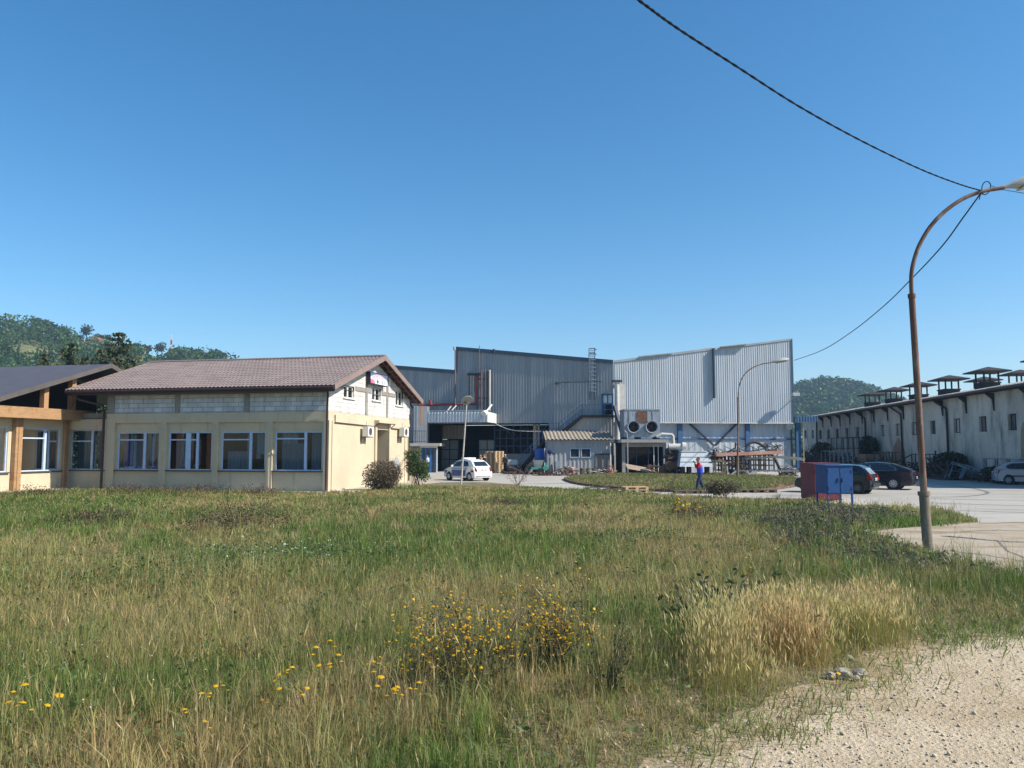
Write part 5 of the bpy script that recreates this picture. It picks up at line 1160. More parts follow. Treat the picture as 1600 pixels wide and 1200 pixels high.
# ------------------------------------------------------------------ street lamps and cables
M_poleR = mat('rusty_pole', (.165, .085, .058), (.105, .06, .045), scale=2.2, stretch=(3, 3, .8), rough=.8, bump=.15, stain=(.27, .225, .17), sscale=1.1, sstretch=(2, 2, .5), sth=(.46, .62))
M_poleL = mat('grey_rusty_pole', (.20, .175, .13), (.15, .13, .10), scale=2.2, stretch=(3, 3, .8), rough=.8, bump=.15, stain=(.20, .10, .06), sscale=1.3, sstretch=(2, 2, .6), sth=(.50, .62))
M_lampg = mat('lamp_head_grey', (.40, .42, .42), (.33, .35, .35), rough=.5)
M_lens = mat('lamp_lens', (.55, .55, .45), (.48, .48, .40), rough=.25)
M_cable = mat('black_cable', (.014, .014, .018), (.02, .02, .023), rough=.95, spec=.05)
def lamp(name_label, px, Y, radii, head, base_r):
    P = [AT(x, y, Y) for x, y in px]; P[0].z = 0.0
    r = thing('street_lamp', name_label, 'street lamp', P[0], 'curved steel street lamps')
    n = len(P); i1, i2 = 1, 2
    mb = MB(); mb.tube([P[0], P[1]], [base_r, base_r * .96], 14); mb.lathe([(base_r * 1.16, -.06), (base_r * 1.16, .03)], P[1], (P[1] - P[0]), 14); mb.build('lower_pole', M_poleL, r, smooth=True)
    mb = MB(); mb.tube([P[1], P[2]], [base_r * .66, base_r * .62], 12); mb.lathe([(base_r * .78, -.05), (base_r * .78, .04)], P[2], (P[2] - P[1]), 12); mb.build('upper_pole', M_poleR, r, smooth=True)
    # smooth arc through the remaining points
    Q = P[2:]; out = []
    for i in range(len(Q) - 1):
        p0 = Q[max(i - 1, 0)]; p1 = Q[i]; p2 = Q[i + 1]; p3 = Q[min(i + 2, len(Q) - 1)]
        for j in range(5):
            t = j / 5; out.append(.5 * ((2 * p1) + (p2 - p0) * t + (2 * p0 - 5 * p1 + 4 * p2 - p3) * t * t + (-p0 + 3 * p1 - 3 * p2 + p3) * t ** 3))
    out.append(Q[-1]); mb = MB(); mb.tube(out, base_r * .42, 10); mb.build('curved_arm', M_poleR, r, smooth=True)
    e = Q[-1]; d = (Q[-1] - Q[-2]).normalized(); L = head; w_ = L * .36
    dn = Vector((0, 0, 1)); sd = d.cross(dn).normalized()
    secs = [(-.04, .05, .05), (.12, .10, .09), (.35, .5, .16), (.75, .5, .16), (1.0, .25, .08)]; mb = MB(); V = []
    for t, wv, hv in secs:
        c = e + d * L * t
        for j in range(10):
            a = 2 * math.pi * j / 10; V.append(c + sd * math.cos(a) * w_ * wv + dn * (math.sin(a) * L * hv * (1 if math.sin(a) > 0 else .35)))
    mb.add(V, [(i * 10 + j, i * 10 + (j + 1) % 10, (i + 1) * 10 + (j + 1) % 10, (i + 1) * 10 + j) for i in range(4) for j in range(10)] + [tuple(range(9, -1, -1)), tuple(range(40, 50))])
    h = mb.build('lamp_head', M_lampg, r, smooth=True)
    mb = MB(); V = []
    for t, wv in ((.32, .36), (.5, .42), (.75, .40), (.88, .25)):
        c = e + d * L * t - dn * L * .058
        V += [c + sd * w_ * wv, c - sd * w_ * wv, c - sd * w_ * wv * .5 - dn * .04 * L, c + sd * w_ * wv * .5 - dn * .04 * L]
    mb.add(V, [(i * 4 + j, i * 4 + (j + 1) % 4, i * 4 + 4 + (j + 1) % 4, i * 4 + 4 + j) for i in range(3) for j in range(4)] + [(0, 1, 2, 3), (12, 13, 14, 15)]); mb.build('lens', M_lens, h)
    return r
YN = G(1450, 860).y
lamp('tall rusty street lamp by the dark weeds with cables tied to its arm', [(1450, 860), (1443.5, 770), (1424.5, 462), (1424, 430), (1429.5, 402), (1440, 376), (1457, 350), (1479, 328), (1505, 310.5), (1535, 299), (1568, 293.5)], YN, None, 1.15, .108)
YFAR = G(1153, 748).y
lamp('rusty street lamp standing in the grass island before the factory hall', [(1152.5, 748), (1152.6, 716), (1153.5, 622), (1154.5, 606), (1159, 592), (1167, 581), (1178, 573.5), (1190, 569), (1203, 566.8)], YFAR, None, 1.45, .10)
# twisted overhead cable from behind the viewer to the lamp arm
px = [(900, -70, 7.2), (995, -2, 8.3), (1060, 45, 9.2), (1150, 103, 10.5), (1250, 167, 12.2), (1350, 222, 14.0), (1440, 265, 15.8), (1500, 288, 16.9), (1534, 298, YN)]
P0, P1 = AT(*px[0]), AT(*px[1])
cl = catmull([P0 + (P0 - P1) * 9 + Vector((0, 0, .4)), P0 + (P0 - P1) * 3] + [AT(*p) for p in px], 24)
mb = MB(); A, B = [], []
for i, p in enumerate(cl):
    t = (cl[min(i + 1, len(cl) - 1)] - cl[max(i - 1, 0)]).normalized(); s = t.cross(Vector((0, 0, 1))).normalized(); u = s.cross(t); a = i * .9
    o = (s * math.cos(a) + u * math.sin(a)) * .007; A.append(p + o); B.append(p - o)
mb.tube(A, .011, 5); mb.tube(B, .011, 5); tag(mb.build('overhead_cable', M_cable, smooth=True), 'thick twisted black cable crossing the sky down to the near lamp arm', 'cable')
mb = MB(); c2 = catmull([AT(1534, 300, YN), AT(1505, 340, 19), AT(1470, 387, 23), AT(1424, 436, 30), AT(1380, 479, 38), AT(1330, 519, 50), AT(1285, 547, 62), AT(1241, 563, 75.5)], 8)
mb.tube(c2, [.016 + .012 * i / len(c2) for i in range(len(c2))], 5); tag(mb.build('service_cable', M_cable, smooth=True), 'thin black cable sagging from the near lamp arm to the corner of the factory hall', 'cable')
mb = MB(); mb.tube(catmull([AT(x, y, YN - .02) for x, y in ((1536, 304), (1534, 294), (1538, 285), (1544, 284), (1548, 290), (1545, 300), (1539, 304), (1533, 303), (1530, 312))], 5), .011, 5)
mb.tube([AT(1548, 290, YN), AT(1565, 296, YN), AT(1600, 302, YN - .1), AT(1700, 306, YN - .4)], .007, 4); tag(mb.build('cable_loop', M_cable, smooth=True), 'small black loop of cable tied around the near lamp arm', 'cable')
# round lamp on a thin pole
b = G(720.5, 757); Yp = b.y; tp = AT(729, 633, Yp); rl = thing('round_lamp', 'thin leaning pale pole with a round lamp disc at its top by the patrol car', 'street lamp', b)
mb = MB(); mb.tube([b, tp], [.055, .04], 8); mb.build('pole', mat('pale_pole', (.50, .47, .42), (.40, .37, .33), scale=3, rough=.7, stain=(.3, .2, .14)), rl, smooth=True)
mb = MB(); ax = Vector((-.25, .62, .62)).normalized(); mb.lathe([(.03, -.02), (.20, -.015), (.33, .0), (.37, .0), (.38, .02), (.33, .05), (.20, .10), (.03, .13)], AT(729.5, 626, Yp), ax, 26, cap=False); mb.build('lamp_disc', mat('enamel_disc', (.40, .39, .36), (.33, .32, .29), scale=4, rough=.6), rl, smooth=True)
mb = MB(); mb.rock(AT(727.5, 629, Yp) + Vector((0, -.08, 0)), .09, 3); mb.build('bulb_socket', M_black, rl)

# ------------------------------------------------------------------ sheet-metal cabinets
M_redp = mat('red_cabinet_paint', (.21, .038, .050), (.155, .03, .04), scale=1.5, rough=.6, stain=(.20, .075, .06), sscale=1.8, sth=(.58, .74))
M_blup = mat('blue_cabinet_paint', (.025, .095, .27), (.02, .078, .22), scale=1.2, rough=.55, stain=(.17, .11, .10), sscale=2.6, sth=(.58, .70))
M_junk0 = mat('rusty_hinge', (.10, .06, .045), (.07, .05, .04))
def cabinet(name, label, x0, x1, yt, yb, Y, dep, m, legs, yl):
    z1, z0 = AT(x0, yt, Y).z, AT(x0, yb, Y).z; X0, X1 = AT(x0, yb, Y).x, AT(x1, yb, Y).x
    r = thing(name, label, 'cabinet', ((X0 + X1) / 2, Y + dep / 2, 0.01))
    mb = MB(); mb.box(X0, X1, Y, Y + dep, z0, z1); mb.build('casing', m, r)
    mb = MB(); mb.box(X0 - .03, X1 + .03, Y - .04, Y + dep + .03, z1 + .001, z1 + .035); mb.build('top_sheet', m, r)
    for k in (0, 1):
        mb = MB(); a, b_ = X0 + (X1 - X0) * k / 2 + .025, X0 + (X1 - X0) * (k + 1) / 2 - .025; mb.box(a, b_, Y - .012, Y - .001, z0 + .04, z1 - .04); d = mb.build('door', m, r)
        for hz_ in (.2, .8): mb = MB(); hx2 = a + .015 if k == 0 else b_ - .035; zz_ = z0 + (z1 - z0) * hz_; mb.box(hx2, hx2 + .02, Y - .03, Y - .0125, zz_ - .06, zz_ + .06); mb.build('hinge', M_junk0, d)
        hx = b_ - .07 if k == 0 else a + .05; mb = MB(); mb.box(hx, hx + .02, Y - .04, Y - .013, (z0 + z1) / 2 - .08, (z0 + z1) / 2 + .08); mb.build('handle', M_dsteel, d)
    for X in (X0 + .04, X1 - .04):
        for yy in (Y + .04, Y + dep - .04): mb = MB(); mb.box(X - .03, X + .03, yy - .03, yy + .03, 0.0, z0); mb.build('leg', m, r)
    return r
YRED = G(1260, 784).y
cabinet('metal_cabinet', 'dark red sheet-metal cabinet half hidden behind a blue one', 1273, 1314, 725, 781.5, YRED + .2, 1.6, M_redp, 4, 785)
YBL = G(1295, 793).y
cabinet('metal_cabinet', 'blue sheet-metal cabinet on thin legs in front of a red one', 1292.5, 1333.5, 728, 772, YBL, 1.15, M_blup, 4, 791)
# ------------------------------------------------------------------ vehicles
def paint(name, c): return mat(name, c, tuple(x * .92 for x in c), rough=.25, spec=.4, coat=.5, fine=0)
M_tyre = mat('tyre_rubber', (.018, .018, .018), (.025, .025, .025), rough=.85); M_rim = mat('alloy_rim', (.5, .5, .52), (.42, .42, .44), rough=.3, metal=.6)
M_carglass = mat('car_glass', (.015, .018, .022), (.02, .024, .03), rough=.06, spec=.8, fine=0); M_tail = mat('tail_light', (.24, .015, .012), (.19, .014, .012), rough=.2); M_plate = mat('number_plate', (.72, .72, .70), (.66, .66, .64), rough=.4)
M_chrome = mat('chrome_trim', (.6, .6, .62), metal=.9, rough=.2); M_head = mat('head_light', (.6, .62, .65), rough=.1)
def make_car(root, L, W, H, wb, r, prof, belt, roofp, m_body, two=None, rim=M_rim, chrome=False, bands=None):
    """local frame: x forward, centre at ground. prof = (bumper/hood/belt outline), roofp = cabin side outline above the belt"""
    fx, rx = wb / 2 + .03, -wb / 2 + .03; hw = W / 2
    def arch(cx):
        return [(cx + (r + .06) * math.cos(t), r + (r + .06) * math.sin(t)) for t in [math.pi * (1.12 - 1.24 * j / 9) for j in range(10)]]
    out = [(-L / 2 + .05, .24)] + [p for p in arch(rx)] + [p for p in arch(fx)] + prof
    out = [(x, max(z, .2)) for x, z in out]
    def layer(y, ix, iz):
        res = []
        for x, z in out:
            xx = x * (1 - ix) if abs(x) > L * .36 else x; zz = z - iz * max(0, (z - .45)) if z > .45 else z
            res.append((xx, y, zz))
        return res
    LY = [(-hw * .965, .07, .10), (-hw, .05, .03), (-hw * .93, .012, 0), (-hw * .5, .0, 0), (hw * .5, .0, 0), (hw * .93, .012, 0), (hw, .05, .03), (hw * .965, .07, .10)]
    LY = [(-hw * .94, .085, .05), (-hw, .05, .015), (-hw * .90, .012, -.01), (-hw * .45, .0, -.02), (hw * .45, .0, -.02), (hw * .90, .012, -.01), (hw, .05, .015), (hw * .94, .085, .05)]
    mb = MB(); V = []; n = len(out)
    for y, ix, iz in LY: V += layer(y, ix, iz)
    Fc = [(k * n + i, k * n + (i + 1) % n, (k + 1) * n + (i + 1) % n, (k + 1) * n + i) for k in range(len(LY) - 1) for i in range(n)]
    mb.add(V, Fc + [tuple(range(n)), tuple(range(len(LY) * n - 1, (len(LY) - 1) * n - 1, -1))])
    body = mb.build('body', m_body, root, smooth=True, angle=35)
    # cabin: side outline at roof half width and at belt half width
    zb = belt; cab = MB(); k = len(roofp); zmax = max(z for _, z in roofp)
    def hwz(z): t = (z - zb) / (zmax - zb); return hw * (.945 - .20 * t - .05 * t * t)
    V = []; rows = [-1, -.55, .55, 1]
    for sgn in rows:
        for x, z in roofp: V.append((x, sgn * hwz(z), z + (.025 if abs(sgn) < .9 and z > zmax - .12 else 0)))
    Fc = [(j * k + i, j * k + i + 1, (j + 1) * k + i + 1, (j + 1) * k + i) for j in range(3) for i in range(k - 1)]
    cab.add(V, Fc + [tuple(range(k)), tuple(range(4 * k - 1, 3 * k - 1, -1))]); cab.build('cabin', m_body, root, smooth=True, angle=35)
    return dict(L=L, W=W, hw=hw, fx=fx, rx=rx, r=r, hwz=hwz, body=body, root=root, zb=zb)
def side_poly(c, pts, name, m, off=.012, sides=(1, -1), parent=None):
    for s in sides:
        mb = MB(); P = [Vector((x, s * (c['hwz'](z) + off), z)) for x, z in pts]; mb.poly(P if s > 0 else P[::-1]); mb.prism(P, (0, -s * .02, 0)); mb.build(name, m, parent or c['root'])
def wheels(c, rim, spokes=5):
    for x in (c['fx'], c['rx']):
        for s in (1, -1):
            r = c['r']; ctr = Vector((x, s * (c['hw'] - .115), r)); mb = MB(); ax = Vector((0, s, 0))
            mb.lathe([(r * .60, -.10), (r * .9, -.11), (r, -.07), (r, .06), (r * .92, .10), (r * .62, .10), (r * .60, .05)], ctr, ax, 22, cap=True); w_ = mb.build('wheel', M_tyre, c['root'], smooth=True)
            mb = MB(); mb.lathe([(r * .62, .085), (r * .60, .11), (r * .55, .112), (r * .52, .06)], ctr, ax, 22, cap=False); mb.lathe([(.06, .05), (.06, .105), (.02, .11)], ctr, ax, 10)
            for k in range(spokes):
                t = 2 * math.pi * k / spokes; dv = Vector((math.cos(t), 0, math.sin(t))); mb.bar(ctr + ax * .085 + dv * .04, ctr + ax * .095 + dv * r * .58, .085 if spokes < 6 else .065, .03, upv=ax)
            mb.build('rim', rim, w_); mb = MB(); mb.lathe([(r * .58, .04), (r * .58, .05)], ctr, ax, 20); mb.build('brake_disc', M_dsteel, w_)
            mb = MB(); mb.lathe([(r + .055, -.02), (r + .055, .0)], Vector((x, s * (c['hw'] - .06), r)), ax, 20); mb.build('wheel_arch', M_black, c['root'])
def rear_plate(c, x, z, w_=.5, h=.11, marks=True, m=None):
    mb = MB(); mb.box(x - .012, x, -w_ / 2, w_ / 2, z - h / 2, z + h / 2); p = mb.build('number_plate', m or M_plate, c['root'])
    mb = MB(); R = random.Random(5)
    for i in range(9):
        if i in (3, 5): continue
        y = -w_ / 2 + .05 + i * (w_ - .1) / 8; mb.box(x - .016, x - .0122, y - .017, y + .008, z - h * .3, z + h * .3)
    mb.build('plate_marks', M_black, p)
def place(root, p, heading):
    root.location = (p.x, p.y, .006); root.rotation_euler = (0, 0, math.atan2(heading[1], heading[0]))
# dark hatchback beside the cabinets
M_dkgreen = paint('dark_green_car_paint', (.012, .022, .024)); M_navy = paint('navy_car_paint', (.007, .010, .020)); M_silver = paint('silver_car_paint', (.33, .35, .385)); M_pol = paint('white_car_paint', (.80, .80, .78))
M_polb = paint('police_blue_paint', (.02, .06, .26))
hb_ = thing('parked_car', 'dark green hatchback parked behind the red and blue cabinets', 'car', (0, 0, 0), 'cars parked in the yard')
c = make_car(hb_, 3.80, 1.64, 1.43, 2.46, .29, [(1.90, .30), (1.90, .55), (1.80, .70), (1.45, .82), (.98, .93), (-1.62, .95), (-1.78, .90), (-1.87, .62), (-1.90, .50), (-1.88, .28)], .93,
             [(1.05, .90), (.35, 1.34), (.05, 1.41), (-.6, 1.43), (-1.25, 1.38), (-1.42, 1.30), (-1.74, .92)], M_dkgreen)
side_poly(c, [(.80, .97), (.32, 1.30), (-.28, 1.34), (-.28, .97)], 'window', M_carglass); side_poly(c, [(-.36, .97), (-.36, 1.34), (-1.05, 1.31), (-1.30, 1.05), (-1.25, .98)], 'window', M_carglass)
mb = MB(); mb.add([(-1.47, .50, 1.27), (-1.47, -.50, 1.27), (-1.74, -.58, .97), (-1.74, .58, .97), (-1.50, .50, 1.275), (-1.50, -.50, 1.275), (-1.765, -.58, .97), (-1.765, .58, .97)], [(0, 1, 2, 3), (4, 7, 6, 5), (0, 4, 5, 1), (1, 5, 6, 2), (2, 6, 7, 3), (3, 7, 4, 0)]); mb.build('rear_window', mat('bright_rear_glass', (.20, .27, .34), (.26, .33, .4), rough=.08, spec=.8, fine=0), hb_)
for s in (1, -1): mb = MB(); mb.prism([(-1.70, s * .77, .98), (-1.84, s * .70, .72), (-1.84, s * .60, .66), (-1.88, s * .56, .66), (-1.89, s * .72, .70), (-1.77, s * .73, .99)], (0, -s * .10, 0)); mb.prism([(-1.62, s * .822, .95), (-1.80, s * .80, .90), (-1.86, s * .795, .68), (-1.70, s * .822, .66)], (0, -s * .03, 0)); mb.build('tail_light', M_tail, hb_)
wheels(c, mat('dull_hubcap', (.12, .12, .12), (.09, .09, .09), rough=.5), 7); rear_plate(c, -1.895, .72, .44, .12)
mb = MB(); mb.box(-1.93, -1.86, -.76, .76, .36, .52); mb.build('bumper_strip', M_black, hb_)
hd = Vector((-.80, .60, 0)).normalized(); ax_ = Vector((-hd.y, hd.x, 0))
rl_ = G(1352, 772.5); place(hb_, rl_ + hd * 1.55 - ax_ * .80, hd)
sd_ = thing('parked_car', 'dark navy liftback with chrome-edged windows parked beyond the hatchback', 'car', (0, 0, 0), 'cars parked in the yard')
c = make_car(sd_, 4.84, 1.82, 1.47, 2.76, .335, [(2.42, .30), (2.42, .58), (2.28, .76), (1.65, .90), (1.10, .97), (-1.80, 1.00), (-2.25, 1.01), (-2.36, .96), (-2.40, .70), (-2.42, .52), (-2.38, .28)], .98,
             [(1.15, .95), (.42, 1.36), (.10, 1.44), (-.55, 1.47), (-1.10, 1.42), (-1.60, 1.25), (-2.28, 1.0)], M_navy)
side_poly(c, [(.98, 1.02), (.38, 1.36), (.0, 1.41), (-1.12, 1.38), (-1.48, 1.22), (-1.55, 1.08), (-1.45, 1.03)], 'window_surround', M_chrome, .006)
side_poly(c, [(.88, 1.045), (.37, 1.34), (-.15, 1.385), (-.15, 1.045)], 'window', M_carglass, .018); side_poly(c, [(-.23, 1.045), (-.23, 1.385), (-1.08, 1.36), (-1.42, 1.21), (-1.48, 1.10), (-1.42, 1.045)], 'window', M_carglass, .018)
mb = MB(); mb.prism([(-1.22, -.52, 1.405), (-1.22, .52, 1.405), (-1.68, .56, 1.24), (-2.15, .60, 1.075), (-2.15, -.60, 1.075), (-1.68, -.56, 1.24)], (-.012, 0, .022)); mb.build('rear_window', M_carglass, sd_)
for s in (1, -1): mb = MB(); mb.prism([(-2.14, s * .898, .89), (-2.24, s * .87, .91), (-2.35, s * .84, .89), (-2.36, s * .84, .78), (-2.24, s * .875, .77)], (0, -s * .05, 0)); mb.box(-2.425, -2.34, *sorted((s * .84, s * .66)), .76, .90); mb.build('tail_light', M_tail, sd_)
wheels(c, M_rim, 8); rear_plate(c, -2.425, .66, .5, .11)
mb = MB(); mb.box(-2.43, -2.36, -.80, .80, .30, .42); mb.build('rear_diffuser', M_black, sd_)
for s in (1, -1):
    for x in (-.10, -1.05): mb = MB(); mb.box(x, x + .2, *sorted((s * .905, s * .935)), .86, .89); mb.build('door_handle', M_navy, sd_)
rl_ = G(1396, 765.5); hd2 = Vector((-.84, .55, 0)).normalized(); ax2 = Vector((-hd2.y, hd2.x, 0)); place(sd_, rl_ + hd2 * 1.35 - ax2 * .88, hd2)
sv = thing('parked_car', 'silver hatchback cut by the picture edge in front of the grey store', 'car', (0, 0, 0), 'cars parked in the yard')
c = make_car(sv, 3.84, 1.66, 1.43, 2.44, .29, [(1.92, .30), (1.92, .55), (1.82, .72), (1.40, .86), (.95, .95), (-1.66, .96), (-1.82, .88), (-1.90, .62), (-1.92, .48), (-1.88, .28)], .93,
             [(1.08, .92), (.38, 1.34), (.08, 1.42), (-.55, 1.43), (-1.15, 1.37), (-1.38, 1.24), (-1.74, .95)], M_silver)
side_poly(c, [(.85, .98), (.36, 1.29), (-.18, 1.35), (-.18, .98)], 'window', M_carglass); side_poly(c, [(-.26, .98), (-.26, 1.35), (-.95, 1.31), (-1.22, 1.20), (-1.28, 1.08), (-1.12, .99)], 'window', M_carglass)
wheels(c, mat('grey_hubcap', (.34, .34, .35), (.28, .28, .29), rough=.45), 6)
for s in (1, -1):
    mb = MB(); mb.box(-1.0, 1.0, *sorted((s * .825, s * .845)), .50, .58); mb.build('rub_strip', M_black, sv)
    mb = MB(); mb.prism([(-1.60, s * .832, .92), (-1.76, s * .80, .90), (-1.86, s * .78, .72), (-1.70, s * .832, .70)], (0, -s * .04, 0)); mb.build('tail_light', M_tail, sv)
    mb = MB(); mb.box(-.30, -.14, *sorted((s * .825, s * .855)), .80, .83); mb.build('door_handle', M_silver, sv)
    mb = MB(); mb.box(-.222, -.21, *sorted((s * .82, s * .834)), .35, .92); mb.build('door_seam', M_black, sv)
rear_plate(c, -1.925, .74, .44, .12)
hs = Vector((1, -.42, 0)).normalized(); axs = Vector((-hs.y, hs.x, 0)); rw = G(1576, 757.5); place(sv, rw + hs * 1.19 + axs * .80, hs)
pc_ = thing('police_car', 'small white patrol car with blue lower doors and a roof light bar', 'police car', (0, 0, 0))
c = make_car(pc_, 3.55, 1.63, 1.49, 2.30, .29, [(1.77, .30), (1.77, .58), (1.66, .78), (1.25, .90), (.92, .97), (-1.45, .98), (-1.60, .92), (-1.72, .66), (-1.77, .52), (-1.74, .28)], .95,
             [(1.02, .93), (.45, 1.36), (.15, 1.46), (-.45, 1.49), (-1.02, 1.42), (-1.22, 1.30), (-1.56, .97)], M_pol)
side_poly(c, [(.80, 1.0), (.42, 1.32), (-.12, 1.39), (-.12, 1.0)], 'window', M_carglass); side_poly(c, [(-.20, 1.0), (-.20, 1.39), (-.75, 1.34), (-.98, 1.08), (-.90, 1.01)], 'window', M_carglass)
for s in (1, -1):
    mb = MB(); mb.box(-1.28 + .62, .80, *sorted((s * .80, s * .832)), .34, .74); mb.build('blue_band', M_polb, pc_); mb = MB(); mb.box(1.42, 1.62, *sorted((s * .76, s * .80)), .52, .72); mb.build('blue_band', M_polb, pc_); mb = MB(); mb.box(-1.60, -1.28, *sorted((s * .77, s * .829)), .62, .74); mb.build('blue_band', M_polb, pc_); mb = MB(); mb.box(-.7, -.66, *sorted((s * .80, s * .8325)), .60, .75); mb.build('blue_band', M_polb, pc_)
    mb = MB(); mb.box(-.8, .85, *sorted((s * .790, s * .834)), .79, .90); mb.build('pale_blue_band', mat('pale_blue_band', (.30, .42, .60), rough=.3, fine=0), pc_)
    mb = MB(); mb.lathe([(.10, 0), (.085, .03), (.03, .035)], (-1.63, s * .66, .80), (-.95, s * .5, .1), 14); mb.prism([(-1.55, s * .735, .95), (-1.72, s * .72, .80), (-1.75, s * .70, .66), (-1.60, s * .775, .66)], (0, -s * .12, 0)); mb.build('tail_light', M_tail, pc_)
    mb = MB(); mb.cbox((.62, s * .92, 1.03), .1, .2, .14); mb.build('mirror', M_pol, pc_)
mb = MB(); mb.prism([(-1.225, -.50, 1.32), (-1.225, .50, 1.32), (-1.50, .60, 1.03), (-1.50, -.60, 1.03)], (-.03, 0, .02)); mb.build('rear_window', M_carglass, pc_)
mb = MB(); mb.box(-.22, .06, -.55, .55, 1.52, 1.61); lbr = mb.build('light_bar', mat('pale_lightbar', (.55, .62, .72), (.48, .56, .68), rough=.2), pc_); mb = MB(); mb.box(-.225, .065, -.12, .12, 1.515, 1.615); mb.build('bar_centre', M_white, lbr)
mb = MB(); mb.tube([(-.9, 0, 1.45), (-1.0, 0, 1.62)], .008, 4); mb.build('antenna', M_black, pc_)
wheels(c, M_rim, 7); rear_plate(c, -1.735, .78, .46, .11); mb = MB(); mb.box(-1.79, -1.73, -.66, .66, .34, .37); mb.build('bumper_strip', mat('reddish_strip', (.35, .18, .15)), pc_)
hp = Vector((-.68, .73, 0)).normalized(); axp = Vector((-hp.y, hp.x, 0)); rr = G(760, 751); place(pc_, rr + hp * 1.2 + axp * .70, hp)

# ------------------------------------------------------------------ people
M_skin = mat('skin', (.40, .22, .15), (.36, .19, .13), rough=.6, fine=.03); M_hair = mat('dark_hair', (.03, .022, .018), (.045, .035, .03), rough=.8)
def skinned(name, verts, edges, radii, m, parent, sub=2, root=0):
    me = bpy.data.meshes.new(name); me.from_pydata([tuple(v) for v in verts], edges, []); me.materials.append(m)
    o = bpy.data.objects.new(name, me); COL.objects.link(o)
    md = o.modifiers.new('skin', 'SKIN'); md.use_smooth_shade = True
    for i, r in enumerate(radii):
        sv_ = me.skin_vertices[0].data[i]; sv_.radius = r if isinstance(r, tuple) else (r, r); sv_.use_root = (i == root)
    ss = o.modifiers.new('sub', 'SUBSURF'); ss.levels = sub; ss.render_levels = sub
    if parent is not None: o.parent = parent
    ORG[o] = Vector((0, 0, 0)); return o
def hand(V, E, R, wrist, d, curl, side, par):
    """palm, four fingers of unequal length, thumb from the side of the palm; d = pointing direction, curl = bend direction"""
    d = Vector(d).normalized(); curl = Vector(curl); curl = (curl - d * curl.dot(d)).normalized(); sd = d.cross(curl) * side
    i0 = len(V); V.append(wrist + d * .05); R.append((.034, .018)); E.append((par, i0))
    for k, (o, l) in enumerate(((-.030, .066), (-.010, .078), (.010, .073), (.029, .056))):
        b = wrist + d * .088 + sd * o; a = len(V)
        V += [b, b + d * l * .5 + curl * l * .12, b + d * l * .75 + curl * l * .55]; R += [.0095, .0085, .0075]; E += [(i0, a), (a, a + 1), (a + 1, a + 2)]
    a = len(V); V += [wrist + d * .045 + sd * -.04 + curl * .01, wrist + d * .075 + sd * -.062 + curl * .03]; R += [.011, .0085]; E += [(i0, a), (a, a + 1)]
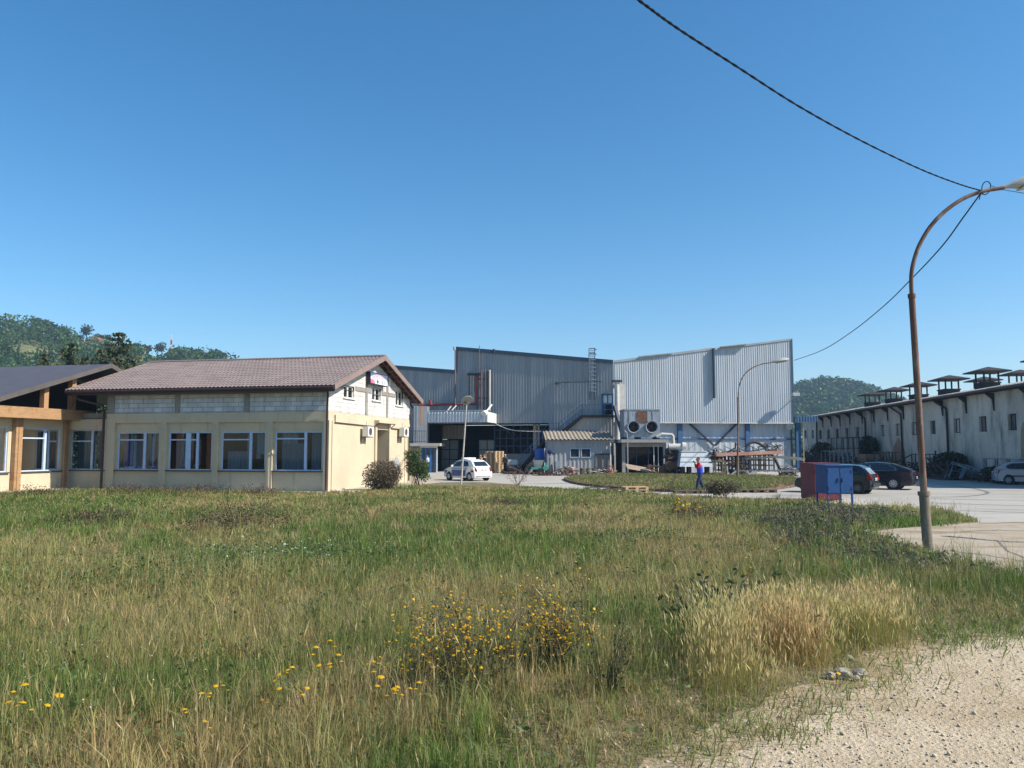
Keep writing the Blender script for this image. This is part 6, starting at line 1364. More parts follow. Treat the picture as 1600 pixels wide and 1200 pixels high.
def person(label, loc, rz, h, arms, legs, top, sleeve, trouser, hair=M_hair, shoe=M_black, vest=None, lean=.0, cap=None, group=None, headpitch=0.0):
    """x forward. arms: ((elbow),(wrist)) per side as offsets in metres for a 1.75 m body; legs: ((knee),(ankle))"""
    r = thing('person', label, 'person', (0, 0, 0), group); k = h / 1.75
    S_ = lambda p: Vector(p) * k
    pel = S_((0, 0, .95)); wst = S_((lean * .35, 0, 1.12)); chs = S_((lean * .8, 0, 1.33)); nek = S_((lean * 1.1, 0, 1.49)); hd0 = S_((lean * 1.1 + .02 + headpitch * .3, 0, 1.57)); hd1 = S_((lean * 1.1 + .035 + headpitch, 0, 1.66)); hd2 = S_((lean * 1.1 + .02 + headpitch, 0, 1.72))
    V = [pel, wst, chs, nek, hd0, hd1, hd2]; E = [(0, 1), (1, 2), (2, 3), (3, 4), (4, 5), (5, 6)]; R = [(.13 * k, .10 * k), (.125 * k, .10 * k), (.15 * k, .115 * k), .062 * k, .085 * k, (.100 * k, .118 * k), .085 * k]
    tops = {}
    for s, (el, wr, cd_, cl_) in zip((1, -1), arms):
        sh_ = S_((lean * .95, s * .185, 1.42)); e = S_(el); w_ = S_(wr); a = len(V); V += [sh_, e, w_]; R += [.058 * k, .043 * k, .030 * k]; E += [(2, a), (a, a + 1), (a + 1, a + 2)]; tops[s] = (sh_, e, w_)
        hand(V, E, R, w_, cd_, cl_, s, a + 2)
    for s, (kn, an) in zip((1, -1), legs):
        hp_ = S_((0, s * .095, .90)); a = len(V); V += [hp_, S_(kn), S_(an), S_(an) + S_((.02, 0, -.045))]; R += [.085 * k, .058 * k, .04 * k, .04 * k]; E += [(0, a), (a, a + 1), (a + 1, a + 2), (a + 2, a + 3)]
    skinned('body', V, E, R, M_skin, r, 2)
    # trousers, shirt with sleeves
    V = [pel]; E = []; R = [(.168 * k, .14 * k)]; V.append(S_((lean * .2, 0, 1.03))); E.append((0, 1)); R.append((.165 * k, .135 * k))
    for s, (kn, an) in zip((1, -1), legs):
        a = len(V); V += [S_((0, s * .095, .86)), S_(kn), S_(an) + S_((0, 0, .02))]; R += [.115 * k, .088 * k, .076 * k]; E += [(0, a), (a, a + 1), (a + 1, a + 2)]
    skinned('trousers', V, E, R, trouser, r, 2)
    V = [S_((lean * .1, 0, .98)), wst, chs, S_((lean * 1.02, 0, 1.45))]; E = [(0, 1), (1, 2), (2, 3)]; R = [(.172 * k, .145 * k), (.170 * k, .145 * k), (.195 * k, .15 * k), (.085 * k, .08 * k)]
    for s in (1, -1):
        sh_, e, w_ = tops[s]; a = len(V); V += [sh_, sh_.lerp(e, .75) if sleeve == 'short' else e]; R += [.088 * k, .076 * k]; E += [(2, a), (a, a + 1)]
        if sleeve == 'long': V.append(e.lerp(w_, .9)); R.append(.045 * k); E.append((a + 1, a + 2))
    skinned('shirt', V, E, R, top, r, 2)
    if vest: 
        V = [S_((lean * .0, 0, .88)), S_((lean * .1, 0, .98)), wst, chs, S_((lean * .95, 0, 1.40))]; skinned('vest', V, [(0, 1), (1, 2), (2, 3), (3, 4)], [(.200 * k, .175 * k), (.205 * k, .175 * k), (.205 * k, .172 * k), (.212 * k, .172 * k), (.14 * k, .12 * k)], vest, r, 2)
    # hair cap, face, ears, shoes
    mb = MB(); ctr = S_((lean * 1.1 + .02 + headpitch, 0, 1.665)); V = []; 
    for i in range(6):
        t = math.pi * .50 * i / 5
        for j in range(12): a = 2 * math.pi * j / 12; V.append(ctr + Vector((-.012 * k + math.sin(t) * math.cos(a) * .098 * k, math.sin(t) * math.sin(a) * .084 * k, math.cos(t) * .098 * k + (.035 * k if math.cos(a) > .3 and i == 5 else 0))))
    mb.add(V, [(i * 12 + j, i * 12 + (j + 1) % 12, (i + 1) * 12 + (j + 1) % 12, (i + 1) * 12 + j) for i in range(5) for j in range(12)]); mb.build('hair' if cap is None else 'cap', cap or hair, r, smooth=True, angle=180)
    mb = MB(); f = ctr + S_((.09, 0, -.03)); mb.add([f + S_((.0, -.014, -.012)), f + S_((.0, .014, -.012)), f + S_((.028, 0, -.02)), f + S_((.0, 0, .03))], [(0, 1, 2), (1, 3, 2), (3, 0, 2), (0, 3, 1)]); mb.build('nose', M_skin, r)
    for s in (1, -1):
        mb = MB(); mb.rock(ctr + S_((.082, s * .033, .0)), .012 * k, 1, .8, 6, 4); mb.build('eye', M_black, r)
        mb = MB(); mb.rock(ctr + S_((.0, s * .092, -.02)), .028 * k, 2, 1.2, 6, 4); mb.build('ear', M_skin, r)
    mb = MB(); mb.par(ctr + S_((.083, -.025, -.075)), S_((.006, 0, 0)), S_((0, .05, 0)), S_((0, 0, .01))); mb.build('mouth', mat('lips', (.25, .09, .08)), r)
    for s, (kn, an) in zip((1, -1), legs):
        a = S_(an); mb = MB(); V = []
        for t, wv, hv in ((-.08, .036, .08), (-.03, .045, .095), (.06, .048, .075), (.14, .046, .055), (.185, .025, .035)):
            for (yy, zz) in ((-1, 0), (1, 0), (.8, 1), (-.8, 1)): V.append(a + S_((t, yy * wv, 0)) + Vector((0, 0, -a.z + max(0, a.z - .085 * k))) + S_((0, 0, zz * hv)))
        mb.add(V, [(i * 4 + j, i * 4 + (j + 1) % 4, i * 4 + 4 + (j + 1) % 4, i * 4 + 4 + j) for i in range(4) for j in range(4)] + [(3, 2, 1, 0), (16, 17, 18, 19)]); mb.build('shoe', shoe, r, smooth=True, angle=60)
    r.location = loc; r.rotation_euler = (0, 0, rz); return r
cl = lambda n, c, q=.85: mat(n, c, tuple(x * .85 for x in c), scale=6, rough=q)
armd = lambda s: ((-.02, s * .25, 1.14), (.04, s * .26, .90), (.1, 0, -1), (1, 0, 0))
armf = lambda s: ((.15, s * .21, 1.20), (.26, s * .045, 1.46), (.6, -s * .15, .8), (.6, -s, -.2))
stand = lambda s: ((.02, s * .10, .50), (-.02, s * .11, .085))
pg = G(1094.5, 768.5)
person('walking photographer in a royal blue vest with red sleeves holding a phone to his face', (pg.x, pg.y, .012), math.pi * .98, 1.76, (armf(1), armf(-1)), (((.14, .09, .50), (.20, .10, .09)), ((-.04, -.09, .49), (-.20, -.10, .10))),
       cl('red_fleece', (.50, .02, .04)), 'long', cl('blue_jeans', (.035, .05, .11)), vest=cl('royal_blue_vest', (.02, .06, .48), .6), lean=.05, headpitch=.02)
a_ = math.pi * .98; hv = Vector((math.cos(a_), math.sin(a_), 0)); mb = MB(); mb.cbox(Vector((pg.x, pg.y, 1.56)) + hv * .33, .02, .15, .075, a_); tag(mb.build('phone', M_black), 'dark phone held to the face of the photographer in the blue vest', 'phone')
dm = AT(668, 735.7, 74.6); person('person in a light blue shirt and dark trousers standing by the kiosk doors', (dm.x, 74.6, .006), math.pi * .9, 1.68, (armd(1), armd(-1)), (stand(1), stand(-1)), cl('light_blue_shirt', (.42, .56, .72)), 'short', cl('black_trousers', (.02, .02, .025)))
ofp = G(757, 741); person('person in a dark top with yellow reflective shoulders standing behind the patrol car', (ofp.x, ofp.y, .006), math.pi * 1.1, 1.74, (armd(1), armd(-1)), (stand(1), stand(-1)), cl('dark_uniform', (.02, .022, .035)), 'long', cl('black_trousers', (.02, .02, .025)), hair=cl('reddish_cap', (.30, .09, .06)))
r_ = [o for o in scene.objects if o.name.startswith('person')][-1]
for s in (1, -1):
    mb = MB(); mb.prism([(-.10, s * .06, 1.495), (.10, s * .06, 1.48), (.10, s * .20, 1.44), (-.10, s * .20, 1.455)], (0, 0, .03)); o = mb.build('reflective_yoke', mat('hi_vis_yellow', (.75, .62, .05)), r_)
op2 = G(750, 740.5); person('bare-headed person in an orange top seen above the patrol car roof', (op2.x, op2.y + .6, .006), math.pi * .2, 1.70, (armd(1), armd(-1)), (stand(1), stand(-1)), cl('orange_top', (.5, .25, .12)), 'short', cl('black_trousers', (.02, .02, .025)), hair=cl('fair_hair', (.30, .18, .10)))
op3 = G(789.5, 739.5); person('person in a white cap and dark clothes just past the pallet stack', (op3.x, op3.y + .4, .006), math.pi * 1.3, 1.72, (armd(1), armd(-1)), (stand(1), stand(-1)), cl('green_grey_top', (.06, .08, .07)), 'long', cl('black_trousers', (.02, .02, .025)), cap=cl('white_cap', (.75, .75, .72)))
# ------------------------------------------------------------------ the meadow
GRN = np.array([.085, .145, .030]); GRN2 = np.array([.185, .25, .055]); OLV = np.array([.22, .22, .075]); STR = np.array([.40, .30, .13]); STR2 = np.array([.52, .41, .20]); BRN = np.array([.13, .085, .05])
def wedge(n, Y0, Y1, p, half=.78, poly=None):
    """points on the ground, thinning with distance as 1/Y^p"""
    u = rng.random(n); a = 1 - p + 1e-9; Y = (Y0 ** (a + 1) + u * (Y1 ** (a + 1) - Y0 ** (a + 1))) ** (1 / (a + 1)); X = rng.uniform(-half, half, n) * Y
    k = inpoly(X, Y, poly) if poly else np.ones(n, bool); return X[k], Y[k]
def jit(c, s): return c * (1 + rng.normal(size=(len(c), 1)) * s) * (1 + rng.normal(size=(len(c), 3)) * .05)
def field_colour(X, Y):
    a = fbm(X, Y, 5.5, 21); b = fbm(X, Y, 1.7, 31); c = fbm(X, Y, 11, 41)
    t = np.clip((a - .50) * 4.6 + (b - .5) * 2.8 + .03 + rng.normal(size=len(X)) * .2, 0, 1)
    g = mixc(GRN, GRN2, rng.random(len(X))); o = np.where((c > .52)[:, None], OLV[None, :], GRN2[None, :] * .95); s = mixc(STR, STR2, rng.random(len(X)))
    col = g * (1 - t)[:, None] + (o * .5 + s * .5) * t[:, None]
    dry = rng.random(len(X)) < (.07 + .24 * t); col[dry] = s[dry] * rng.uniform(.7, 1.1, (dry.sum(), 1)); return jit(col, .16), t
FLD = FIELD
def edge_dist(X, Y, poly, closed=True):
    d = np.full(len(X), 9.0)
    for i in range(len(poly) - (0 if closed else 1)):
        a = np.array(poly[i]); b = np.array(poly[(i + 1) % len(poly)]); e = b - a; t = np.clip(((X - a[0]) * e[0] + (Y - a[1]) * e[1]) / (e @ e), 0, 1); d = np.minimum(d, np.hypot(X - a[0] - t * e[0], Y - a[1] - t * e[1]))
    return d
TRACK = TRK[::4]                      # the side of the meadow that meets the gravel track
def worn(X, Y): return np.clip((edge_dist(X, Y, TRACK, False) + (fbm(X, Y, .8, 17) - .5) * 1.1) / 1.5, 0, 1)
BAR = ground_poly([(1035, 1080), (1110, 1100), (1200, 1095), (1345, 1048), (1460, 1000), (1440, 968), (1320, 955), (1180, 965), (1060, 1000)])
WEED = ground_poly([(1150, 815), (1230, 797), (1300, 792), (1345, 800), (1440, 812), (1350, 830), (1400, 846), (1480, 876), (1600, 910), (1570, 922), (1470, 900), (1380, 905), (1290, 880), (1200, 850)])
ms = Mass()
X, Y = wedge(250000, 3.7, 47, 1.55, .80, FLD)
edge = (inpoly(X, Y, BAR) & (rng.random(len(X)) < .55)) | (inpoly(X, Y, WEED) & (rng.random(len(X)) < .45))
hgt = fbm(X, Y, 3.2, 51); den = fbm(X, Y, 1.3, 61); wn = worn(X, Y); keep = ~edge & (rng.random(len(X)) < (.40 + .95 * den) * (.12 + .88 * wn))
wn = wn[keep]
X, Y, hgt = X[keep], Y[keep], hgt[keep]; n = len(X); col, t = field_colour(X, Y)
Hh = (.09 + .36 * hgt * hgt * 1.6 * rng.uniform(.35, 1.25, n)) * (.35 + .65 * wn) * (1 - .45 * np.clip((Y - 16) / 20, 0, 1)); Wd = np.maximum(.0050, .00050 * Y) * rng.uniform(.6, 1.5, n)
ang = rng.uniform(0, 2 * np.pi, n); lean = np.abs(rng.normal(.34, .34, n)).clip(0, 1.3)
ms.blades(np.stack([X, Y, np.full(n, .008)], 1), Hh, Wd, ang, lean, col)
# tussocks: each a fan of blades sharing height and colour
X, Y = wedge(13500, 3.7, 46, 1.45, .80, FLD); wn = worn(X, Y); k = (rng.random(len(X)) < (.25 + .75 * wn) * (.35 + .9 * fbm(X, Y, 2.1, 62))) & ~(inpoly(X, Y, BAR) & (rng.random(len(X)) < .8)); X, Y, wn = X[k], Y[k], wn[k]; n = len(X); col, t = field_colour(X, Y)
th_ = rng.gamma(3.2, .10, n).clip(.10, .72) * (.4 + .6 * wn) * (.65 + .7 * fbm(X, Y, 3.2, 51)) * (1 - .5 * np.clip((Y - 16) / 20, 0, 1)); tr = rng.uniform(.025, .10, n) * (1 + Y / 40); B = 20
a = rng.uniform(0, 6.28, (n, B)); q = np.sqrt(rng.random((n, B))) * tr[:, None]; P = np.stack([X[:, None] + np.cos(a) * q, Y[:, None] + np.sin(a) * q, np.full((n, B), .008)], 2).reshape(-1, 3)
hh_ = (th_[:, None] * rng.uniform(.45, 1.1, (n, B))).ravel(); ms.blades(P, hh_, np.maximum(.0052, .00048 * P[:, 1]) * rng.uniform(.6, 1.6, n * B), (a + rng.normal(0, .5, (n, B))).ravel(), (q / tr[:, None] * rng.uniform(.1, 1.0, (n, B))).ravel(), jit(np.repeat(col, B, 0), .16))
# broad-leaved rosettes between the grasses
X, Y = wedge(2600, 3.7, 34, 1.3, .80, FLD); k = rng.random(len(X)) < fbm(X, Y, 2.4, 66) * 1.4 - .2; X, Y = X[k], Y[k]; n = len(X); B = 9; a = rng.uniform(0, 6.28, (n, B)); q = rng.uniform(.02, .14, (n, B)); P = np.stack([X[:, None] + np.cos(a) * q, Y[:, None] + np.sin(a) * q, rng.uniform(.03, .24, (n, B))], 2).reshape(-1, 3)
ms.leaves(P, rng.uniform(.02, .055, n * B) * (1 + P[:, 1] / 30), jit(np.repeat(mixc(np.array([.06, .11, .03]), np.array([.14, .19, .06]), rng.random(n)), B, 0), .2), flat=.55, asp=1.25)
# flattened dry straw lying about
X, Y = wedge(26000, 3.7, 40, 1.5, .80, FLD); k = rng.random(len(X)) < np.clip((fbm(X, Y, 2.6, 23) - .42) * 3.5, .04, 1); X, Y = X[k], Y[k]; n = len(X)
ms.blades(np.stack([X, Y, np.full(n, .01)], 1), rng.uniform(.10, .22, n), np.maximum(.004, .00045 * Y) * rng.uniform(.6, 1.3, n), rng.normal(2.6, 1.4, n), rng.uniform(1.0, 2.6, n), jit(mixc(STR, STR2, rng.random(n)), .15))
tt_ = np.array(TRK); k = rng.integers(0, len(tt_), 9000); off = rng.normal(.25, .55, 9000); a = rng.uniform(0, 6.28, 9000); X = tt_[k, 0] + np.cos(a) * off * .8 - .15; Y = tt_[k, 1] + np.sin(a) * off * .8 + .25; n = len(X)
ms.blades(np.stack([X, Y, np.full(n, .013)], 1), rng.uniform(.015, .06, n), rng.uniform(.003, .006, n), rng.uniform(0, 6.28, n), rng.uniform(1.5, 4.0, n), jit(mixc(STR * .8, STR2, rng.random(n)), .2))
# matted low blades that close the sward
X, Y = wedge(150000, 3.7, 47, 1.5, .80, FLD); k = rng.random(len(X)) < .15 + .85 * worn(X, Y); X, Y = X[k], Y[k]; n = len(X); col, t = field_colour(X, Y)
ms.blades(np.stack([X, Y, np.full(n, .008)], 1), rng.uniform(.06, .17, n), np.maximum(.009, .0009 * Y) * rng.uniform(.8, 1.6, n), rng.uniform(0, 6.28, n), rng.uniform(.5, 1.5, n), col * np.array([.95, .9, .85]))
tag(ms.build('meadow_grass', LEAF), kind='stuff')
# tall seed-bearing stalks
def stalks(ms, X, Y, H, colr, head=.09, hw=.012, sway=.18, z=.008, sw=.004, hc=None):
    n = len(X); a = rng.uniform(0, 6.28, n); d = np.stack([np.cos(a), np.sin(a), np.zeros(n)], 1) * (np.abs(rng.normal(0, sway, n)) * H)[:, None]
    A = np.stack([X, Y, np.full(n, z)], 1); T = A + d; T[:, 2] = H; M = A + d * .35; M[:, 2] = H * .6
    w_ = np.maximum(sw, .00045 * Y); ms.stems(A, M, w_, colr); ms.stems(M, T, w_ * .8, colr)
    dd = d * .8 + np.stack([np.zeros(n), np.zeros(n), H * .5], 1); dd /= np.linalg.norm(dd, axis=1)[:, None]
    f = rng.uniform(0, 3.14, n); sd = np.stack([np.cos(f), np.sin(f), np.zeros(n)], 1) * np.maximum(hw, .0007 * Y)[:, None] * .5; L = head * rng.uniform(.6, 1.3, n)
    V = np.stack([T - dd * .01, T + dd * (L * .35)[:, None] + sd, T + dd * L[:, None], T + dd * (L * .35)[:, None] - sd], 1); c = colr if hc is None else hc
    ms.put(V, [0, 1, 2, 3], [4], np.clip(np.repeat(c[:, None, :], 4, 1), 0, 1))
ms = Mass(); X, Y = wedge(15000, 3.7, 40, 1.25, .80, FLD); t = fbm(X, Y, 4.5, 71); k = (rng.random(len(X)) < (t - .32) * 2.4 * (.3 + .7 * worn(X, Y))) & ~inpoly(X, Y, BAR); X, Y = X[k], Y[k]; n = len(X)
stalks(ms, X, Y, rng.uniform(.32, .68, n) * (1 - .45 * np.clip((Y - 16) / 20, 0, 1)), jit(mixc(STR, GRN2 * 1.1, rng.random(n) * .8), .12), .06, .0075, .22, sw=.003, hc=jit(mixc(STR, STR2, rng.random(n)), .14))
# sparse very tall panicles in front
X, Y = wedge(650, 4.2, 14, 1.0, .62, FLD); n = len(X); stalks(ms, X, Y, rng.uniform(.6, .95, n), jit(mixc(STR, GRN2, rng.random(n) * .6), .1), .11, .010, .3, sw=.003, hc=jit(mixc(STR2, STR, rng.random(n)), .1))
tag(ms.build('seeding_grass', LEAF), kind='stuff')
# golden wall barley
def scatter(poly, n):
    xs = [p[0] for p in poly]; ys = [p[1] for p in poly]; X = rng.uniform(min(xs), max(xs), n); Y = rng.uniform(min(ys), max(ys), n); k = inpoly(X, Y, poly); return X[k], Y[k]
ms = Mass(); X, Y = scatter(BAR, 26000); n = len(X); ed = edge_dist(X, Y, BAR); q = np.clip(ed / .75, 0, 1) + (fbm(X, Y, .55, 84) - .5) * 1.5
k = rng.random(n) < np.clip(q, .02, 1) * (.40 + .75 * fbm(X, Y, .45, 82)); X, Y, q = X[k], Y[k], q[k]; n = len(X)
tt = np.clip(fbm(X, Y, .8, 81) * 1.5 - .45 + .16 + (X - 2.6) * .16 - (Y - 8.2) * .10, 0, 1); rag = np.clip(.45 + q * .6, .4, 1.05)
base = mixc(np.array([.21, .26, .06]), np.array([.48, .33, .15]), tt)
stalks(ms, X, Y, (.27 + .38 * fbm(X, Y, .6, 83)) * rng.uniform(.65, 1.2, n) * rag, jit(base * .9, .15), .085, .012, .26, sw=.0038, hc=jit(mixc(np.array([.54, .49, .20]), np.array([.68, .49, .25]), np.clip(tt + rng.normal(0, .2, n), 0, 1)), .16))
m_ = rng.random(n) < .8; ms.blades(np.stack([X, Y, np.full(n, .008)], 1)[m_], rng.uniform(.10, .34, m_.sum()), np.full(m_.sum(), .0055), rng.uniform(0, 6.28, m_.sum()), np.abs(rng.normal(.35, .3, m_.sum())).clip(0, 1), jit(base[m_] * np.array([.85, 1.0, .8]), .2))
tag(ms.build('barley_grass', LEAF), kind='stuff')
# dark creeping weeds by the lamp
ms = Mass(); X, Y = scatter(WEED, 21000); k = rng.random(len(X)) < np.clip(fbm(X, Y, 1.3, 91) * 2.2 - .45, 0, 1) * np.clip(edge_dist(X, Y, WEED) / .9 + .15, 0, 1); X, Y = X[k], Y[k]; n = len(X); hh = .08 + .34 * np.clip(fbm(X, Y, 1.2, 92) * 1.6 - .35, 0, 1)
dk = mixc(np.array([.070, .085, .048]), np.array([.15, .135, .105]), np.clip(rng.random(n) * .6 + fbm(X, Y, 1.4, 93) * .7 - .2, 0, 1)); Zr = hh * rng.random(n) ** .6
ms.stems(np.stack([X, Y, np.zeros(n)], 1), np.stack([X + rng.normal(0, .06, n), Y + rng.normal(0, .06, n), Zr], 1), .009, jit(dk * .8, .2))
for q in range(3): ms.leaves(np.stack([X + rng.normal(0, .06, n), Y + rng.normal(0, .06, n), Zr * rng.uniform(.5, 1.1, n) + .02], 1), rng.uniform(.035, .09, n), jit(dk, .3), flat=.2)
# broad dark docks in front of the barley and scattered broad leaves
for (x, y, s, m_) in ((1130, 968, .5, 420), (1190, 955, .45, 300), (1090, 985, .4, 260), (1270, 830, .7, 350)):
    g = G(x, y); R = rng.normal(size=(m_, 2)) * s * .5; zz = np.abs(rng.normal(.18, .14, m_)); ms.leaves(np.stack([g.x + R[:, 0], g.y + R[:, 1], zz], 1), rng.uniform(.04, .10, m_), jit(mixc(np.array([.04, .062, .03]), np.array([.07, .075, .045]), rng.random(m_)), .25), asp=1.3)
tag(ms.build('dark_weeds', LEAF), kind='stuff')
# white-flowered clover patches and low green herbs
ms = Mass(); 
for (x, y, sx, sy, m_) in ((470, 885, 1.6, 1.5, 60), (330, 890, 1.2, 1.3, 26), (380, 880, 2.4, 1.4, 16), (60, 1085, .55, .5, 26), (120, 1100, .5, .4, 16), (310, 1108, .3, .2, 4), (95, 1165, .2, .15, 4)):
    g = G(x, y); R = rng.normal(size=(m_, 2)); P = np.stack([g.x + R[:, 0] * sx * .5, g.y + R[:, 1] * sy * .5, rng.uniform(.20, .40, m_)], 1)
    ms.discs(P, np.maximum(.009, .0011 * P[:, 1]) * rng.uniform(.7, 1.2, m_), np.tile([.72, .72, .66], (m_, 1)), .5)
    ms.stems(P * np.array([1, 1, 0]), P, .004, np.tile([.09, .13, .04], (m_, 1)))
tag(ms.build('white_flowers', LEAF), kind='stuff')
ms = Mass()
for (x, y, s, m_) in ((380, 890, 2.2, 2600), (250, 915, 1.5, 1500), (180, 900, 1.4, 900), (1010, 850, 1.0, 700), (470, 880, 1.6, 1200)):
    g = G(x, y); R = rng.normal(size=(m_, 2)) * s * .55; X, Y = g.x + R[:, 0], g.y + R[:, 1]; k = inpoly(X, Y, FLD); X, Y = X[k], Y[k]; n = len(X)
    ms.leaves(np.stack([X, Y, rng.uniform(.05, .34, n)], 1), rng.uniform(.03, .075, n), jit(mixc(np.array([.07, .135, .035]), np.array([.12, .18, .06]), rng.random(n)), .2), flat=.4)
tag(ms.build('clover', LEAF), kind='stuff')

# ------------------------------------------------------------------ flowering plants one can count
M_stem = LEAF
YEL = np.array([.78, .44, .010])
def flower_plant(label, px, hgt, wid, nst, nfl, group=None, brown=.5, name='flowering_weed', spread=1.0, zmin=.45):
    g = G(*px); r = thing(name, label, 'wild flower', (g.x, g.y, .008), group); D = np.array([g.x, g.y, 0.0]); fr = max(.0155, .0019 * g.y)
    ms = Mass(); a = rng.uniform(0, 6.28, nst); q = np.sqrt(rng.random(nst)) * wid / 2; ncl = max(2, nst // 16); kc = rng.integers(0, ncl, nst); cx_c = rng.uniform(-.42, .42, ncl) * wid; ch = rng.choice([.55, .7, .85, 1.0, 1.15], ncl)
    T = np.stack([g.x + (cx_c[kc] if nst > 20 else 0) + np.cos(a) * q * spread * (.42 if nst > 20 else 1), g.y + np.sin(a) * q * .7, hgt * (ch[kc] if nst > 20 else 1) * rng.uniform(zmin + .1, 1.05, nst)], 1)
    B = D + (T - D) * np.array([.28, .28, 0]) + np.array([0, 0, .008]); M_ = B + (T - B) * np.array([.35, .35, .6])[None, :]
    ms.stems(B, M_, max(.006, .0006 * g.y), jit(np.tile([.065, .07, .035], (nst, 1)), .2)); ms.stems(M_, T, max(.005, .0005 * g.y), jit(np.tile([.075, .07, .04], (nst, 1)), .2))
    m = nfl * 2; k = rng.integers(0, nst, m); S0 = M_[k] + (T[k] - M_[k]) * rng.uniform(.2, 1, (m, 1)); E0 = S0 + rng.normal(size=(m, 3)) * np.array([.05, .05, .03]) * (wid / .6 + .4) * .7 + np.array([0, 0, .04]); ms.stems(S0, E0, max(.004, .0004 * g.y), jit(np.tile([.06, .055, .035], (m, 1)), .2))
    ms.build('stem', M_stem, r)
    ms = Mass(); L = nst * 5; k = rng.integers(0, nst, L); P = B[k] + (T[k] - B[k]) * rng.uniform(.05, .8, (L, 1)) + rng.normal(size=(L, 3)) * .03; ms.leaves(P, rng.uniform(.018, .05, L), jit(mixc(np.array([.05, .065, .03]), np.array([.09, .09, .05]), rng.random(L)), .25)); ms.build('leaves', LEAF, r)
    ms = Mass(); nb = int(m * brown * .6); idx = rng.permutation(m); fl = E0[idx[:nfl]]; bd = E0[idx[nfl:nfl + nb]]
    ms.discs(fl, fr * rng.uniform(.7, 1.25, len(fl)), jit(np.tile(YEL, (len(fl), 1)), .12), .6)
    if nb: ms.leaves(bd, fr * 1.9, jit(np.tile([.12, .085, .055], (len(bd), 1)), .3))
    ms.build('blossom', LEAF, r); return r
GB = 'yellow flowering weed bushes'
flower_plant('broad bushy weed thick with yellow flowers, standing tall near the bottom middle', (738, 1092), .84, 1.35, 130, 400, GB)
flower_plant('dense rounded weed bush of yellow flowers behind and right of the widest one', (873, 1048), .84, 1.2, 120, 420, GB, .4)
flower_plant('lean yellow-flowered shoot reaching out between the two dense flower bushes', (795, 1085), .55, .35, 14, 30, GB)
flower_plant('tall spindly weed with a few yellow heads rising above the dense flower bush', (915, 1010), 1.02, .55, 10, 14, GB, .3, zmin=.7)
flower_plant('dark spindly weed with three yellow heads behind the golden barley grass', (1172, 965), .72, .45, 7, 7, GB, .3, zmin=.6)
flower_plant('withered grey weed stalk leaning beside the dense flower bush', (942, 1090), .72, .55, 60, 2, GB, .9)
flower_plant('brown dried dock stalk standing in the golden barley grass', (1275, 1035), .72, .3, 8, 1, GB, 1.0, zmin=.7)
flower_plant('pale yellow flower clump along the far edge of the meadow near the photographer', (1050, 806), .42, 1.6, 34, 26, GB, .8)
flower_plant('small yellow flower clump at the meadow edge left of the cabinets', (1085, 808), .38, .9, 16, 12, GB, .8)
GS = 'single yellow flowers in the front of the meadow'
proto = None
for i, (x, y, s) in enumerate(((441, 1095, 1), (452, 1096, .9), (460, 1094, .95), (498, 1085, 1.1), (507, 1105, 1), (513, 1092, 1.1), (530, 1075, 1.2), (535, 1087, 1), (471, 1120, .9), (428, 1130, .9), (415, 1128, .8), (312, 1135, 1), (338, 1132, .9), (347, 1136, .9), (278, 1160, .9), (298, 1185, .8), (583, 1125, 1.1), (594, 1120, 1.2), (600, 1130, 1), (612, 1126, 1), (624, 1138, 1), (637, 1150, 1.1), (645, 1140, .9),
                                 (12, 1165, 1.2), (20, 1178, 1.2), (6, 1185, 1.1), (54, 1195, 1.2), (120, 925, .8), (575, 1060, .9), (590, 1062, .9), (1180, 880, 1), (1290, 1085, .8))):
    g = G(x, y + 42 if y > 950 else y + 20)
    if proto is None:
        proto = thing('yellow_flower', 'single yellow flower on a thin stem in the front of the meadow', 'wild flower', (0, 0, 0), GS)
        ms = Mass(); P = np.array([[0, 0, .46]]); ms.stems(np.array([[0, 0, 0.]]), P, .006, np.array([[.08, .12, .04]])); ms.build('stem', LEAF, proto)
        ms = Mass(); ms.discs(P, .026, YEL[None, :], .3, 10); ms.discs(P + np.array([[.05, .02, -.04]]), .018, YEL[None, :], .3, 10); ms.stems(np.array([[0, 0, .3]]), P + np.array([[.05, .02, -.04]]), .005, np.array([[.08, .12, .04]])); ms.build('blossom', LEAF, proto); o = proto
    else: o = copy_tree(proto)
    o.location = (g.x, g.y, .008); o.rotation_euler = (rng.normal() * .12, rng.normal() * .12, rng.uniform(0, 6)); o.scale = (s, s, s * rng.uniform(.85, 1.15))
# brown seed-headed dock clumps in the meadow
GD = 'dark brown dock clumps in the meadow'
def dock(px, w_, h, label, dark=1.0, n=420):
    n = int(n * 2.2); h *= 1.15
    g = G(*px); r = thing('dock_clump', label, 'weed', (g.x, g.y, .008), GD); ms = Mass(); a = rng.normal(size=(n, 2)) * w_ * .42; z = rng.random(n) * h * (.5 + .9 * vnoise(a[:, 0] + g.x, a[:, 1] + g.y, .35, 77))
    ms.stems(np.stack([g.x + a[:60, 0] * .6, g.y + a[:60, 1] * .6, np.zeros(60)], 1), np.stack([g.x + a[:60, 0], g.y + a[:60, 1], np.maximum(z[:60], h * .5)], 1), .016, jit(np.tile([.09, .06, .04], (60, 1)), .2)); ms.build('stem', LEAF, r)
    ms = Mass(); ms.leaves(np.stack([g.x + a[:, 0], g.y + a[:, 1], z * np.exp(-(a ** 2).sum(1) / (w_ * w_) * .9)], 1), rng.uniform(.022, .05, n) * (1 + g.y / 55), jit(mixc(np.array([.085, .055, .045]), np.array([.13, .09, .06]), rng.random(n)) * dark, .25)); ms.build('seed_heads', LEAF, r)
dock((388, 822), 1.7, .62, 'largest dark brown dock clump in the open meadow before the annex', .8, 700)
dock((335, 830), 1.3, .45, 'dark brown dock clump beside the largest one, toward the wing', .85)
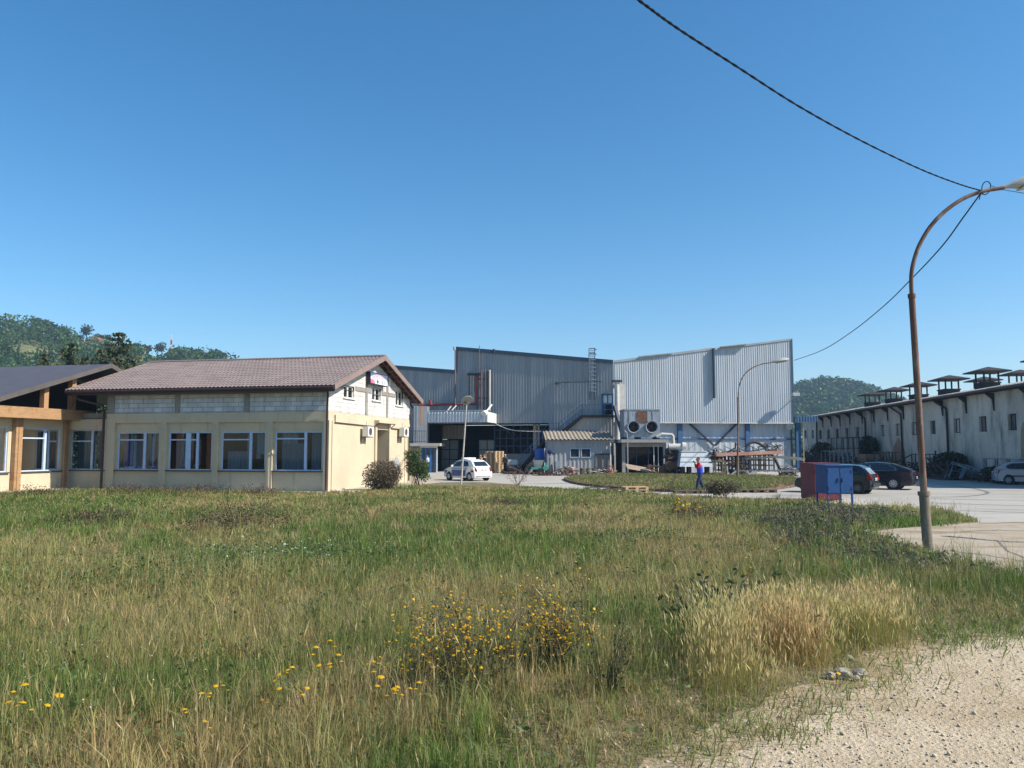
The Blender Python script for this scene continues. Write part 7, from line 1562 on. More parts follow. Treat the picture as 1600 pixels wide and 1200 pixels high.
dock((130, 815), 1.3, .40, 'low brown dock clump in the meadow before the wing link', .9)
dock((165, 818), 1.2, .38, 'brown dock clump in the meadow below the brown downpipe of the annex', .85)
dock((305, 772), 2.6, .55, 'reddish brown dock strip along the annex wall under the second window', 1.1, 700)
dock((205, 771), 2.2, .45, 'reddish brown dock strip along the annex wall under the first window', 1.1, 500)
dock((405, 773), 1.8, .40, 'brown dock strip along the annex wall under the third window', 1.05)
dock((1095, 812), 1.2, .45, 'dark dock clump at the meadow edge near the photographer', .6)
dock((787, 790), 1.0, .35, 'thin brown dock clump below the small bare rose', 1.0, 240)
dock((60, 775), 1.8, .5, 'tuft of brown docks at the foot of the wing wall', .9, 400)
# ------------------------------------------------------------------ grass of the island, yard edges, wall foot
ms = Mass(); xs = [p[0] for p in ISLAND]; ys = [p[1] for p in ISLAND]; X = rng.uniform(min(xs), max(xs), 60000); Y = rng.uniform(min(ys), max(ys), 60000); k = inpoly(X, Y, ISLAND); X, Y = X[k], Y[k]; n = len(X); col, t = field_colour(X * 2, Y * 2)
ms.blades(np.stack([X, Y, np.full(n, .13)], 1), rng.uniform(.04, .19, n), rng.uniform(.025, .05, n), rng.uniform(0, 6.28, n), np.abs(rng.normal(.5, .35, n)), col * .6 + np.array([.28, .24, .12]) * .3)
tag(ms.build('island_grass', LEAF), kind='stuff')
ms = Mass(); EDG = ground_poly([(1330, 797), (1440, 798), (1500, 806), (1535, 818), (1480, 823), (1400, 826), (1345, 815)])
X, Y = scatter(EDG, 9000); k = rng.random(len(X)) < np.clip(fbm(X, Y, .9, 44) * 2 - .5 + edge_dist(X, Y, EDG) * .5, 0, 1); X, Y = X[k], Y[k]; n = len(X); col, t = field_colour(X, Y); ms.blades(np.stack([X, Y, np.full(n, .008)], 1), rng.uniform(.06, .36, n) * (1 - .5 * (X - X.min()) / np.ptp(X)), rng.uniform(.012, .024, n), rng.uniform(0, 6.28, n), np.abs(rng.normal(.3, .3, n)), col * np.array([.9, 1.05, .9]))
# thin straggling tufts where grass gives way to the track
for (x, y, s, m_) in ((1380, 1040, .8, 700), (1470, 1000, .7, 800), (1560, 985, .7, 800), (1250, 1110, .6, 500), (1150, 1140, .5, 500), (1080, 1180, .4, 400), (1430, 925, 1.2, 900), (1520, 950, 1.4, 1500), (1590, 965, 1.0, 1000), (1340, 1075, .5, 350), (1230, 1150, .3, 160), (1500, 930, 1.0, 700)):
    m_ = int(m_ * (.5 if x < 1400 or y > 1000 else .9)); g = G(x, y); R = rng.normal(size=(m_, 2)) * s * .5; n = m_; col, t = field_colour(g.x + R[:, 0], g.y + R[:, 1]); col = col * .7 + STR * .2
    ms.blades(np.stack([g.x + R[:, 0], g.y + R[:, 1], np.full(n, .008)], 1), rng.uniform(.04, .20, n), rng.uniform(.006, .012, n), rng.uniform(0, 6.28, n), rng.uniform(.4, 1.4, n), col * np.array([.8, 1.0, .8]))
tag(ms.build('verge_grass', LEAF), kind='stuff')
# gravel
M_stone = mat('limestone_chips', (.36, .32, .26), (.27, .24, .19), scale=6, rough=1)
def pebbles():
    n = 16000; u = rng.random(n); Y = 4.6 + (15 - 4.6) * u ** 1.6; X = rng.uniform(.0, .82, n) * Y; k = ~inpoly(X, Y, FLD) | (rng.random(n) < .05) | ((edge_dist(X, Y, TRACK, False) < .9) & (rng.random(n) < .6)); k &= X > .25; X, Y = X[k], Y[k]; n = len(X)
    r = rng.gamma(1.7, .0034, n).clip(.0025, .028); base = np.array([(1, 0, 0), (0, 1, 0), (-1, 0, 0), (0, -1, 0), (0, 0, .75), (0, 0, -.6)])
    V = base[None] * (1 + rng.uniform(-.35, .35, (n, 6, 3))); a = rng.uniform(0, 6.28, n); c, s = np.cos(a)[:, None], np.sin(a)[:, None]; V = np.stack([V[..., 0] * c - V[..., 1] * s, V[..., 0] * s + V[..., 1] * c, V[..., 2]], 2) * r[:, None, None] + np.stack([X, Y, .010 + r * .3], 1)[:, None, :]
    ms = Mass(); f = []
    for i in range(4): f += [i, (i + 1) % 4, 4, (i + 1) % 4, i, 5]
    g_ = rng.random(n); C = mixc(np.array([.55, .48, .37]), np.array([.40, .34, .25]), g_); dkk = rng.random(n) < .04; C[dkk] = np.array([.25, .22, .18]); ms.put(V, f, [3] * 8, np.repeat(C[:, None, :], 6, 1)); return ms
m_, nt_, b_ = _nt('pebble_stone'); at_ = _N(nt_, 'ShaderNodeAttribute', attribute_name='Col'); nt_.links.new(at_.outputs['Color'], b_.inputs['Base Color']); b_.inputs['Roughness'].default_value = 1
tag(pebbles().build('gravel', m_), kind='stuff')
for i, (dx, dy, r, lb) in enumerate(((0, 0, .085, 'biggest grey stone of the little heap at the track edge'), (.16, .02, .075, 'pale stone on the right of the little heap at the track edge'), (-.13, -.03, .05, 'small flat stone on the left of the little heap at the track edge'), (.08, -.10, .04, 'smallest stone in front of the little heap at the track edge'))):
    g = G(1318, 1062); mb = MB(); mb.rock((g.x + dx, g.y + dy, .03 + r * .35), r, i + 3, .65, 8, 6); tag(mb.build('stone', M_stone), lb, 'stone', 'stones at the track edge')

# ------------------------------------------------------------------ shrubs, small trees
def cloud(c, rad, n, lo=-.9, pw=.5):
    d = rng.normal(size=(n, 3)); d /= np.linalg.norm(d, axis=1)[:, None]; d[:, 2] = np.maximum(d[:, 2], lo); return np.array(c) + d * (rng.random(n) ** pw)[:, None] * np.array(rad)
g = G(597, 766); r = thing('dry_shrub', 'rounded grey-brown dry shrub against the annex gable', 'shrub', (g.x, g.y, .016)); ms = Mass()
n = 900; B = np.stack([g.x + rng.normal(0, .18, n), g.y + rng.normal(0, .18, n), np.full(n, .02)], 1); T = cloud((g.x + .1, g.y, .85), (1.12, .95, .95), n, -.8, .33); T[:, 2] = np.maximum(T[:, 2], .06)
ms.stems(B + (T - B) * .35, T, .017, jit(mixc(np.array([.13, .095, .07]), np.array([.20, .15, .11]), rng.random(n)), .2)); ms.stems(B, B + (T - B) * .4, .03, jit(np.tile([.11, .08, .06], (n, 1)), .2))
n = 260; T = cloud((g.x + .75, g.y, 1.0), (.7, .5, .95), n, -.2, .5); Bq = np.tile([g.x + .3, g.y, .3], (n, 1)); ms.stems(Bq, T, .014, jit(np.tile([.22, .15, .11], (n, 1)), .2)); ms.build('branch', LEAF, r)
ms = Mass(); n = 3400; P = cloud((g.x, g.y, .78), (1.1, .95, .88), n, -.85, .4); P[:, 2] = np.maximum(P[:, 2], .04); ms.leaves(P, rng.uniform(.06, .12, n), jit(mixc(np.array([.13, .105, .075]), np.array([.19, .155, .10]), rng.random(n)), .3)); n = 500; P = cloud((g.x - .2, g.y - .3, .4), (.9, .6, .4), n); P[:, 2] = np.maximum(P[:, 2], .04); ms.leaves(P, .10, jit(np.tile([.09, .10, .05], (n, 1)), .3)); ms.build('leaves', LEAF, r)
g = G(650, 758.5); r = thing('rose_bush', 'green rose bush with reddish buds beside the annex gable path', 'bush', (g.x, g.y, .016)); ms = Mass(); n = 26
B = np.stack([g.x + rng.normal(0, .16, n), g.y + rng.normal(0, .12, n), np.full(n, .01)], 1); T = cloud((g.x, g.y, 1.3), (.8, .6, .7), n, -.4); ms.stems(B, T, .035, jit(np.tile([.17, .10, .075], (n, 1)), .2)); ms.build('cane', LEAF, r)
ms = Mass()
for (dx, dz, rx, rz_, m_) in ((-.05, 1.05, .62, .55, 1500), (-.22, 1.62, .55, .55, 900), (.30, .80, .45, .4, 700), (.45, 1.15, .42, .4, 450), (-.45, 1.9, .35, .30, 220), (.1, 2.0, .3, .3, 160), (.55, .55, .35, .35, 260)):
    P = cloud((g.x + dx, g.y, dz), (rx, .5, rz_), m_, -.9, .45); ms.leaves(P, rng.uniform(.07, .13, m_), jit(mixc(np.array([.045, .095, .028]), np.array([.10, .155, .045]), rng.random(m_)), .25))
ms.build('leaves', LEAF, r); ms = Mass(); n = 40; P = cloud((g.x - .1, g.y - .1, 1.5), (.85, .5, .85), n, -.6, .3); ms.discs(P, .045, jit(mixc(np.array([.40, .06, .05]), np.array([.45, .22, .12]), rng.random(n)), .15)); ms.build('blossom', LEAF, r)
g = G(809, 758.5); r = thing('bare_rose', 'small sparse rose plant with thin reddish stems at the yard edge', 'plant', (g.x, g.y, .012)); ms = Mass(); n = 16
B = np.stack([g.x + rng.normal(0, .06, n), g.y + rng.normal(0, .06, n), np.full(n, .01)], 1); T = np.stack([g.x + rng.uniform(-.85, .8, n), g.y + rng.normal(0, .3, n), rng.uniform(.5, 1.35, n)], 1); ms.stems(B, T, .03, jit(np.tile([.16, .09, .07], (n, 1)), .2)); k = rng.integers(0, n, 60); S0 = B[k] + (T[k] - B[k]) * rng.uniform(.4, 1, (60, 1)); ms.stems(S0, S0 + rng.normal(size=(60, 3)) * .16, .016, jit(np.tile([.2, .1, .08], (60, 1)), .2)); ms.build('stem', LEAF, r)
ms = Mass(); n = 90; k = rng.integers(0, n and 16, n); P = B[k] + (T[k] - B[k]) * rng.uniform(.5, 1.08, (n, 1)) + rng.normal(size=(n, 3)) * .07; ms.leaves(P, .085, jit(mixc(np.array([.24, .08, .06]), np.array([.10, .12, .05]), rng.random(n)), .25)); ms.build('leaves', LEAF, r)
def bush(name, label, px, rx, h, n, c1, c2, size=.12, cat='bush', base=0.01, Yoff=0.0):
    g = G(*px); g.y += Yoff; r = thing(name, label, cat, (g.x, g.y, base)); ms = Mass(); k = max(10, n // 80)
    Bq = np.stack([g.x + rng.normal(0, rx * .2, k), g.y + rng.normal(0, rx * .2, k), np.full(k, base)], 1); T = cloud((g.x, g.y, h * .55), (rx, rx * .7, h * .45), k, -.3); ms.stems(Bq, T, .03, jit(np.tile([.10, .075, .055], (k, 1)), .2)); ms.build('stem', LEAF, r)
    ms = Mass(); P = []
    for q in range(7): P.append(cloud((g.x + rng.uniform(-.6, .6) * rx, g.y + rng.uniform(-.4, .4) * rx, h * rng.uniform(.35, .72)), (rx * .5, rx * .45, h * .33), n // 7, -.9, .4))
    P = np.concatenate(P); P[:, 2] = np.maximum(P[:, 2], base + .03); m = len(P); ms.leaves(P, rng.uniform(.7, 1.3, m) * size, jit(mixc(np.array(c1), np.array(c2), rng.random(m)), .28)); ms.build('leaves', LEAF, r); return r
bush('weed_bush', 'low brown-green weed bush on the kerb right of the photographer', (1133, 779), .95, .85, 1500, (.09, .085, .045), (.14, .12, .07), .10)
# trees behind the annex
def spruce(label, x, ytop, Y, wid, n, dens=1.0, group='dark spruces behind the annex and wing'):
    top = AT(x, ytop, Y); H = top.z; r = thing('spruce_tree', label, 'tree', (top.x, Y, 0), group)
    mb = MB(); mb.tube([(top.x, Y, 0), (top.x + .1, Y, H * .5), (top.x, Y, H * .98)], [.24, .15, .02], 8); mb.build('trunk', mat('spruce_bark', (.09, .065, .05), (.06, .045, .035), rough=1), r)
    ms = Mass(); P = []; C = []; lev = 26
    for i in range(lev):
        t = .12 + .88 * i / lev; z = H * t; R_ = wid * 1.5 * (1 - t) ** .72 * rng.uniform(.70, 1.15) + .12
        for b in range(int(7 + 5 * (1 - t))):
            a = rng.uniform(0, 6.28); L = R_ * rng.uniform(.65, 1.1); m = int((n / lev / 7) * (.35 + L / wid)); u = rng.random(m) ** .7
            x_ = top.x + np.cos(a) * L * u + rng.normal(0, .10, m); y_ = Y + np.sin(a) * L * u + rng.normal(0, .10, m); z_ = z - L * .38 * u ** 1.5 + .12 * u - np.abs(rng.normal(0, .14, m)) + L * .12 * (u > .85)
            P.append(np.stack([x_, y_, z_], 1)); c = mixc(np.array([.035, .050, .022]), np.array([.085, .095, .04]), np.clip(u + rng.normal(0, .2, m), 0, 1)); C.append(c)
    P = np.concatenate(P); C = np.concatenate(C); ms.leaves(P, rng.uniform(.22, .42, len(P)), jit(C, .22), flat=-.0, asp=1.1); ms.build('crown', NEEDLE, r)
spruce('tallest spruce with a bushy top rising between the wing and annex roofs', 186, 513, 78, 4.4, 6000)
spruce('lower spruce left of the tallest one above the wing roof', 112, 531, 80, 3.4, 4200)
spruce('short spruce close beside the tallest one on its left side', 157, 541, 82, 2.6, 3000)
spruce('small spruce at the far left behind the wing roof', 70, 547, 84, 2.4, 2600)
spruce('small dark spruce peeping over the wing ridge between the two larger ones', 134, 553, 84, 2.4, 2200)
def round_tree(label, x, y, R, w_, h, n, c1=(.035, .06, .025), c2=(.07, .095, .035), group='single trees along the left hill skyline', lobes=6, name='broadleaf_tree'):
    b = AT(x, y, R); r = thing(name, label, 'tree', (b.x, R, b.z - 1), group); mb = MB(); mb.tube([(b.x, R, b.z - 1.5), (b.x, R, b.z + h * .5)], [.35, .2], 6); mb.build('trunk', MATS['spruce_bark'], r)
    P = []
    for q in range(lobes): P.append(cloud((b.x + rng.uniform(-.33, .33) * w_, R + rng.uniform(-.3, .3) * w_, b.z + h * rng.uniform(.36, .76)), (w_ * .32, w_ * .3, h * .27), n // lobes, -.9, .4))
    P = np.concatenate(P); ms = Mass(); ms.leaves(P, rng.uniform(.8, 1.5, len(P)), jit(mixc(np.array(c1), np.array(c2), rng.random(len(P))), .25)); ms.build('crown', LEAF, r)
RL = 515
for (x, y, w_, h, lb) in ((135, 533, 8.5, 10.8, 'tall tiered tree above the red-roofed house on the left hill'), (120, 535, 7, 6, 'low round tree left of the tiered tree on the hill skyline'), (150, 537, 6.5, 6.5, 'pale bushy tree just right of the tiered tree on the skyline'), (167, 541, 6.5, 7.5, 'round tree between the red-roofed house and the tallest spruce'),
                          (229, 552, 5.5, 6.5, 'neat round tree left of the brown slope on the skyline'), (253, 555, 7.5, 9.5, 'bulky tree beside the radio mast on the skyline'), (205, 548, 6, 5, 'low tree right of the tallest spruce on the skyline'), (270, 558, 7, 5.0, 'dark wide tree below the radio mast'), (281, 559, 6, 5.5, 'dark round tree right of the radio mast'), (293, 560, 6, 4, 'low dark tree beyond the radio mast'),
                          (307, 560, 7.5, 6.5, 'broad dark tree midway down the far end of the skyline'), (318, 561, 5, 4.5, 'small dark tree next to the broad one near the skyline end'), (328, 562, 5, 4, 'smallest dark tree near the end of the skyline'), (343, 562, 7.5, 5.8, 'last tree on the skyline before the annex ridge'), (100, 524, 7, 5.5, 'round tree on the wooded left part of the skyline'), (78, 516, 8, 6, 'rounded crown on the high wooded skyline at the far left'), (60, 511, 8, 6, 'crown near the top of the wooded hill at the far left')):
    round_tree(lb, x, y, RL, w_ * 1.12, h * 1.1, 520)
# house, mast on the hill
b = AT(150, 536, 505); hh = thing('hillside_house', 'small cream house with a red roof among trees on the left hill', 'house', b); M_cream = mat('cream_wall', (.62, .55, .45), rough=.9); M_rt = mat('red_roof_tile', (.36, .13, .075), (.28, .10, .06), rough=.8)
mb = MB(); mb.box(b.x - 3.0, b.x + 3.2, 503, 509, b.z - 2.0, b.z + 1.6); mb.build('wall', M_cream, hh); mb = MB(); mb.prism([(b.x - 3.8, 502, b.z + 1.5), (b.x + 4.0, 502, b.z + 1.5), (b.x + .1, 502, b.z + 4.0)], (0, 8, 0)); mb.build('roof', M_rt, hh)
for dx in (-1.6, .2, 1.8): mb = MB(); mb.box(b.x + dx - .4, b.x + dx + .4, 502.95, 503.05, b.z + .0, b.z + 1.1); mb.build('window', M_carglass, hh)
b = AT(133, 537, 505); h2 = thing('hillside_house', 'long low red roof left of the cream house on the left hill', 'house', b)
mb = MB(); mb.box(b.x - 3.2, b.x + 3.0, 503, 508, b.z - 2.5, b.z - .3); mb.build('wall', M_cream, h2); mb = MB(); mb.prism([(b.x - 3.6, 502.4, b.z - .35), (b.x - 3.6, 508.5, b.z - .35), (b.x - 3.6, 505.5, b.z + 1.4)], (7, 0, 0)); mb.build('roof', M_rt, h2)
b = AT(222, 546.5, 505); h3 = thing('hillside_house', 'tiny pale house by the brown slope on the left hill', 'house', b)
mb = MB(); mb.box(b.x - 1.7, b.x + 1.9, 503, 506, b.z - 2.0, b.z + .8); mb.build('wall', M_cream, h3); mb = MB(); mb.prism([(b.x - 2.1, 502.6, b.z + .75), (b.x + 2.3, 502.6, b.z + .75), (b.x + .1, 502.6, b.z + 1.9)], (0, 4, 0)); mb.build('roof', M_rt, h3)
b = AT(267, 552, RL); tz = AT(267, 523, RL).z; mt = thing('radio_mast', 'red and white lattice radio mast on the left hill skyline', 'mast', (b.x, RL, b.z - 1))
M_mr = mat('mast_red', (.45, .07, .05)); M_mw = mat('mast_white', (.75, .75, .75))
for i in range(4):
    z0 = b.z - 1 + (tz - b.z + 1) * i / 4; z1 = b.z - 1 + (tz - b.z + 1) * (i + 1) / 4; mb = MB(); w0, w1 = .55 - .1 * i, .55 - .1 * (i + 1)
    for sx in (-1, 1):
        for sy in (-1, 1): mb.bar((b.x + sx * w0, RL + sy * w0, z0), (b.x + sx * w1, RL + sy * w1, z1), .18)
    for sy in (-1, 1): mb.bar((b.x - w0, RL + sy * w0, z0), (b.x + w1, RL + sy * w1, z1), .12); mb.bar((b.x + w0, RL + sy * w0, z0), (b.x - w1, RL + sy * w1, z1), .12)
    mb.build('mast_section', M_mw if i % 2 else M_mr, mt)
# ------------------------------------------------------------------ pallets, scrap and machinery of the yard
M_wood = mat('raw_pallet_wood', (.58, .42, .25), (.47, .33, .19), scale=3, stretch=(1, 4, 4), rough=.9, stain=(.24, .17, .11), sscale=2)
M_woodd = mat('old_pallet_wood', (.17, .125, .09), (.115, .085, .065), scale=3, rough=.95)
M_junk = mat('dark_scrap_iron', (.055, .05, .048), (.085, .065, .055), scale=3, rough=.85, stain=(.16, .09, .06), sscale=3)
M_tubeg = mat('grey_tube_frame', (.24, .27, .29), (.18, .20, .22), scale=3, rough=.6, stain=(.15, .1, .07), sscale=3)
def pallet_parts(r, m):
    """1.2 x 0.8 pallet, origin at its base"""
    mb = MB()
    for i in range(5): y = -.4 + i * .175; mb.box(-.6, .6, y, y + .10, .122, .144)
    mb.build('deck', m, r)
    for y in (-.4, -.07, .26): mb = MB(); mb.box(-.6, .6, y, y + .14, .0, .020); [mb.box(x, x + .145, y, y + .14, .0205, .0995) for x in (-.6, -.0725, .455)]; mb.build('runner', m, r)
    for x in (-.6, -.0725, .455): mb = MB(); mb.box(x, x + .145, -.4, .4, .100, .1215); mb.build('stringer', m, r)
pp = thing('wooden_pallet', 'pale wooden pallet inside the tall pallet stack beside the patrol car', 'pallet', (0, 0, 0), 'pallets in the tall stack'); pallet_parts(pp, M_wood)
SX = AT(773, 736, 75.5).x
for i in range(14):
    o = pp if i == 0 else copy_tree(pp); o.location = (SX + random.uniform(-.02, .02), 75.5 + random.uniform(-.02, .02), .006 + i * .1445); o.rotation_euler = (0, 0, math.radians(-50) + random.uniform(-.02, .02)); o.scale = (1.25, 1.25, 1)
    if i == 13: o['label'] = 'topmost pallet of the tall stack beside the patrol car'
    if i == 0: o['label'] = 'lowest pallet of the tall stack, standing on the yard'
def one_pallet(px, rz, label, m, z=0.006, tilt=0.0, g='loose pallets in the yard'):
    r = thing('wooden_pallet', label, 'pallet', (0, 0, 0), g); pallet_parts(r, m); p = G(*px); r.location = (p.x, p.y, z); r.rotation_euler = (tilt, 0, rz); return r
one_pallet((992, 769.5), .12, 'lower of two pale pallets lying at the kerb of the grass island', M_wood)
one_pallet((992, 769.5), .15, 'upper of two pale pallets lying at the kerb of the grass island', M_wood, .152)
one_pallet((962, 768.5), .05, 'dark old pallet at the island kerb next to the two pale ones', M_woodd)
one_pallet((935, 765.8), -.1, 'dark old pallet at the kerb near the tip of the grass island', M_woodd)
for i, (x, lb) in enumerate(((1072, 'dark old pallet at the kerb behind the heels of the photographer'), (1112, 'dark old pallet at the kerb right of the photographer'), (1165, 'dark old pallet at the kerb right of the weed bush'), (1192, 'last dark pallet along the kerb toward the cabinets'))): one_pallet((x, 771.0 if x < 1150 else 769.5), .03 * i - .04, lb, M_woodd)
q = AT(918, 739, 69.5); 
for i in range(4): r = thing('wooden_pallet', ['bottom', 'second', 'third', 'top'][i] + ' pallet of the low dark pile before the tin shed', 'pallet', (0, 0, 0), 'pallets in the low dark pile'); pallet_parts(r, mat('greenish_pallet_wood', (.17, .15, .09), (.11, .095, .06), scale=3, rough=.95)); r.location = (q.x + .05 * (i % 2), 69.4, .006 + i * .1445); r.rotation_euler = (0, 0, .05 * i)
q = AT(1008, 739, 68.8); r = thing('wooden_pallet', 'pale pallet lying flat before the pump house door', 'pallet', (0, 0, 0), 'loose pallets in the yard'); pallet_parts(r, M_wood); r.location = (q.x, 68.8, .006)
r = thing('wooden_board_panel', 'weathered plank panel leaning on the pallet before the pump house', 'panel', (0, 0, 0)); mb = MB()
for i in range(6): mb.box(-1.1, 1.1, -.6 + i * .2, -.41 + i * .2, 0, .03)
mb.build('planks', mat('tan_planks', (.34, .26, .19), (.26, .20, .15), scale=3, rough=.9), r); mb = MB(); mb.box(-.8, -.7, -.6, .6, -.05, -.002); mb.box(.7, .8, -.6, .6, -.05, -.002); mb.build('batten', M_woodd, r); q = AT(998, 736, 68.9); r.location = (q.x, 68.9, .55); r.rotation_euler = (.35, .18, .1)
def W_(x, y, Y): return AT(x, y, Y)
def rods(name, label, cat, segs, m, Y, w=.07, group=None):
    """frame of bars; segs = pixel pairs at depth Y"""
    pts = [W_(a, b, Y + d) for s in segs for a, b, d in (s[:3], s[3:])]
    lo = min(pts, key=lambda p: p.z); r = thing(name, label, cat, (lo.x, Y, max(lo.z, 0)), group); mb = MB()
    for s in segs: mb.bar(W_(s[0], s[1], Y + s[2]), W_(s[3], s[4], Y + s[5]), w)
    mb.build('bars', m, r); return r
def frame_box(name, label, x0, x1, yt, yb, Y, dep, m, w=.07, nx=2, nz=1, group=None, cat='metal frame', legs=True):
    a = W_(x0, yb, Y); b = W_(x1, yt, Y); z0, z1 = max(a.z, .006), b.z; X0, X1 = a.x, b.x; r = thing(name, label, cat, ((X0 + X1) / 2, Y, z0), group)
    for yy in (Y, Y + dep):
        mb = MB()
        for i in range(nz + 1): z = z0 + .1 + (z1 - z0 - .1) * i / nz; mb.bar((X0, yy, z), (X1, yy, z), w)
        mb.build('rail', m, r)
        for i in range(nx + 1): x = X0 + (X1 - X0) * i / nx; mb = MB(); mb.bar((x, yy, z0), (x, yy, z1), w); mb.build('upright', m, r)
    mb = MB()
    for x in (X0, X1): mb.bar((x, Y, z1), (x, Y + dep, z1), w)
    mb.build('crossbar', m, r); return r
# white louvred tank trailer
Yt = 66.0; a, b = W_(1064, 735, Yt), W_(1106, 706, Yt); t = thing('metal_hood', 'big pale grey sheet-metal hood on dark feet behind the photographer', 'machine', ((a.x + b.x) / 2, Yt, .1))
zt_, zb_ = W_(1080, 706, Yt).z, W_(1080, 729, Yt).z; mb = MB()
M_hood = mat('pale_sheet_hood', (.52, .56, .60), (.44, .48, .52), scale=1.5, rough=.45, spec=.4)
P = [Vector((W_(1064, 720, Yt).x + .05, Yt, zt_)), Vector((W_(1105, 720, Yt).x, Yt, zt_)), Vector((W_(1113, 720, Yt).x, Yt - .6, zb_)), Vector((W_(1059.5, 720, Yt).x, Yt - .6, zb_))]
mb.add(P + [p + Vector((0, 2.2 if i < 2 else 3.0, 0)) for i, p in enumerate(P)], [(3, 2, 1, 0), (4, 5, 6, 7), (0, 1, 5, 4), (1, 2, 6, 5), (2, 3, 7, 6), (3, 0, 4, 7)]); mb.build('hood', M_hood, t)
mb = MB()
for k in (.33, .66): mb.bar(P[0].lerp(P[3], k) + Vector((-.02, -.03, 0)), P[1].lerp(P[2], k) + Vector((.02, -.03, 0)), .05)
mb.bar(P[0] + Vector((0, -.02, .04)), P[1] + Vector((0, -.02, .04)), .1); mb.build('seam', M_white, t)
for x in (1066, 1076, 1104): p = W_(x, 730, Yt); mb = MB(); mb.box(p.x - .15, p.x + .15, Yt - .4, Yt + .2, .006, zb_ + .02); mb.build('foot', M_junk, t)
# dark machinery left of it
Ym = 67.0; t = thing('scrap_machine', 'tall black tangled machine topped with a pale cylinder left of the grey hood', 'machine', (W_(1050, 735, Ym).x, Ym, 0)); R = random.Random(3)
x0, x1 = W_(1041.5, 700, Ym).x, W_(1061, 700, Ym).x; z1 = W_(1050, 699, Ym).z; mb = MB(); mb.box(x0 + .1, x1 - .2, Ym + .2, Ym + 1.3, .3, z1 - .1)
for _ in range(46):
    p = Vector((R.uniform(x0, x1), Ym + R.uniform(-.2, .5), R.uniform(.2, z1))); d = Vector((R.uniform(-.6, .6), R.uniform(-.2, .2), R.uniform(-.6, .6))); mb.bar(p - d * .5, p + d * .5, R.uniform(.05, .16))
mb.build('frame', M_junk, t); mb = MB(); mb.tube([W_(1044.5, 698.5, Ym), W_(1065, 697.5, Ym)], [.28, .24], 12); mb.tube([W_(1065, 697.5, Ym), W_(1071, 698, Ym)], .36, 10); mb.build('cylinder', M_pale, t, smooth=True)
for x in (1046, 1057): c = W_(x, 728, Ym - .3); mb = MB(); mb.lathe([(.1, -.08), (.40, -.07), (.40, .07), (.1, .08)], c, (0, -1, 0), 16); mb.build('wheel', M_rust, t, smooth=True)
# scrap trolley with red wheels before the pump house
t = thing('scrap_trolley', 'low blue-topped trolley with rusty red wheels beside the black machine', 'trolley', (W_(1036, 739, 67.5).x, 67.5, 0)); a, b = W_(1028, 728, 67.5), W_(1050, 731, 67.5)
mb = MB(); mb.box(a.x, b.x, 67.2, 68.3, b.z + .05, a.z); mb.build('tray', mat('faded_blue_tray', (.13, .18, .23), (.16, .13, .12), scale=3, rough=.7), t)
for x in (1036, 1049): 
    for dy in (67.1, 68.4): c = W_(x, 734, dy); mb = MB(); mb.lathe([(.08, -.1), (.36, -.09), (.36, .09), (.08, .1)], Vector((c.x, dy, .37)), (0, -1, 0), 14); mb.build('wheel', mat('red_rust_wheel', (.28, .09, .05), (.18, .07, .05), rough=.9), t)
# long beams and sheets on racks
rods('steel_beam', 'long red and rust coloured beam resting across the scrap racks', 'beam', [(1118, 710.5, 0, 1221, 706.5, 1.5)], mat('red_rust_beam', (.42, .26, .21), (.30, .13, .09), scale=.6, rough=.8), 64, .26)
rods('timber_beam', 'bleached bundle of long boards sticking out toward the red cabinet', 'boards', [(1208, 713.5, 0, 1256, 718.5, -1), (1208, 713, .3, 1258, 717, -.6), (1165, 717, 1, 1212, 713.5, .2)], mat('bleached_boards', (.55, .47, .36), (.44, .37, .28), scale=2, rough=.9), 65, .16)
GF = 'scrap metal frames beside the hall'
frame_box('metal_rack', 'wide dark scrap rack with many uprights under the red beam', 1170, 1209, 711, 737, 66, 2.2, M_junk, .10, 5, 3, GF)
frame_box('metal_rack', 'dark scrap rack left of the island lamp under the end of the red beam', 1127, 1149, 712, 737, 66.5, 2.0, M_junk, .11, 4, 3, GF)
frame_box('metal_rack', 'small greenish square frame standing at the island edge before the racks', 1118.5, 1132.5, 720.5, 741, 62, .7, mat('olive_frame', (.24, .21, .12), (.19, .165, .10), rough=.8), .09, 1, 1, GF)
frame_box('metal_rack', 'dark rack right of the island lamp half hidden by loose bars', 1153, 1170, 714, 737, 67, 1.6, M_junk, .09, 3, 2, GF)
frame_box('long_low_frame', 'long low pale tube frame lying before the scrap racks', 1150, 1248, 735.2, 738, 62.5, .5, M_tubeg, .06, 6, 1, GF)
mb = MB(); mb.tube(catmull([W_(1165, 700, 66), W_(1171, 693, 66), W_(1180, 691, 66), W_(1190, 695, 66), W_(1200, 704, 66.2), W_(1211, 718, 66.4), W_(1219, 734, 66.6)], 6), .12, 7); tag(mb.build('bent_pipe', M_junk, smooth=True), 'thick black pipe bent in a big arch over the scrap racks', 'pipe', GF)
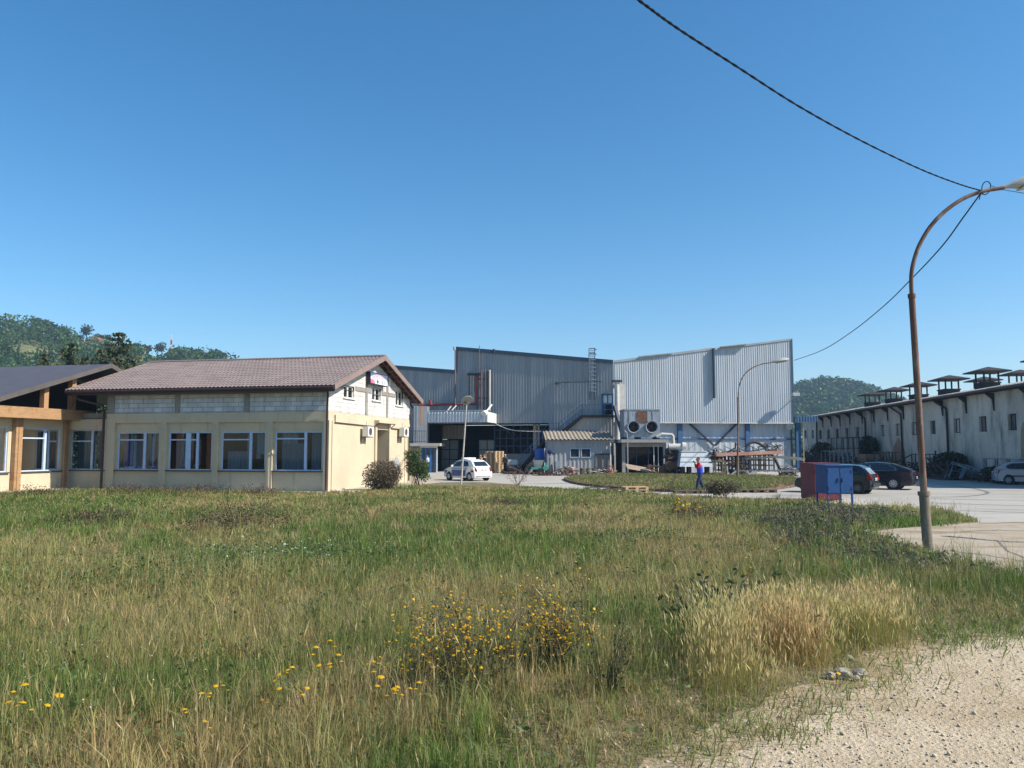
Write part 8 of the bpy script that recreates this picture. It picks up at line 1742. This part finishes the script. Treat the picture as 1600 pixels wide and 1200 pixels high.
def heap(name, label, x0, x1, yt, yb, Y, n, m, seed, L=1.0, w=(.05, .14), m2=None, cat='scrap heap', solid=True):
    R = random.Random(seed); a, b = W_(x0, yb, Y), W_(x1, yt, Y); X0, X1, z1 = a.x, b.x, b.z; base = max(a.z, 0) if a.z > .6 else 0.0; r = thing(name, label, cat, ((X0 + X1) / 2, Y, base)); mb = MB(); m2b = MB()
    for _ in range(n):
        u = R.uniform(-1, 1); p = Vector(((X0 + X1) / 2 + u * (X1 - X0) / 2 * .92, Y + R.uniform(-.5, .6), base + R.random() * (z1 - base) * (1 - .55 * u * u))); d = Vector((R.gauss(0, .7), R.gauss(0, .3), R.gauss(0, .32))) * L; (mb if R.random() < .65 or not m2 else m2b).bar(p - d * .5, p + d * .5, R.uniform(*w), R.uniform(*w) * .6)
    if solid:
        k = 9; V = []
        for i in range(k + 1):
            x = X0 + (X1 - X0) * i / k; h = (z1 - base) * (.35 + .3 * R.random()) * math.sin(math.pi * (i + .5) / (k + 1)); V += [(x, Y - .5, base + .006), (x, Y, base + h), (x, Y + .8, base + .006)]
        mb.add(V, [(3 * i + j, 3 * i + 3 + j, 3 * i + 4 + j, 3 * i + 1 + j) for i in range(k) for j in (0, 1)])
    mb.build('scrap', m, r)
    if m2 and m2b.v: m2b.build('loose_pieces', m2, r)
    return r
heap('scrap_heap', 'dark tangle of rods and motors piled on top of the left scrap rack', 1107, 1128, 697, 722, 66, 60, M_junk, 1, .8, m2=M_galv)
heap('scrap_heap', 'jumble of pale sheets and pipes lying across the racks left of the lamp', 1128, 1168, 699, 712, 66.5, 34, M_galv, 2, 1.2, (.06, .2), M_junk, solid=False)
heap('scrap_heap', 'loose rods and a small motor on top of the right scrap rack', 1170, 1222, 693, 708, 66.2, 38, M_junk, 4, 1.0, (.05, .13), M_tubeg, solid=False)
heap('scrap_heap', 'dark machine parts on the ground under the middle scrap racks', 1130, 1172, 718, 738, 65.5, 70, M_junk, 5, .9, m2=M_rust)
heap('scrap_heap', 'dark iron lumps on the ground right of the scrap racks', 1216, 1246, 725, 738, 66, 36, M_junk, 6, .7, m2=M_galv)
heap('scrap_heap', 'small rusty scrap heap at the foot of the fan house wall', 1006, 1030, 727, 740, 69.6, 26, M_rust, 7, .7, m2=M_junk)
heap('rubbish_heap', 'heap of pink and pale rags and boards before the tin shed', 876, 900, 728, 741, 69.4, 46, mat('pinkish_rags', (.46, .30, .24), (.34, .27, .25), scale=3, rough=.95), 8, .6, (.08, .22), mat('slate_rags', (.14, .14, .18), (.2, .17, .16)), cat='rubbish heap')
heap('rubbish_heap', 'white sack and bits lying beside the pink rag heap', 866, 876, 734.5, 740, 69.2, 10, mat('white_sack', (.66, .63, .58), (.56, .52, .48), rough=.95), 9, .35, (.15, .3), cat='rubbish heap')
heap('rubbish_heap', 'dark clutter with a pale basin before the plank door of the shed', 930, 950, 730, 741, 69.3, 26, M_junk, 10, .6, m2=M_pale, cat='rubbish heap')
heap('rubbish_heap', 'red and buff rags heaped at the corner of the tin shed', 950, 960, 727, 741, 69.2, 22, mat('red_rags', (.36, .10, .09), (.30, .16, .12)), 11, .5, (.08, .2), mat('buff_rags', (.5, .4, .3)), cat='rubbish heap')
heap('board_heap', 'low dark brown strip of boards along the yard below the stair', 800, 850, 735.8, 738.8, 71.5, 24, mat('brown_boards', (.13, .075, .05), (.09, .055, .04), rough=.9), 12, 2.2, (.08, .2), cat='boards', solid=False)
heap('board_heap', 'thin brown boards lying on the ground before the rag heap', 838, 905, 739.5, 742, 67.5, 20, MATS['brown_boards'], 13, 2.6, (.06, .14), cat='boards', solid=False)
rods('trestle', 'small pale folding trestle at the island edge right of the lamp', 'trestle', [(1167, 736, 0, 1172, 741.5, 0), (1177, 736, 0, 1172, 741.5, 0), (1176, 741.5, 0, 1181, 735.5, 0), (1181.5, 735.5, 0, 1181.5, 741.5, 0)], M_pale, 61.5, .10)
rods('trestle', 'small pale broken trestle at the island edge left of the lamp', 'trestle', [(1136, 728, 0, 1137, 741, 0), (1136, 735, 0, 1139, 740.5, 0), (1143, 741, 0, 1152, 735.5, 0)], M_pale, 61.5, .09)
# concrete hopper on green wheeled frame
Yh = 70.0; t = thing('mixer_hopper', 'grey conical hopper on a green wheeled frame beside the blue barrel', 'hopper', (W_(844, 737, Yh).x, Yh, 0)); x0, x1 = W_(832.5, 720, Yh).x, W_(849.5, 720, Yh).x; zt_, zb_ = W_(840, 719, Yh).z, W_(840, 730.5, Yh).z
mb = MB(); cx_ = (x0 + x1) / 2; h_ = (x1 - x0) / 2; V = [(cx_ + sx * h_ * k, Yh + sy * h_ * .8 * k, z) for k, z in ((1, zt_), (.62, zb_)) for sx, sy in ((-1, -1), (1, -1), (1, 1), (-1, 1))]; mb.add(V, [(0, 1, 5, 4), (1, 2, 6, 5), (2, 3, 7, 6), (3, 0, 4, 7), (4, 5, 6, 7)]); mb.build('hopper', M_slab, t)
M_gr = mat('green_machine_paint', (.06, .30, .24), (.05, .24, .19), rough=.5); mb = MB(); a = W_(830, 731.5, Yh); b = W_(853, 731.5, Yh); mb.bar((a.x, Yh - .5, a.z), (b.x, Yh - .5, b.z), .12, .2); mb.bar((a.x, Yh + .5, a.z), (b.x, Yh + .5, b.z), .12, .2); mb.bar((b.x, Yh - .4, a.z), (b.x, Yh - .4, zt_ - .2), .12); mb.bar((a.x, Yh, a.z), (W_(825, 736, Yh).x, Yh, .25), .22, .1); mb.build('chassis', M_gr, t)
for s in (-.6, .6): c = Vector((W_(843, 734, Yh).x, Yh + s, .28)); mb = MB(); mb.lathe([(.1, -.07), (.28, -.06), (.28, .06), (.1, .07)], c, (0, -1, 0), 14); mb.build('wheel', M_tyre, t)
mb = MB(); c = W_(852.5, 731, Yh - .6); mb.lathe([(.22, 0), (.25, .05), (.22, .1)], c, (0, -1, 0), 14); mb.build('motor', M_gr, t); mb = MB(); mb.prism([(W_(824, 738, Yh).x, Yh - .3, .02), (W_(832, 731, Yh).x, Yh - .3, W_(832, 731, Yh).z), (W_(834, 732, Yh).x, Yh - .3, W_(834, 732, Yh).z), (W_(827, 738.5, Yh).x, Yh - .3, .02)], (0, .6, 0)); mb.build('chute', M_slab, t)
bx_ = W_(844, 718, 73); mb = MB(); zt_, zb_ = W_(844, 701.5, 73).z, W_(844, 719, 73).z; bl = thing('blue_tank', 'bright blue plastic tank on a stand under the stair', 'tank', (bx_.x, 73, .006)); mb.lathe([(.02, 0), (.48, 0), (.50, .05), (.50, zt_ - zb_ - .05), (.42, zt_ - zb_), (.15, zt_ - zb_ + .05)], (bx_.x, 73, zb_), (0, 0, 1), 20); mb.build('tank', mat('bright_blue_plastic', (.02, .14, .50), (.02, .11, .42), rough=.4), bl, smooth=True)
for dx in (-.4, .4): mb = MB(); mb.box(bx_.x + dx - .05, bx_.x + dx + .05, 72.6, 73.4, .006, zb_); mb.build('leg', M_dsteel, bl)
t = thing('closed_parasol', 'folded dark blue parasol on a pale pole between the tank and shed', 'parasol', (W_(851, 736, 70.6).x, 70.6, .006)); p = W_(851, 700, 70.6); q = W_(850.3, 722, 70.6); mb = MB(); mb.tube([(q.x, 70.6, .006), p], .045, 7); mb.build('pole', M_pale, t); mb = MB(); d = (p - q); mb.lathe([(.10, .0), (.15, .25), (.10, .8), (.03, 1.15)], q + d * .05 + Vector((.12, 0, 0)), d, 10); mb.build('canopy', mat('dark_blue_canvas', (.03, .04, .14), (.025, .035, .11), rough=.9), t)
t = thing('floor_fan', 'thin-legged work lamp stand with a blue head before the shed wall', 'work lamp', (W_(864, 738, 70.2).x, 70.2, .006)); mb = MB()
mb.tube([W_(865, 738.5, 70.2), W_(863.5, 720, 70.2), W_(862.8, 708, 70.2)], .03, 6); mb.tube([W_(857, 714.5, 70.2), W_(862, 713.5, 70.2)], .03, 6); mb.build('stand', M_pale, t); mb = MB(); mb.lathe([(.05, 0), (.2, .08), (.22, .2), (.1, .26)], W_(860, 706.5, 70.2), (-.3, -1, .1), 12); mb.bar(W_(862, 708, 70.2), W_(868, 710, 70.2), .12); mb.build('lamp_head', mat('blue_black_head', (.03, .05, .12)), t)
t.name = 'work_lamp'
t = thing('small_cabinet', 'small pale blue cabinet against the foot of the shed wall', 'cabinet', (W_(871, 735, 70.7).x, 70.7, .006)); p = W_(871, 721, 70.7); mb = MB(); mb.box(p.x - .22, p.x + .24, 70.3, 70.9, .006, p.z); mb.build('body', mat('pale_blue_box', (.25, .33, .40), (.2, .27, .33)), t); mb = MB(); mb.box(p.x - .18, p.x + .2, 70.285, 70.298, .3, p.z - .08); mb.build('door', M_galv, t)
mb = MB(); a, b = W_(793, 718, 76), W_(808.5, 726, 76); t = thing('white_board_panel', 'white board standing below the blue glazed screen left of the stair', 'board', ((a.x + b.x) / 2, 76, .006)); mb.box(a.x, b.x, 75.95, 76.0, b.z, a.z); mb.build('panel', M_white, t); mb = MB(); mb.box(a.x + .05, a.x + .15, 75.96, 76.05, .006, b.z); mb.box(b.x - .15, b.x - .05, 75.96, 76.05, .006, b.z); mb.build('leg', M_dsteel, t)
# scrap along the grey store
def on_store(x, d): s = WR.S(x, d); return s
GS2 = 'tube racks leaning along the grey store'
def store_rack(label, x0, x1, yt, d, dep=.8, w=.06, nx=4, nz=2, m=M_junk):
    s0, s1 = sorted((WR.S(x0, d), WR.S(x1, d))); z1 = WR.Z((x0 + x1) / 2, yt, d); r = thing('tube_rack', label, 'rack', WR.P((s0 + s1) / 2, .006, d), GS2)
    for dd in (d, d - dep):
        for i in range(nx + 1): s = s0 + (s1 - s0) * i / nx; mb = MB(); mb.bar(WR.P(s, .006, dd), WR.P(s, z1, dd), w); mb.build('upright', m, r)
        mb = MB()
        for j in range(nz + 1): z = .15 + (z1 - .2) * j / nz; mb.bar(WR.P(s0, z, dd), WR.P(s1, z, dd), w)
        mb.build('rail', m, r)
    return r
store_rack('tallest dark tube rack before the far windows of the grey store', 1300, 1342, 683, 2.2, 1.2, .07, 5, 3)
store_rack('low grey tube rack below the tallest one by the far part of the store', 1283, 1316, 704, 5.0, .9, .06, 5, 1, M_tubeg)
store_rack('dark tube rack beside the bare brick patch of the store wall', 1366, 1394, 706, 2.0, .8, .07, 3, 1)
store_rack('thin tube gate standing left of the near lamp pole by the store', 1424, 1470, 709, 1.5, .3, .06, 4, 1)
store_rack('wide empty tube gate on the store wall behind the silver car', 1536, 1592, 716, 1.0, .15, .08, 3, 1, M_tubeg)
def store_heap(label, x0, x1, yt, d, n, seed, m=M_junk, m2=None, name='scrap_heap', L=1.6):
    R = random.Random(seed); s0, s1 = sorted((WR.S(x0, d), WR.S(x1, d))); z1 = WR.Z((x0 + x1) / 2, yt, d); r = thing(name, label, 'scrap heap', WR.P((s0 + s1) / 2, .006, d)); mb, m2b = MB(), MB()
    for _ in range(n):
        u = R.uniform(-1, 1); p = WR.P((s0 + s1) / 2 + u * (s1 - s0) / 2, max(.1, R.random() * z1 * (1 - .5 * u * u)), d + R.uniform(-.7, .7)); dv = (WR.u * R.gauss(0, .8) + WR.n * R.gauss(0, .35) + Vector((0, 0, R.gauss(0, .45)))) * L; q0, q1 = p - dv * .5, p + dv * .5; q0.z = max(q0.z, .03); q1.z = max(q1.z, .03); (m2b if m2 and R.random() < .4 else mb).bar(q0, q1, R.uniform(.05, .16), R.uniform(.04, .1))
    k = 8; V = []
    for i in range(k + 1):
        s = s0 + (s1 - s0) * i / k; h = z1 * (.35 + .35 * R.random()) * math.sin(math.pi * (i + .4) / (k + .8)); V += [WR.P(s, .006, d + .9), WR.P(s, h, d), WR.P(s, .006, d - .8)]
    mb.add(V, [(3 * i + j, 3 * i + 3 + j, 3 * i + 4 + j, 3 * i + 1 + j) for i in range(k) for j in (0, 1)]); mb.build('scrap', m, r)
    if m2b.v: m2b.build('loose_bars', m2, r)
store_heap('dark scrap and brush heaped at the far end of the grey store', 1256, 1290, 703, 3.0, 90, 21)
store_heap('dark scrap bank under the far windows of the grey store', 1286, 1345, 708, 3.0, 150, 22, m2=M_tubeg)
store_heap('dark scrap heap behind the liftback roof by the brick patch', 1362, 1420, 716, 2.4, 90, 23, m2=M_rust)
store_heap('dark brush and scrap heap right of the near lamp pole', 1452, 1492, 718, 1.9, 90, 24)
# leaning grey lattice frames
r = thing('lattice_frames', 'grey lattice trestle frames lying against the store right of the lamp pole', 'metal frames', WR.P(WR.S(1505, 2), .006, 2), None); mb = MB()
for (xa, ya, xb, yb) in ((1474, 746, 1486, 722), (1480, 746, 1490, 722), (1486, 722, 1507, 727), (1487, 725, 1505, 729), (1507, 727, 1535, 736), (1505, 731, 1534, 741), (1497, 747, 1506, 729), (1500, 747, 1509, 731), (1508, 731, 1520, 746), (1512, 731, 1527, 746), (1505, 736, 1517, 747), (1520, 733, 1535, 747), (1486, 735, 1500, 738), (1495, 726, 1540, 744)):
    d1, d2 = 2.6, 1.6; p = WR.P(WR.S(xa, d1), max(.03, WR.Z(xa, ya, d1)), d1); q = WR.P(WR.S(xb, d2), max(.03, WR.Z(xb, yb, d2)), d2); mb.bar(p, q, .075)
mb.build('bars', mat('blue_grey_tube', (.20, .25, .30), (.15, .19, .23), rough=.6), r)
p = WR.P(WR.S(1350, 2.2), 0, 2.2); r = thing('brick_stack', 'small stack of orange bricks by the store wall before the climber', 'bricks', p); mb = MB(); s0, s1 = WR.S(1359, 2.2), WR.S(1344, 2.2); WR.box(mb, s0, s1, .006, WR.Z(1350, 709.5, 2.2), 1.4, 2.6); mb.build('bricks', M_brickr, r)
def climber(label, x, y0, y1, wpx, d, n, c1, c2):
    s = WR.S(x, d); z0, z1 = max(.05, WR.Z(x, y1, d)), WR.Z(x, y0, d); w_ = abs(WR.S(x - wpx / 2, d) - WR.S(x + wpx / 2, d)) / 2; r = thing('wall_climber', label, 'bush', WR.P(s, .006, d)); ms = Mass(); c = WR.P(s, (z0 + z1) / 2, d)
    mb = MB(); mb.tube([WR.P(s, .006, d), WR.P(s + .2, (z0 + z1) / 2, d * .7), WR.P(s, z1 - .2, d * .8)], .06, 6); mb.build('stem', M_woodd, r)
    dd = rng.normal(size=(n, 3)); dd /= np.linalg.norm(dd, axis=1)[:, None]; q = dd * (rng.random(n) ** .4)[:, None]; P = np.array(c)[None, :] + q[:, :1] * np.array(WR.u)[None, :] * w_ + q[:, 1:2] * np.array(WR.n)[None, :] * min(d * .9, 1.2) + np.array([0, 0, 1])[None, :] * q[:, 2:] * (z1 - z0) / 2; ms.leaves(P, rng.uniform(.12, .26, n), jit(mixc(np.array(c1), np.array(c2), rng.random(n)), .25)); ms.build('leaves', LEAF, r)
ms = Mass()
for x0, x1, d0, n, hmax in ((1255, 1300, 2.5, 2600, 1.9), (1300, 1362, 2.2, 3600, 1.5), (1362, 1422, 1.8, 2600, 1.2), (1440, 1500, 1.4, 2000, 1.0), (1500, 1600, .8, 1200, .5)):
    s0, s1 = sorted((WR.S(x0, d0), WR.S(x1, d0))); s = rng.uniform(s0, s1, n); d = d0 + rng.normal(0, .5, n); hm = hmax * (.35 + .9 * vnoise(s, d * 0, 1.3, 5)); z = rng.random(n) ** .8 * hm
    P = np.array(WR.O)[None, :] + s[:, None] * np.array(WR.u)[None, :] + d[:, None] * np.array(WR.n)[None, :]; P[:, 2] = z + .02; ms.leaves(P, rng.uniform(.12, .28, n), jit(mixc(np.array([.035, .045, .028]), np.array([.085, .08, .055]), rng.random(n)), .25))
tag(ms.build('undergrowth', LEAF), kind='stuff')
climber('dark green climber on the store wall below the short downpipe', 1357, 680, 716, 17, .9, 2600, (.022, .038, .018), (.05, .07, .03))
climber('dark bush at the far end of the store beside the tallest rack', 1284, 690, 716, 18, 1.6, 1800, (.03, .042, .022), (.05, .065, .03))
climber('round dark bush at the foot of the thick store downpipe', 1484, 706, 735, 22, 1.3, 2200, (.03, .036, .022), (.055, .06, .035))
climber('low brushwood behind the silver car against the store', 1560, 728, 748, 30, 1.2, 1200, (.03, .042, .022), (.06, .07, .035))
